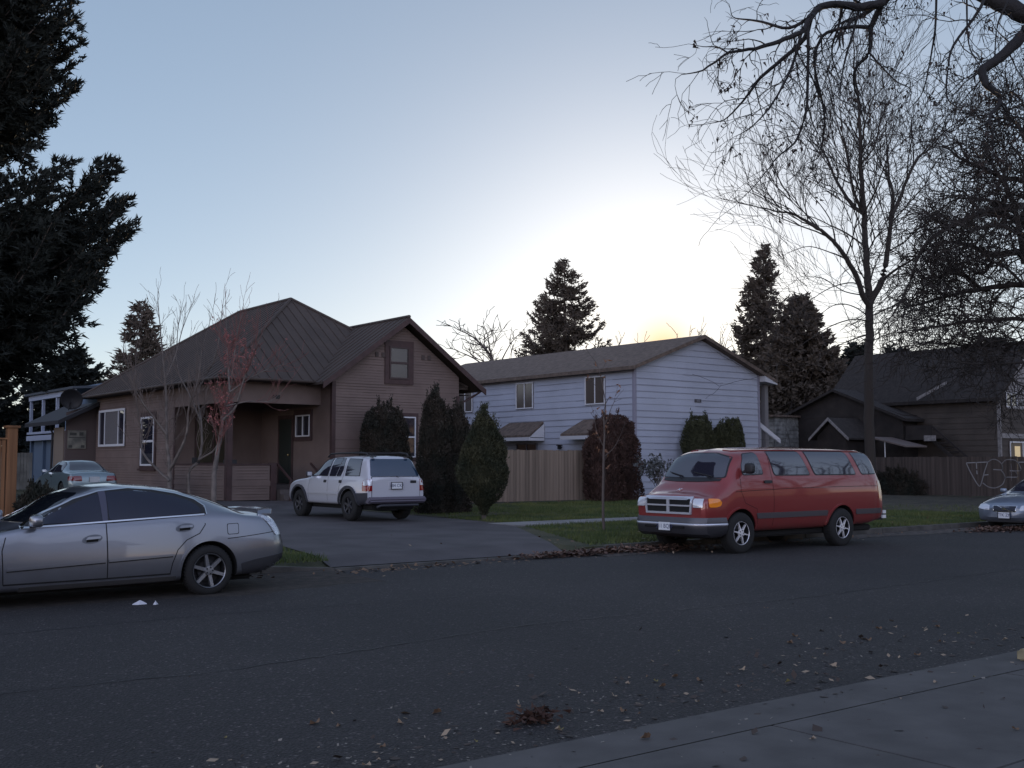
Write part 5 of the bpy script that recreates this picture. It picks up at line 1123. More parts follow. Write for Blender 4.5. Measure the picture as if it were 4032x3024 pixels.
# ------------------------------------------------------------------ plants
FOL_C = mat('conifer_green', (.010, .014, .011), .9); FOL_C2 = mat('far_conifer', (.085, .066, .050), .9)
FOL_A = mat('arborvitae_green', (.030, .042, .018), .85, noise=(1.8, .45, (.055, .052, .022))); FOL_B = mat('dark_shrub_green', (.022, .028, .018), .9, noise=(1.8, .45, (.042, .030, .020)))
FOL_R = mat('reddish_shrub', (.060, .030, .022), .85, noise=(3, .35)); FOL_O = mat('olive_shrub', (.045, .048, .020), .85, noise=(3, .3))
def tri_cloud(P, D, ln, wd, rng):
    "one narrow leaf triangle per point, pointing along D"
    n = len(P); D = D / (np.linalg.norm(D, axis=1, keepdims=True) + 1e-9); r = rng.normal(size=(n, 3)); S = np.cross(D, r); S /= np.linalg.norm(S, axis=1, keepdims=True) + 1e-9
    ln = np.asarray(ln).reshape(-1, 1) * np.ones((n, 1)); wd = np.asarray(wd).reshape(-1, 1) * np.ones((n, 1))
    V = np.stack([P - S * wd * .5, P + S * wd * .5, P + D * ln], 1).reshape(-1, 3); return V, np.arange(3 * n).reshape(-1, 3)
def conifer(name, label, loc, H_, prof, m, seed, nb=150, leaf=.13, dens=1., z0=.6, up=.35, sector=None, group=None, wide=.045, droop=.25):
    "prof(t)->radius at height fraction t"
    rng = np.random.default_rng(seed); t = thing(name, label, 'tree', loc, group=group, world=False)
    b = MB(); rt = max(.05, H_ * .016); b.tube([(0, 0, -.1), (0, 0, H_ * .5), (0, 0, H_ * .97)], [rt * 1.3, rt * .8, .02], 8); br = MB()
    PS = []; DS = []
    for i in range(nb):
        f = (i + rng.random()) / nb; z = z0 + (H_ - z0) * (f ** .9) * .985; R_ = prof(z / H_) * rng.uniform(.80, 1.08)
        if R_ < .05: R_ = .05
        a = rng.uniform(0, 2 * math.pi) if sector is None else rng.uniform(*sector)
        d = np.array([math.cos(a), math.sin(a), 0.]); side = np.array([-d[1], d[0], 0.])
        n = max(4, int(R_ / .35)); s = np.linspace(0, 1, n); zz = -droop * R_ * np.sin(s * 2.4) * .6 + up * R_ * s ** 2.4 * .6
        ln = np.outer(s * R_, d) + np.array([0, 0, z]); ln[:, 2] += zz
        br.tube([tuple(p) for p in ln], list(np.linspace(.045, .008, n) * min(1, R_ / 2 + .3)), 4, cap=False)
        ns = int(R_ / .16) + 2
        for k in range(ns):     # side sprays
            q = (k + .5) / ns; q = .12 + .88 * q; p0 = np.array([np.interp(q, s, ln[:, j]) for j in range(3)])
            L = (R_ * .34 * (1.15 - q) + .22) * rng.uniform(.6, 1.2); sg = 1 if k % 2 else -1
            dd = d * rng.uniform(.5, .9) + side * sg * rng.uniform(.45, .9) + np.array([0, 0, rng.uniform(-.35, .30) + (up * .9 if q > .75 else 0)]); dd /= np.linalg.norm(dd)
            c = max(3, int(L / leaf * 5.5 * dens)); w_ = rng.random(c)[:, None]; pp = p0 + dd * w_ * L + rng.normal(size=(c, 3)) * leaf * .20; pp[:, 2] -= (w_[:, 0] ** 2) * L * .12
            PS.append(pp); DS.append(dd + rng.normal(size=(c, 3)) * .55)
        c = int(6 * dens) + 2; tip = ln[-1]; PS.append(tip + rng.normal(size=(c, 3)) * leaf * .4); DS.append((ln[-1] - ln[-2]) / .3 + rng.normal(size=(c, 3)) * .4)
    PS = np.concatenate(PS); DS = np.concatenate(DS); V, F = tri_cloud(PS, DS, leaf * rng.uniform(.7, 1.5, len(PS)), wide * rng.uniform(.7, 1.4, len(PS)), rng)
    tr = b.build('trunk', BARK, t, smooth=True); br.build('branch', BARK, tr); link('crown', fastmesh('crown', V, F), m, t); return t
def shrub(name, label, loc, H_, prof, m, seed, n=9000, leaf=.06, stem=.0, group=None, sq=(1, 1), cat='shrub', jag=.15, updir=.9, tufts=46):
    "dense shrub: leaf sprays through an uneven skin; prof(t) radius at height fraction"
    rng = np.random.default_rng(seed); t = thing(name, label, cat, loc, group=group, world=False)
    tt = rng.random(n * 2) ** .9; th = rng.uniform(0, 2 * math.pi, n * 2); ph = rng.uniform(0, 6.28, 6)
    base = np.array([prof(q) for q in np.linspace(0, 1, 60)]); r = np.interp(tt, np.linspace(0, 1, 60), base)
    keep = rng.random(n * 2) < (r / r.max()) ** .7; tt, th, r = tt[keep][:n], th[keep][:n], r[keep][:n]
    lump = 1 + jag * (np.sin(th * 3 + ph[0] + tt * 5) * .5 + np.sin(th * 5 + tt * 13 + ph[1]) * .5 + np.sin(tt * 23 + ph[2] + th * 2) * .35)
    rr = r * lump * (1 - .28 * rng.random(len(r)) ** 2.2)
    P = np.stack([np.cos(th) * rr * sq[0], np.sin(th) * rr * sq[1], stem + tt * (H_ - stem)], 1)
    D = np.stack([np.cos(th), np.sin(th), np.full(len(th), updir)], 1) + rng.normal(size=(len(th), 3)) * .5
    for k in range(tufts):      # leaders standing out of the top
        a = rng.uniform(0, 6.28); q = rng.uniform(.45, .98); rb = np.interp(q, np.linspace(0, 1, 60), base) * rng.uniform(.75, 1.02); p0 = np.array([math.cos(a) * rb * sq[0], math.sin(a) * rb * sq[1], stem + q * (H_ - stem)])
        c = 60; w_ = rng.random(c)[:, None]; L = rng.uniform(.10, .26) + .3 * rng.random() ** 3; P = np.concatenate([P, p0 + np.array([0, 0, 1]) * w_ * L + rng.normal(size=(c, 3)) * .035]); D = np.concatenate([D, np.tile([0, 0, 1.], (c, 1)) + rng.normal(size=(c, 3)) * .35])
    V, F = tri_cloud(P, D, leaf * rng.uniform(.7, 1.5, len(P)), leaf * .62 * rng.uniform(.7, 1.3, len(P)), rng); link('crown', fastmesh('crown', V, F), m, t)
    b = MB(); nn = 18; L_ = []
    for i in range(13):
        q = i / 12 * .93; L_.append([(math.cos(a) * prof(q) * .74 * sq[0], math.sin(a) * prof(q) * .74 * sq[1], stem + q * (H_ - stem)) for a in np.linspace(0, 6.283, nn + 1)[:-1]])
    for a_, c_ in zip(L_[:-1], L_[1:]):
        for i in range(nn): j = (i + 1) % nn; b.quad(a_[i], a_[j], c_[j], c_[i])
    b.poly(L_[-1]); b.build('inner_growth', m, t, smooth=True)
    b = MB(); b.tube([(0, 0, -.1), (0, 0, max(stem, .1) + .3)], [.07, .05], 7); b.build('stem', BARK, t); return t
def interp(pts): 
    xs = [p[0] for p in pts]; ys = [p[1] for p in pts]; return lambda q: float(np.interp(q, xs, ys))
for i, (x, y, h, r_, lab) in enumerate(((9, 84, 11, 5, 'far dark evergreen behind the blue porch house, leftmost'), (17, 88, 12, 5.5, 'far dark evergreen rising behind the lean-to roof'), (25, 86, 10, 5, 'far low evergreen behind the hip roof'), (1.5, 60, 13, 6.5, 'dark evergreen between the cedar fence post and the porch house'), (8.5, 58, 7, 3.6, 'round dark evergreen behind the pale grey fence'), (68.5, 47.5, 10, 3.6, 'broad dark evergreen low behind the grey garage'), (62, 40.5, 8.6, 3.4, 'low dark evergreen just right of the big bare trunk'), (66, 36.5, 9.2, 3.8, 'added evergreen hidden behind the tan house roof to block low sun'), (74, 55, 10.5, 4.0, 'added evergreen far behind the wide one by the garage, blocking low sun'), (78, 70, 12.3, 5.0, 'unseen evergreen added far behind the blue gable to block low sun'), (86, 74, 12.5, 5.0, 'furthest unseen evergreen added behind the blue gable to block low sun'))):  # the hidden ones at the end of the list are added to block low sun
    conifer('evergreen_tree', lab, (x, y, .4), h, interp([(0, r_), (.5, r_ * .9), (.8, r_ * .5), (1, .3)]), FOL_C, 100 + i, nb=150, leaf=.34, dens=1.2, z0=.4, up=.2, wide=.22)  # also builds the hidden trees added to block low sun
# big conifer at the left edge; its boughs lift at the tips
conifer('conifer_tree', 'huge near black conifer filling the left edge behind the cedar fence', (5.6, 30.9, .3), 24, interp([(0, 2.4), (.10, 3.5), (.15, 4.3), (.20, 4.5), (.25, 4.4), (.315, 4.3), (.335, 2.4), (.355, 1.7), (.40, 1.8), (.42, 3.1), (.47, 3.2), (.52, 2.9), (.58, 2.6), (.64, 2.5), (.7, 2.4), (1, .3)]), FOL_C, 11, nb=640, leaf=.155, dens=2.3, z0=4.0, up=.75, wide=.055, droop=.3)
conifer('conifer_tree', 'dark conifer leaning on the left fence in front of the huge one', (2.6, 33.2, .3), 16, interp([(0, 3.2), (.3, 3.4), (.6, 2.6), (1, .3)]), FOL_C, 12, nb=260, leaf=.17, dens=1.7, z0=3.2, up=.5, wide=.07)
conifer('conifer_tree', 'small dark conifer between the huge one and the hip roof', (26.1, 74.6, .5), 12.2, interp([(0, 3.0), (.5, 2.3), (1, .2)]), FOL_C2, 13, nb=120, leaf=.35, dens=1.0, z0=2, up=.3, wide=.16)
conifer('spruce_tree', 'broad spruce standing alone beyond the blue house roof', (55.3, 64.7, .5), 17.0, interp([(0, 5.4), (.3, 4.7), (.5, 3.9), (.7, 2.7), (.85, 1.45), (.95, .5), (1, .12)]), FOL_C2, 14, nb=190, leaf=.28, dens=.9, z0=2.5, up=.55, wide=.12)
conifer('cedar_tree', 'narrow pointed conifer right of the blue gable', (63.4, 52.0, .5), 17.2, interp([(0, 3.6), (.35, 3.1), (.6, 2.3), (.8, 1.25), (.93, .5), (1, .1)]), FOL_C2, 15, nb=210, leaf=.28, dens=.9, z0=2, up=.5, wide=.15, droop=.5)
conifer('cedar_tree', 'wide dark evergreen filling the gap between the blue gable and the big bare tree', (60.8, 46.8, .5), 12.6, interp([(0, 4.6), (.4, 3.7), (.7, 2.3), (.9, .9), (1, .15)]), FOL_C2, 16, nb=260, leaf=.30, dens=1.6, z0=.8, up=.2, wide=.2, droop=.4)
egg = interp([(0, .08), (.08, .14), (.16, .38), (.3, .60), (.42, .64), (.6, .58), (.78, .40), (.9, .22), (1, .02)])
shrub('arborvitae', 'egg shaped green arborvitae on a bare stem beside the driveway', (17.6, 23.9, g(24)), 2.86, egg, FOL_A, 21, n=15000, leaf=.055, stem=.12, cat='shrub')
colm = interp([(0, .42), (.2, .55), (.6, .52), (.85, .36), (.95, .22), (1, .05)])
shrub('arborvitae', 'tallest dark columnar arborvitae right of the white four wheel drive', (18.15, 27.1, g(27)), 3.5, interp([(0, .5), (.3, .5), (.7, .42), (.9, .28), (1, .06)]), FOL_B, 22, n=14000, leaf=.06)
shrub('arborvitae', 'shorter dark reddish arborvitae leaning against the tallest column', (18.95, 27.25, g(27)), 3.05, interp([(0, .5), (.3, .58), (.7, .5), (.9, .36), (1, .1)]), FOL_B, 23, n=12000, leaf=.06)
shrub('rounded_shrub', 'dark clipped shrub covering the low gable window of the brown house', (21.4, 35.2, g(35)), 3.45, interp([(0, .8), (.3, .9), (.8, .82), (.93, .6), (1, .2)]), FOL_B, 24, n=15000, leaf=.07, jag=.12)
shrub('photinia', 'reddish brown bushy shrub at the right end of the board fence', (28.95, 31.0, g(31)), 3.2, interp([(0, .95), (.3, 1.0), (.7, .88), (.9, .7), (1, .3)]), FOL_R, 25, n=17000, leaf=.075, jag=.14)
shrub('photinia', 'smaller reddish shrub leaning over the board fence', (28.05, 30.6, g(31)), 2.75, interp([(0, .7), (.4, .8), (.8, .65), (1, .25)]), FOL_R, 26, n=11000, leaf=.075, jag=.14)
shrub('arborvitae', 'broad two headed arborvitae against the pale blue gable wall', (36.0, 33.2, g(33)), 3.42, interp([(0, .75), (.6, .72), (.85, .58), (1, .25)]), FOL_O, 27, n=12000, leaf=.07)
shrub('arborvitae', 'slim lower arborvitae between the two broad ones on the blue wall', (37.25, 33.1, g(33)), 3.05, interp([(0, .42), (.6, .42), (.85, .32), (1, .1)]), FOL_O, 28, n=8000, leaf=.07)
shrub('arborvitae', 'right hand broad arborvitae on the blue gable wall', (37.95, 33.0, g(33)), 3.28, interp([(0, .5), (.6, .52), (.88, .42), (1, .2)]), FOL_O, 29, n=9000, leaf=.07)
shrub('low_shrub', 'dark low shrub at the foot of the orange fence post', (7.75, 29.2, .33), .62, interp([(0, .42), (.5, .48), (1, .2)]), FOL_B, 30, n=6000, leaf=.08, jag=.2)
shrub('low_shrub', 'low dark bush at the foot of the long right fence behind the van', (44.7, 29.4, .3), 1.0, interp([(0, .9), (.5, .9), (1, .3)]), FOL_B, 31, n=4000, leaf=.08, jag=.2, sq=(.6, 1.6))
def leafy_bush(name, label, loc, h, r, m, seed, n=260, leaf=.12):
    rng = np.random.default_rng(seed); t = thing(name, label, 'shrub', loc, world=False); b = MB(); P = []
    for k in range(26):
        a = rng.uniform(0, 6.28); e = rng.uniform(.2, 1.0); tip = np.array([math.cos(a) * r * e, math.sin(a) * r * e, h * rng.uniform(.6, 1)]); mid = tip * np.array([.4, .4, .6]); b.tube([(0, 0, 0), tuple(mid), tuple(tip)], [.015, .010, .005], 4)
        for j in range(n // 26): q = rng.uniform(.35, 1); P.append(mid * (1 - q) + tip * q + rng.normal(size=3) * .06)
    P = np.array(P); D = rng.normal(size=P.shape); D /= np.linalg.norm(D, axis=1, keepdims=True); S = np.cross(D, rng.normal(size=P.shape)); S /= np.linalg.norm(S, axis=1, keepdims=True)
    V = np.stack([P, P + D * leaf * .5 + S * leaf * .28, P + D * leaf, P + D * leaf * .5 - S * leaf * .28], 1).reshape(-1, 3)
    b.build('stem', BARK, t); link('foliage', fastmesh('foliage', V, np.arange(len(V)).reshape(-1, 4)), m, t); return t
leafy_bush('rhododendron', 'loose leafy bush in front of the blue wall behind the van nose', (28.9, 28.4, g(28)), 1.75, 1.0, mat('grey_leaf', (.08, .085, .085), .6), 41, n=520, leaf=.15)
# ------------------------------------------------------------------ bare trees
def twigs(b, p, d, L, r, lev, rng, o):
    "recursive limb; o: per-tree settings"
    if lev > o['max'] or r < o['rmin'] * .6: return
    n = 4 if lev < o['max'] else 3; pts = [Vector(p)]; dd = Vector(d).normalized(); st = L / n; out = o['out']
    for i in range(n):
        dd = (dd + Vector((rng.gauss(0, 1), rng.gauss(0, 1), rng.gauss(0, 1))) * o['wig'] + Vector((0, 0, o['grav'])) * .12).normalized(); pts.append(pts[-1] + dd * st)
    rad = [max(o['rmin'], r * (1 - .55 * i / n)) for i in range(n + 1)]
    if lev == o['max']: rad[-1] *= .5
    out[0 if lev <= 1 else 1].tube(pts, rad, 6 if r > .05 else (4 if r > .015 else 3), cap=False)
    if lev == o['max']:
        o['tips'].append(pts[-1]); return
    k = rng.randint(*o['kids'])
    for i in range(k):
        q = rng.uniform(.25, 1) if i < k - 1 else 1.; j = min(n - 1, int(q * n)); base = pts[j].lerp(pts[j+1], q * n - j if q < 1 else 1); ax = (pts[j+1] - pts[j]).normalized()
        side = ax.cross(Vector((rng.gauss(0, 1), rng.gauss(0, 1), rng.gauss(0, 1)))).normalized(); an = R(rng.uniform(*o['ang'])) * (.45 if i == k - 1 else 1)
        nd = ax * math.cos(an) + side * math.sin(an) + Vector((0, 0, o['trop'])); twigs(b, base, nd, L * rng.uniform(*o['lr']), r * (rng.uniform(*o['rr'])), lev + 1, rng, o)
def limb_tree(name, label, loc, limbs, o, seed, m=BARK, mt=TWIG, spawn=7, group=None, tip_flecks=None, cat='tree'):
    """limbs: (points (x,y,z) relative to loc, r0, r1); spawn twigs along every limb"""
    rng = random.Random(seed); t = thing(name, label, cat, loc, group=group, world=False); o = dict(o)
    if limbs[0][0][0][2] > .05:      # carry the trunk down into the ground
        p0 = limbs[0][0][0]; limbs = [([(p0[0], p0[1], -.25)] + list(limbs[0][0]), limbs[0][1], limbs[0][2])] + list(limbs[1:])
    o['out'] = (MB(), MB()); o['tips'] = []
    for pts, r0, r1 in limbs:
        P = [Vector(p) for p in smooth_line([tuple(q) for q in pts], 4)] if len(pts) > 2 else [Vector(p) for p in pts]
        P = [p + Vector((rng.gauss(0, 1), rng.gauss(0, 1), rng.gauss(0, 1))) * r0 * .07 for p in P]
        n = len(P); o['out'][0].tube(P, [r0 + (r1 - r0) * i / (n - 1) for i in range(n)], 8 if r0 > .06 else 5, cap=False)
        tot = sum((P[i+1] - P[i]).length for i in range(n - 1)); k = max(2, int(tot * spawn))
        for i in range(k):
            q = o.get('start', .25) + (1 - o.get('start', .25)) * (i + rng.random()) / k; j = min(n - 2, int(q * (n - 1))); base = P[j].lerp(P[j+1], q * (n - 1) - j); ax = (P[j+1] - P[j]).normalized(); r = r0 + (r1 - r0) * q
            side = ax.cross(Vector((rng.gauss(0, 1), rng.gauss(0, 1), rng.gauss(0, 1)))).normalized(); an = R(rng.uniform(*o['ang']))
            nd = ax * math.cos(an) + side * math.sin(an) + Vector((0, 0, o['trop'])); twigs(None, base, nd, o['L'] * rng.uniform(.6, 1.25) * (1.15 - .5 * q), max(o['rmin'], min(r * .55, o['r'])), 2 if o.get('lev2', True) else 1, rng, o)
        twigs(None, P[-1], P[-1] - P[-2], o['L'], r1, 2, rng, o)
    tr = o['out'][0].build('trunk', m, t, smooth=True); cr = o['out'][1].build('crown', mt, t, smooth=False)
    if tip_flecks:
        mp, cnt, sz, hang = tip_flecks; rr = np.random.default_rng(seed); T = rr.permutation(len(o['tips']))[:cnt]; P = np.array([o['tips'][i] for i in T]); P = np.repeat(P, 3, 0) + rr.normal(size=(len(P) * 3, 3)) * sz * .35
        D = rr.normal(size=P.shape) * .6; D[:, 2] -= hang; V, F = tri_cloud(P, D, sz * rr.uniform(.6, 1.3, len(P)), sz * .45, rr); link('seed_and_flare_flecks', fastmesh('seed_and_flare_flecks', V, F), mp, t)
    return t
BIG= [([(-0.0,-0.0,2.82),(0.07,-0.0,4.77),(0.15,-0.01,7.01),(0.2,0.01,8.33),(0.2,0.07,9.75),(0.2,0.13,11.37),(0.22,0.17,12.52),(0.18,0.26,14.25),(0.22,0.28,15.81),(0.23,0.33,17.37),(0.15,0.45,18.84),(0.17,0.49,20.13)],0.36,0.02),([(0.08,-0.07,8.21),(-0.38,-0.09,8.64),(-0.84,-0.11,9.43),(-1.41,-0.05,10.12),(-2.02,0.04,10.71),(-2.69,0.18,11.15),(-3.36,0.33,11.45),(-4.17,0.57,11.8),(-4.84,0.71,11.82),(-5.7,1.0,11.93),(-6.63,1.34,12.04)],0.15,0.012),([(-0.02,0.01,12.27),(0.05,0.59,12.76),(0.11,1.18,13.56),(0.24,1.71,14.37),(0.44,2.18,15.3),(0.6,2.7,15.94),(0.66,3.28,16.39)],0.11,0.012),([(-0.06,0.04,12.36),(-0.68,0.02,13.12),(-1.19,-0.1,14.15),(-1.62,-0.26,14.88),(-2.06,-0.43,15.41),(-2.46,-0.63,16.02)],0.08,0.012),([(0.09,-0.08,8.31),(0.73,-0.26,9.29),(1.12,-0.24,10.09),(1.47,-0.2,11.28),(1.83,-0.16,12.49),(2.1,-0.06,13.52),(2.19,0.2,14.37),(2.39,0.35,15.62),(2.56,0.54,16.69)],0.17,0.02),([(0.94,-0.73,12.17),(1.63,-0.73,13.13),(2.26,-0.67,14.01),(3.04,-0.74,15.1),(3.82,-0.8,15.61),(4.77,-1.0,16.54),(5.81,-1.26,17.27),(6.94,-1.59,18.02)],0.1,0.01),([(0.63,-0.49,9.44),(0.45,-1.3,9.77),(0.29,-2.13,10.01),(0.19,-3.0,10.41),(-0.0,-3.8,10.79)],0.07,0.012),([(-0.0,-0.0,12.36),(-0.29,-0.73,13.03),(-0.72,-1.35,13.59),(-1.15,-1.96,14.12),(-1.38,-2.73,14.81)],0.05,0.01),([(-0.04,0.03,14.55),(0.84,-0.03,15.46),(1.53,0.07,16.78),(2.37,0.05,18.13),(3.07,0.14,19.4)],0.05,0.01),([(-0.64,0.49,10.28),(-1.58,0.59,10.47),(-2.72,0.84,10.65),(-3.7,0.97,10.37),(-4.54,0.98,10.01)],0.035,0.008),([(-0.01,0.0,10.85),(-0.09,0.86,11.55),(-0.16,1.7,12.06),(-0.32,2.61,12.59),(-0.58,3.61,12.83)],0.05,0.01),([(-0.1,0.08,15.12),(-0.31,-0.4,16.31),(-0.43,-0.94,17.38),(-0.77,-1.31,18.42),(-0.98,-1.78,19.26)],0.04,0.008),([(-0.6,0.46,15.12),(-0.35,1.11,16.67),(0.01,1.68,18.07),(0.35,2.25,19.4)],0.04,0.008),([(0.07,-0.06,8.97),(-1.08,-0.11,9.13),(-2.44,-0.01,8.82),(-3.78,0.08,8.17),(-4.89,-0.01,7.7)],0.04,0.008),([(0.08,-0.07,7.75),(0.18,0.8,8.32),(0.22,1.72,8.52),(0.23,2.66,8.14),(0.22,3.62,7.74)],0.035,0.008),([(1.49,-1.16,13.79),(0.99,-1.61,14.75),(0.63,-2.18,15.68),(0.4,-2.85,16.58)],0.04,0.008),([(-1.0,0.77,10.94),(-0.65,1.34,12.23),(-0.75,2.26,13.54),(-0.65,3.03,14.4)],0.04,0.008)]
BIG2= [([(0.08,-0.07,7.56),(-0.9,0.06,7.59),(-2.05,0.32,7.25),(-3.19,0.57,6.64),(-4.17,0.7,6.05)],0.04,0.01),([(0.07,-0.06,7.0),(-0.06,0.89,6.79),(-0.25,1.88,6.39),(-0.32,2.77,5.68)],0.035,0.01),([(0.08,-0.07,7.75),(1.3,-0.17,8.21),(2.58,-0.32,8.69),(3.94,-0.53,8.89)],0.04,0.01),([(0.06,-0.05,8.68),(-1.31,0.17,8.77),(-2.58,0.31,9.21),(-3.63,0.28,9.19)],0.035,0.01),([(0.06,-0.05,6.63),(-0.19,-1.13,6.88),(-0.36,-2.26,6.86)],0.03,0.01),([(-0.03,0.02,11.7),(0.87,-0.05,12.76),(1.69,-0.05,13.46)],0.04,0.01)]
OAK2= [([(1.37,-1.07,5.86),(0.53,-0.16,5.73),(-0.21,0.66,5.91),(-1.24,1.72,5.77),(-2.3,2.79,5.95),(-3.37,3.87,5.81)],0.1,0.012),([(1.41,-1.1,5.09),(-0.19,-0.49,5.04),(-1.6,-0.03,5.07),(-3.25,0.61,4.95),(-4.88,1.25,5.06)],0.08,0.012),([(-1.7,1.31,10.57),(-1.86,1.86,11.44),(-1.98,2.37,11.68),(-2.23,2.99,12.42)],0.05,0.01),([(-2.63,2.04,10.09),(-3.7,2.23,10.37),(-4.58,2.28,10.11)],0.04,0.01),([(-0.55,0.42,7.97),(-0.81,1.04,8.73),(-1.23,1.79,9.11),(-1.4,2.35,9.82)],0.06,0.01),([(-2.69,2.08,7.58),(-3.23,2.5,7.89),(-3.72,2.87,8.28),(-4.08,3.16,8.6)],0.04,0.01)]
OAK= [([(1.44,-1.12,2.0),(1.47,-1.15,5.09),(1.29,-1.01,7.42),(0.72,-0.57,8.99)],0.42,0.25),([(1.29,-1.01,7.42),(0.74,-0.16,8.66),(0.13,0.73,9.27),(-0.41,1.57,9.26),(-0.78,2.28,9.64),(-1.23,3.05,9.87),(-1.51,3.69,9.61)],0.2,0.02),([(1.01,-0.79,8.2),(-0.11,-0.24,10.12),(-0.97,0.11,10.76),(-2.41,0.91,10.4),(-3.56,1.49,9.88),(-4.52,1.92,9.14),(-5.13,2.07,7.95),(-5.72,2.22,6.94),(-6.54,2.54,5.94)],0.16,0.012),([(1.33,-1.04,6.64),(0.54,-0.21,7.45),(-0.22,0.59,8.02),(-1.29,1.63,7.89),(-2.07,2.44,7.68),(-2.86,3.27,7.38),(-3.47,3.95,7.17)],0.16,0.012),([(1.37,-1.07,5.86),(0.14,-0.37,6.31),(-0.97,0.24,6.67),(-2.66,1.3,6.56),(-4.05,2.12,6.31),(-5.37,2.89,6.06)],0.12,0.012),([(0.72,-0.57,8.99),(0.44,0.01,10.79),(0.11,0.63,11.9),(-0.22,1.25,12.13),(-0.57,1.88,12.62),(-0.93,2.52,13.02),(-1.11,3.02,13.52),(-1.23,3.48,13.6)],0.14,0.01),([(0.72,-0.57,8.99),(-1.09,0.08,9.65),(-2.49,0.41,9.91),(-3.78,0.64,9.56),(-4.98,0.81,9.5),(-5.91,0.78,10.18)],0.1,0.01),([(0.72,-0.57,8.99),(0.37,-0.04,11.41),(-0.02,0.51,13.54),(-0.16,0.88,14.25),(-0.47,1.37,14.31),(-0.8,1.88,14.05)],0.14,0.01),([(-0.51,0.39,8.75),(-0.71,0.55,10.57),(-0.99,0.76,11.59),(-1.38,1.06,12.47),(-1.63,1.26,13.26),(-2.13,1.64,13.42)],0.12,0.01),([(-0.71,0.55,10.57),(-0.59,1.08,11.08),(-0.86,1.93,11.36),(-1.03,2.69,11.48),(-1.09,3.37,11.18)],0.07,0.01),([(-1.76,1.36,7.81),(-2.98,1.46,8.32),(-4.2,1.57,8.06),(-5.51,1.74,8.17)],0.06,0.01),([(-1.36,1.05,9.07),(-1.28,1.61,8.45),(-1.55,2.46,8.93),(-1.73,3.24,8.29),(-1.79,3.91,8.29)],0.06,0.01),([(-0.41,0.31,13.42),(-0.38,0.29,14.54),(-0.72,0.55,15.11),(-1.23,0.94,14.78)],0.05,0.01),([(-2.1,1.62,6.64),(-2.51,1.94,7.11),(-3.19,2.47,6.88),(-3.87,3.0,6.64)],0.05,0.01),([(-0.46,0.35,11.67),(0.18,0.7,12.65),(0.53,1.27,13.49),(0.92,1.81,14.02)],0.06,0.01)]
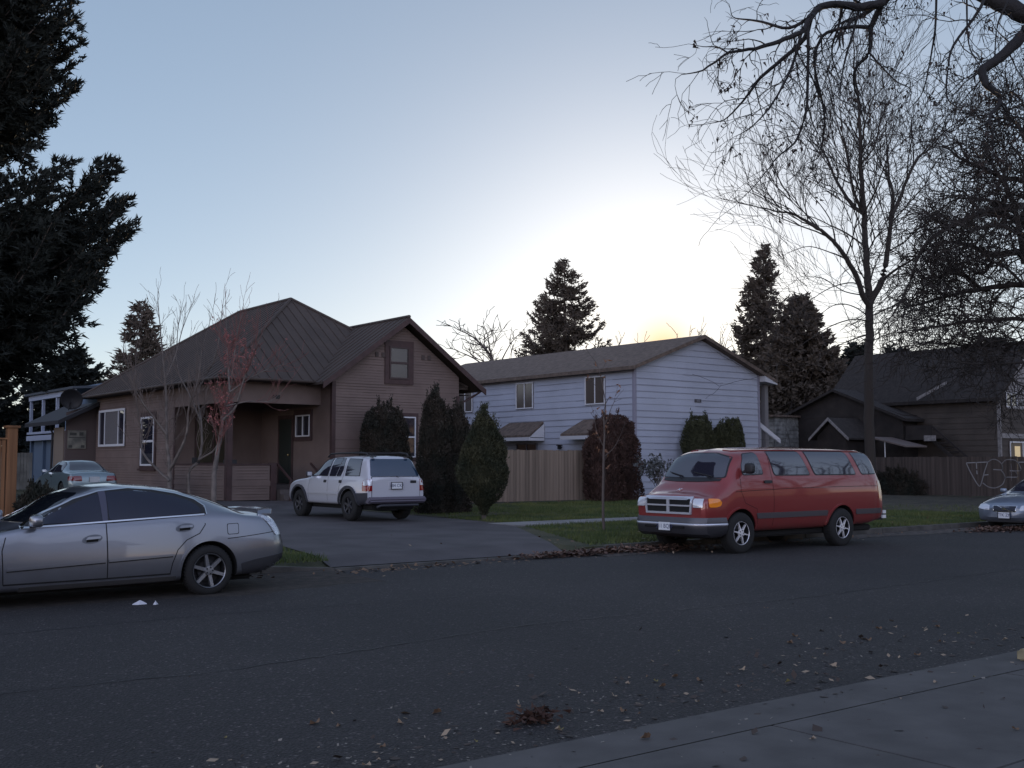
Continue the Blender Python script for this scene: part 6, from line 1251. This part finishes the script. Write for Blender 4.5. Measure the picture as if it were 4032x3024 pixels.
MAP= [([(-0.64,-0.26,1.86),(-0.61,-0.28,2.95),(-0.59,-0.3,4.05),(-0.67,-0.23,4.8),(-0.76,-0.16,5.28)],0.24,0.14),([(-0.76,-0.16,5.28),(-0.88,0.01,5.55),(-1.03,0.22,5.69),(-1.11,0.36,5.8),(-1.17,0.49,5.89),(-1.28,0.66,6.05),(-1.37,0.81,6.14),(-1.49,1.0,6.13),(-1.56,1.13,6.06),(-1.6,1.24,5.99)],0.1,0.03),([(-0.67,-0.23,4.8),(-0.95,-0.11,5.38),(-1.22,0.01,5.48),(-1.38,0.04,5.36),(-1.57,0.09,5.19),(-1.73,0.12,5.07),(-1.87,0.15,4.96),(-1.93,0.1,4.83),(-1.92,0.0,4.72),(-1.99,-0.04,4.61),(-2.12,-0.03,4.48),(-2.17,-0.08,4.35)],0.07,0.006),([(-1.44,0.36,5.75),(-1.6,0.33,5.59),(-1.87,0.4,5.26),(-2.03,0.36,5.05),(-2.15,0.31,4.74),(-2.2,0.19,4.59)],0.016,0.004),([(-2.13,0.9,5.73),(-2.11,0.95,5.68),(-2.12,1.02,5.56),(-2.1,1.06,5.35),(-2.15,1.17,5.22),(-2.12,1.21,5.08),(-2.04,1.21,4.94)],0.032,0.005),([(-2.13,0.9,5.73),(-2.39,0.95,5.64),(-2.61,0.97,5.61),(-2.84,0.99,5.55),(-3.03,0.99,5.4),(-3.18,0.96,5.23),(-3.42,0.99,5.11),(-3.67,1.03,5.0),(-3.93,1.08,4.92),(-4.18,1.12,4.74),(-4.4,1.14,4.66)],0.042,0.003),([(-2.63,1.28,5.58),(-2.58,1.39,5.45),(-2.65,1.59,5.3),(-2.7,1.77,5.19),(-2.69,1.91,5.09),(-2.68,2.04,5.01),(-2.7,2.21,4.91),(-2.75,2.39,4.9)],0.024,0.003),([(-2.64,1.3,5.52),(-2.71,1.25,5.25),(-2.78,1.21,4.94),(-2.86,1.17,4.69),(-2.99,1.17,4.43),(-3.12,1.17,4.32),(-3.24,1.17,4.24),(-3.37,1.17,4.11),(-3.53,1.2,3.94),(-3.67,1.21,3.82)],0.016,0.002),([(-2.23,0.97,5.51),(-2.27,1.17,5.56),(-2.33,1.38,5.53),(-2.28,1.51,5.32),(-2.12,1.54,4.97),(-2.02,1.62,4.77),(-1.94,1.73,4.59),(-1.92,1.87,4.56)],0.02,0.003),([(-2.23,0.98,5.29),(-2.25,0.83,5.1),(-2.27,0.69,4.94),(-2.29,0.55,4.83),(-2.42,0.49,4.64)],0.01,0.002),([(-2.6,1.26,5.62),(-2.66,1.49,5.56),(-2.73,1.72,5.67),(-2.74,1.9,5.75),(-2.72,2.07,5.83),(-2.64,2.18,6.01)],0.018,0.002),([(-1.76,0.61,5.94),(-1.7,0.66,5.59),(-1.66,0.73,5.36),(-1.64,0.82,5.07),(-1.63,0.92,4.95),(-1.7,1.07,4.82)],0.012,0.002),([(-1.55,0.45,5.9),(-1.74,0.34,5.29),(-1.85,0.17,5.0)],0.01,0.003),([(-2.41,1.11,5.71),(-2.33,1.21,5.57),(-2.27,1.33,5.39),(-2.13,1.37,5.22),(-1.96,1.4,5.12)],0.014,0.002),([(-2.69,1.33,5.47),(-2.9,1.27,5.12),(-3.13,1.22,4.83),(-3.39,1.19,4.56),(-3.64,1.16,4.38),(-3.88,1.11,4.26)],0.014,0.002),([(-3.19,1.72,5.28),(-3.22,1.83,5.36),(-3.26,1.95,5.39),(-3.31,2.07,5.44)],0.008,0.002),([(-2.29,1.02,5.69),(-2.4,1.01,5.44),(-2.53,1.02,5.13),(-2.63,1.0,4.8),(-2.68,0.94,4.52)],0.014,0.002),([(-1.27,0.23,5.75),(-1.45,0.24,5.48),(-1.57,0.21,5.18),(-1.71,0.19,5.07)],0.01,0.002)]
CL1= (10.39,27.37,0.3)
CR1= [([(0.0,0.0,0.39),(0.01,0.07,0.95),(0.03,0.13,1.37),(0.0,0.21,1.91),(-0.01,0.3,2.55),(-0.0,0.36,3.14),(-0.02,0.44,3.85),(-0.06,0.55,4.64),(-0.11,0.66,5.5),(-0.14,0.75,6.11)],0.075,0.006),([(-0.01,0.02,1.37),(0.11,-0.2,1.78),(0.21,-0.41,2.22),(0.22,-0.54,2.6),(0.2,-0.65,3.1),(0.32,-0.88,3.78),(0.37,-1.04,4.72),(0.47,-1.24,5.4)],0.045,0.005),([(-0.01,0.01,1.08),(-0.21,0.3,1.38),(-0.48,0.63,1.87),(-0.49,0.77,2.45),(-0.55,0.94,3.21),(-0.56,1.07,4.2),(-0.49,1.15,5.19)],0.04,0.005),([(-0.09,0.08,2.35),(-0.45,0.1,2.85),(-0.73,0.06,3.22),(-1.01,0.03,3.78),(-1.19,-0.09,4.51)],0.03,0.004),([(-0.14,0.12,3.83),(0.11,0.13,4.49),(0.32,0.18,5.29),(0.57,0.19,6.04)],0.02,0.004)]
CL2= (11.03,27.64,0.3)
CR2= [([(-0.0,0.0,0.36),(-0.02,0.09,1.27),(0.22,-0.01,1.66),(0.29,0.01,2.25),(0.27,0.1,2.91),(0.24,0.21,3.57),(0.61,-0.0,4.58),(0.73,-0.01,5.59),(0.8,0.01,6.2)],0.055,0.005),([(0.17,-0.13,1.66),(0.44,-0.53,1.98),(0.52,-0.79,2.62),(0.5,-0.96,3.39),(0.73,-1.33,4.15)],0.03,0.004),([(0.18,-0.14,2.76),(-0.02,0.24,3.56),(-0.18,0.58,4.24),(-0.13,0.76,5.26),(0.03,0.86,6.17)],0.03,0.004)]
CL3= (11.01,26.14,0.3)
CR3= [([(0.0,-0.0,0.35),(0.04,0.03,1.28),(0.1,0.04,1.77),(0.19,0.04,2.34),(0.25,0.05,2.91),(0.39,0.01,3.48),(0.47,0.01,4.25),(0.56,0.01,5.08),(0.7,-0.04,5.8)],0.085,0.005),([(0.17,-0.14,2.71),(0.35,-0.47,3.08),(0.43,-0.71,3.75),(0.55,-1.0,4.48),(0.77,-1.36,5.33)],0.04,0.004),([(0.29,-0.23,3.46),(0.33,-0.01,4.11),(0.38,0.21,4.9),(0.42,0.43,5.96)],0.03,0.004),([(0.29,-0.23,3.46),(0.64,-0.67,3.83),(0.93,-1.06,4.06),(1.21,-1.45,4.18)],0.025,0.004),([(0.22,-0.17,3.09),(0.73,-0.36,3.22),(1.2,-0.51,3.23),(1.53,-0.55,3.5)],0.02,0.004)]
SAP= [([(0.09,-0.04,-0.09),(0.07,-0.03,0.38),(0.08,-0.03,1.09),(0.09,-0.04,1.8),(0.11,-0.05,2.27),(0.09,-0.04,2.63)],0.038,0.018),([(0.09,-0.04,2.57),(0.2,-0.0,2.87),(0.2,0.13,3.48),(0.17,0.27,3.91)],0.015,0.004),([(0.1,-0.05,2.39),(0.13,-0.16,2.63),(0.16,-0.26,2.86),(0.19,-0.37,3.04)],0.012,0.004),([(0.09,-0.04,1.92),(0.03,0.13,2.28),(0.05,0.24,2.64)],0.01,0.003),([(0.09,-0.04,1.68),(0.36,-0.12,1.92),(0.57,-0.16,2.28)],0.012,0.003)]
MID= [([(0.81,-0.65,1.62),(0.98,-0.28,6.79),(1.02,0.2,8.21),(0.7,0.95,9.29),(0.25,1.81,10.04),(-0.36,2.79,10.62)],0.16,0.02),([(0.74,-0.6,7.44),(0.0,-0.87,8.76),(-0.53,-1.3,9.71),(-1.19,-1.63,10.47)],0.07,0.01),([(0.67,-0.54,7.1),(-0.08,0.46,8.16),(-0.71,1.37,8.72),(-1.2,2.18,9.1)],0.07,0.01),([(0.74,-0.6,7.44),(1.62,-0.44,8.72),(2.44,-0.23,9.66),(3.27,-0.03,10.27)],0.06,0.01),([(0.78,-0.63,7.1),(0.87,-1.97,7.87),(0.92,-3.27,8.45)],0.05,0.01)]
CR1, CR2, CR3 = [[([(x, y, z * .92) for x, y, z in p], a, c) for p, a, c in L_] for L_ in (CR1, CR2, CR3)]
BT_ = dict(max=5, rmin=.0075, wig=.14, grav=.1, kids=(2, 4), ang=(22, 50), lr=(.58, .85), rr=(.6, .78), trop=.28, L=2.4, r=.036, start=.3)
limb_tree('bare_tree', 'tall bare tree with an upright grey trunk behind the right rear of the van', (41.58, 28.5, .3), [(p, a * (.66 if a > .3 else .9), c) for p, a, c in BIG + BIG2], BT_, 51, spawn=1.45, m=mat('dark_bark', (.040, .032, .027), .9), mt=mat('twig_grey', (.030, .024, .021), .9))
OK_ = dict(max=5, rmin=.010, wig=.26, grav=-.3, kids=(3, 4), ang=(30, 75), lr=(.55, .8), rr=(.55, .75), trop=.0, L=1.7, r=.035, start=.2)
limb_tree('bare_tree', 'dense gnarled bare tree reaching in from the right edge over the tan house', (39.72, 19.82, .2), OAK + OAK2, OK_, 52, spawn=3.4, m=mat('oak_bark', (.022, .017, .014), .9), mt=mat('twig_brown', (.022, .017, .014), .9))
MP_ = dict(max=4, rmin=.0022, wig=.20, grav=-.9, kids=(2, 4), ang=(32, 72), lr=(.5, .78), rr=(.55, .72), trop=-.10, L=.36, r=.008, start=.1)
limb_tree('bare_tree', 'near maple whose bare limbs and seed clusters hang in at the top right', (10.43, 4.56, 0), MAP, MP_, 53, m=mat('wet_bark', (.012, .009, .008), .8, bump=(20, .8, .02)), mt=mat('twig_black', (.010, .008, .007), .85), spawn=7, tip_flecks=(mat('dry_seed', (.035, .022, .016), .8), 380, .05, .9))
CRM = mat('smooth_pale_bark', (.12, .10, .088), .7, noise=(5, .35)); CRT = mat('twig_tan', (.13, .10, .085), .8)
CM_ = dict(max=5, rmin=.0042, wig=.13, grav=.5, kids=(2, 3), ang=(15, 42), lr=(.5, .8), rr=(.5, .7), trop=.25, L=.58, r=.013, start=.3)
limb_tree('bare_tree', 'left bare multi stemmed tree with pale bark before the brown house wall', CL1, CR1, CM_, 54, m=CRM, mt=CRT, spawn=4.5)
limb_tree('bare_tree', 'slender middle bare tree between two pale stems before the porch', CL2, CR2, CM_, 55, m=CRM, mt=CRT, spawn=2.8)
limb_tree('bare_tree', 'bare tree coloured red for lens flare right of the others before the porch post', CL3, CR3, CM_, 56, m=CRM, mt=mat('twig_flare_red', (.17, .07, .06), .8), spawn=5, tip_flecks=(mat('red_flare_fleck', (.32, .11, .10), .7), 1300, .06, .1))  # red twigs and tip flecks put the lens flare's tint into the colour
SP_ = dict(max=3, rmin=.004, wig=.15, grav=.3, kids=(1, 2), ang=(25, 50), lr=(.5, .8), rr=(.5, .7), trop=.3, L=.3, r=.008, start=.4)
limb_tree('street_sapling', 'young street tree with a thin straight trunk on the grass strip', (17.6, 19.35, .2), SAP, SP_, 57, m=mat('sapling_bark', (.09, .07, .06), .8), spawn=3.5, tip_flecks=(mat('sapling_leaf', (.20, .10, .055), .7), 90, .10, .0))
MD_ = dict(max=4, rmin=.02, wig=.2, grav=.2, kids=(2, 4), ang=(20, 60), lr=(.55, .8), rr=(.55, .75), trop=.2, L=1.5, r=.05, start=.3)
limb_tree('bare_tree', 'distant bare round crowned tree left of the spruce over the blue roof', (44.4, 60.5, .5), MID, MD_, 58, spawn=1.6)
for i, (x, y, h, lab) in enumerate(((62.5, 66.0, 11.6, 'small far bare tree left of the sunset glow over the blue ridge'), (66.8, 61.0, 12.6, 'bushy far bare tree standing in the sunset glow on the ridge'), (70.5, 58.5, 12.0, 'far bare tree between the sunset glow and the pointed conifer'))):
    r_ = random.Random(70 + i); lim = [([(0, 0, 0), (.2, .1, h * .5), (0, .3, h * .82)], .16, .03)] + [([(0, 0, h * .4), (math.cos(a) * 1.2, math.sin(a) * 1.2, h * .65), (math.cos(a) * 2.0, math.sin(a) * 2.0, h * .88)], .07, .02) for a in (0, 1.2, 2.5, 3.8, 5.1)]
    limb_tree('bare_tree', lab, (x, y, .5), lim, dict(MD_, L=1.1), 80 + i, spawn=1.5)
NT_ = dict(max=4, rmin=.012, wig=.2, grav=.2, kids=(2, 3), ang=(25, 60), lr=(.55, .8), rr=(.55, .75), trop=.15, L=1.6, r=.05, start=.25)
for i, (x, y, lab) in enumerate(((35.0, 1.5, 'bare street tree on the near side mirrored in the van windows'), (47.0, .5, 'second bare street tree further along the near side of the street'), (6.5, -7.5, 'bare garden tree behind the camera mirrored in the silver sedan'))):
    lim = [([(0, 0, 0), (.2, .1, 3.2), (0, .3, 6.0), (.3, .2, 10)], .26, .05)] + [([(0, 0, 2.6 + .3 * k), (math.cos(a) * 2.0, math.sin(a) * 2.0, 4.6), (math.cos(a) * 4.2, math.sin(a) * 4.2, 7.4)], .12, .03) for k, a in enumerate((.3, 1.5, 2.8, 4.0, 5.3))]
    limb_tree('bare_tree', lab, (x, y, 0), lim, NT_, 180 + i, m=MATS['dark_bark'], mt=MATS['twig_grey'], spawn=1.6)
# ground plants and litter
def in_poly(P, poly):
    r = np.zeros(len(P), bool); j = len(poly) - 1
    for i in range(len(poly)):
        (xi, yi), (xj, yj) = poly[i], poly[j]; c = ((yi > P[:, 1]) != (yj > P[:, 1])) & (P[:, 0] < (xj - xi) * (P[:, 1] - yi) / (yj - yi + 1e-12) + xi); r ^= c; j = i
    return r
def gz(P): v = np.clip(P[:, 1], None, 45); return np.where(v < 16.15, 0, .15 + .012 * (v - 16.15))
def grass(name, poly, n, h, m, seed, lift=0):
    rng = np.random.default_rng(seed); xs = [p[0] for p in poly]; ys = [p[1] for p in poly]; P = np.stack([rng.uniform(min(xs), max(xs), n), rng.uniform(min(ys), max(ys), n)], 1); P = P[in_poly(P, poly)]
    cl = np.sin(P[:, 0] * 2.1 + 1) * np.sin(P[:, 1] * 2.7) * .3 + np.sin(P[:, 0] * .7 + P[:, 1] * .9) * .3; P3 = np.stack([P[:, 0], P[:, 1], gz(P) - .01 + lift], 1)
    D = rng.normal(size=P3.shape) * .45; D[:, 2] = 1; V, F = tri_cloud(P3, D, h * (1 + cl) * rng.uniform(.5, 1.4, len(P)), .014 * rng.uniform(.7, 1.6, len(P)), rng)
    o = link(name, fastmesh(name, V, F), m); o['kind'] = 'stuff'; o['label'] = {'a': 'short green grass'}.get('a'); return o
GR = mat('grass_blade', (.058, .105, .022), .8, noise=(1.1, .4, (.11, .12, .03)))
grass('grass', [(14.6, 16.35), (33.5, 16.35), (32, 20.5), (30, 22.6), (24.5, 22.6), (24, 21.4), (17, 21.4)], 60000, .075, GR, 61)
grass('grass', [(33.5, 16.35), (60, 16.35), (60, 17.4), (40, 19.5), (35, 23), (31, 22.6), (32, 19)], 13000, .08, GR, 62)
grass('grass', [(17.3, 22.65), (31, 22.65), (34, 30.4), (17.3, 31)], 62000, .075, GR, 63)
grass('grass', [(2, 16.35), (8.9, 16.35), (9.8, 21.4), (2, 21.4)], 22000, .085, GR, 64)
grass('grass', [(-2, 22.7), (9.6, 22.7), (11.6, 26), (11.2, 36), (4, 34), (-2, 29)], 25000, .10, GR, 65)
def leaf_me(rng, sz, m, curl=.5):
    "one fallen leaf: five lobes, curled"
    n = 15; V = [(0, 0, .004)]; 
    for i in range(n):
        a = 2 * math.pi * i / n; lob = .55 + .45 * abs(math.cos(a * 2.5)) ; r = sz * .5 * lob * rng.uniform(.8, 1.1); V.append((r * math.cos(a), r * math.sin(a) * .8, .004 + curl * sz * (abs(math.sin(a * 1.0 + .5))) ** 2 * rng.uniform(.1, .8)))
    b = MB(); b.v = V; b.f = [(0, i + 1, (i + 1) % n + 1) for i in range(n)]; k = len(b.v); b.v += [(0, 0, .006), (-sz * .7, .003, .012), (-sz * .7, -.003, .012)]; b.f.append((k, k + 1, k + 2)); me = b.mesh('leaf'); me.materials.append(m); return me
LM = [mat('leaf_brown', (.16, .10, .06), .8), mat('leaf_tan', (.30, .23, .16), .8), mat('leaf_dark', (.05, .035, .028), .8), mat('leaf_yellow', (.22, .19, .07), .8)]
rng = np.random.default_rng(7); PR = [leaf_me(rng, s, LM[i % 4], c) for i, (s, c) in enumerate(((.11, .5), (.09, .7), (.10, .3), (.07, .6), (.12, .6), (.08, .4)))]
spots = []
LG = ((3.4, 7.0, 5.6, 6.8, 26), (6.5, 12, 5.7, 7.4, 30), (4, 9, 3.2, 5.3, 16), (3, 11, 7, 11, 9), (.5, 4.5, 4.8, 7.5, 14))
GRPS = ('fallen leaves in the near gutter', 'fallen leaves on the road edge at the right', 'fallen leaves on the pavement slabs', 'fallen leaves on the open road', 'fallen leaves on the road bottom left')
LBLS = ('curled brown fallen leaf lying on asphalt by the near gutter', 'curled fallen leaf on the asphalt along the right hand gutter', 'curled fallen leaf lying on the pale pavement slabs', 'small fallen leaf lying alone on the open road', 'dark curled fallen leaf on the road at the bottom left')
for q, (x0, x1, y0, y1, n) in enumerate(LG):
    for k in range(n):
        x, y = rng.uniform(x0, x1), y0 + (y1 - y0) * rng.random() ** 1.5
        o = bpy.data.objects.new('fallen_leaf', PR[int(rng.integers(len(PR)))]); COL.objects.link(o); o.location = (x, y, .012); s = float(rng.uniform(.3, .85)); o.scale = (s, s, s); o.rotation_euler = (float(rng.normal() * .15), float(rng.normal() * .15), float(rng.uniform(0, 6.28)))
        tag(o, LBLS[q], 'leaf', GRPS[q])
def litter(name, label, pts, n, sz, m, seed, zz=.01, spread=(1, .4), mound=.0):
    rng = np.random.default_rng(seed); P = np.concatenate([np.stack([c[0] + rng.normal(size=n) * c[2], c[1] + rng.normal(size=n) * c[3], np.zeros(n)], 1) for c in pts])
    P[:, 2] = np.where(P[:, 1] > 16.3, .16, 0) + zz + rng.random(len(P)) * mound; D = rng.normal(size=P.shape); D[:, 2] *= .35; D /= np.linalg.norm(D, axis=1, keepdims=True); S = np.cross(D, [0, 0, 1.]) + rng.normal(size=P.shape) * .25; s = sz * rng.uniform(.4, 1.3, (len(P), 1))
    V = np.stack([P, P + D * s * .5 + S * s * .35, P + D * s, P + D * s * .5 - S * s * .35], 1).reshape(-1, 3); V[:, 2] = np.maximum(V[:, 2], .004)
    o = link(name, fastmesh(name, V, np.arange(len(V)).reshape(-1, 4)), m); tag(o, label, None, None, 'stuff'); return o
litter('leaf_pile', 'rusty red drift of wet leaves in the far gutter at the driveway end', [(14.4, 15.9, .5, .13), (15.3, 15.9, .5, .14), (16.2, 15.7, .6, .2), (13.4, 15.95, .5, .08)], 420, .10, mat('wet_rust_leaves', (.11, .045, .035), .7, noise=(8, .6, (.20, .12, .08))), 91, mound=.10)
litter('leaf_pile', 'dark red leaf drift along the far gutter by the blue sedan', [(27.2, 15.2, .5, .16), (28.3, 14.9, 1.0, .25), (31, 14.9, 2, .35)], 420, .10, mat('wet_rust_leaves', (.1, .05, .04)), 92, mound=.10)
litter('leaf_litter', 'thin scatter of leaves along the far kerb', [(22, 15.9, 3.5, .18), (9.5, 15.8, 1.5, .16), (5, 15.9, 2.5, .18), (34, 15.7, 4, .2), (20.0, 19, 4, 1.5), (26, 19, 3, 1.5), (36, 21, 3, 2), (37, 25, 4, 3), (42, 27, 2.5, 3), (34, 19.5, 3, 1.2), (40, 22, 3, 2.5), (36, 24, 3, 3), (22, 26, 3, 2)], 240, .09, LM[0], 93)
litter('road_debris', 'small twigs and leaf crumbs scattered over the road', [(6, 6.3, 2.5, .6), (9, 6.8, 2.5, .8), (4, 7.5, 2.5, 1.2), (9, 10, 5, 2.5), (3, 6.0, 1.8, .5)], 420, .028, mat('pale_debris', (.22, .20, .17), .8), 94, zz=.004)
litter('road_debris', 'dull brown leaf fragments thickening towards the near gutter', [(4, 6.0, 2.2, .35), (7, 6.1, 2.2, .4), (10, 6.5, 2, .6), (8, 7.6, 3, .8), (6, 4.4, 3, .6)], 75, .075, LM[2], 96, zz=.008)
litter('road_debris', 'tan leaf fragments lying along the near gutter', [(5, 6.1, 2.5, .4), (9, 6.6, 2.2, .6)], 45, .07, LM[1], 97, zz=.008)
litter('road_debris', 'pale leaf flakes on the driveway asphalt', [(12.5, 19, 1.8, 2), (14, 15.6, 3, .4)], 40, .07, LM[1], 95, zz=.012)
t = thing('leaf_clump', 'rusty clump of leaves and twigs by the near gutter at bottom centre', 'leaf clump', (4.8, 5.95, 0)); r9 = np.random.default_rng(3)
P = np.stack([4.8 + r9.normal(size=130) * .09, 5.95 + r9.normal(size=130) * .05, r9.random(130) * .07 + .01], 1); V, F = tri_cloud(P, r9.normal(size=P.shape) * [1, 1, .5], .07, .03, r9); V[:, 2] = np.maximum(V[:, 2], .005); link('leaves', fastmesh('leaves', V, F), mat('rust_clump', (.05, .022, .013), .85), t)
def scrap(label, c, L, w, ang, mt_):
    b = MB(); n = 7; r = random.Random(int(c[0] * 100)); ca, sa = math.cos(ang), math.sin(ang); prev = None
    for i in range(n):
        t = i / (n - 1) - .5; x = t * L; y = .25 * w * math.sin(t * 5); z = .006; h = w * .5 * (1 - 1.2 * t * t)
        cur = [(c[0] + (x * ca - (y + q * h) * sa), c[1] + (x * sa + (y + q * h) * ca), z + (.055 * (1 - 1.6 * abs(t)) if q > 0 else 0)) for q in (-1, 1)]
        if prev: b.quad(prev[0], cur[0], cur[1], prev[1])
        prev = cur
    tag(b.build('paper_scrap', mt_, smooth=True), label, 'paper')
scrap('crumpled white paper scrap on the road beside the silver sedan', (4.87, 13.75), .17, .07, -.5, mat('paper_white', (.55, .55, .58), .7))
scrap('smaller pale scrap just right of the crumpled white paper', (5.03, 13.62), .07, .035, .1, MATS['paper_white'])
b = MB(); b.prism([(9.62, 5.15, .008), (13.5, 5.25, .008), (13.5, 4.99, .008), (9.9, 4.97, .008)], (0, 0, .10)); tag(b.build('kerb_block', mat('faded_yellow', (.36, .31, .19), .8, noise=(5, .3)), bevel=.015), 'faded yellow painted kerb stop at the right edge of the pavement', 'kerb stop')
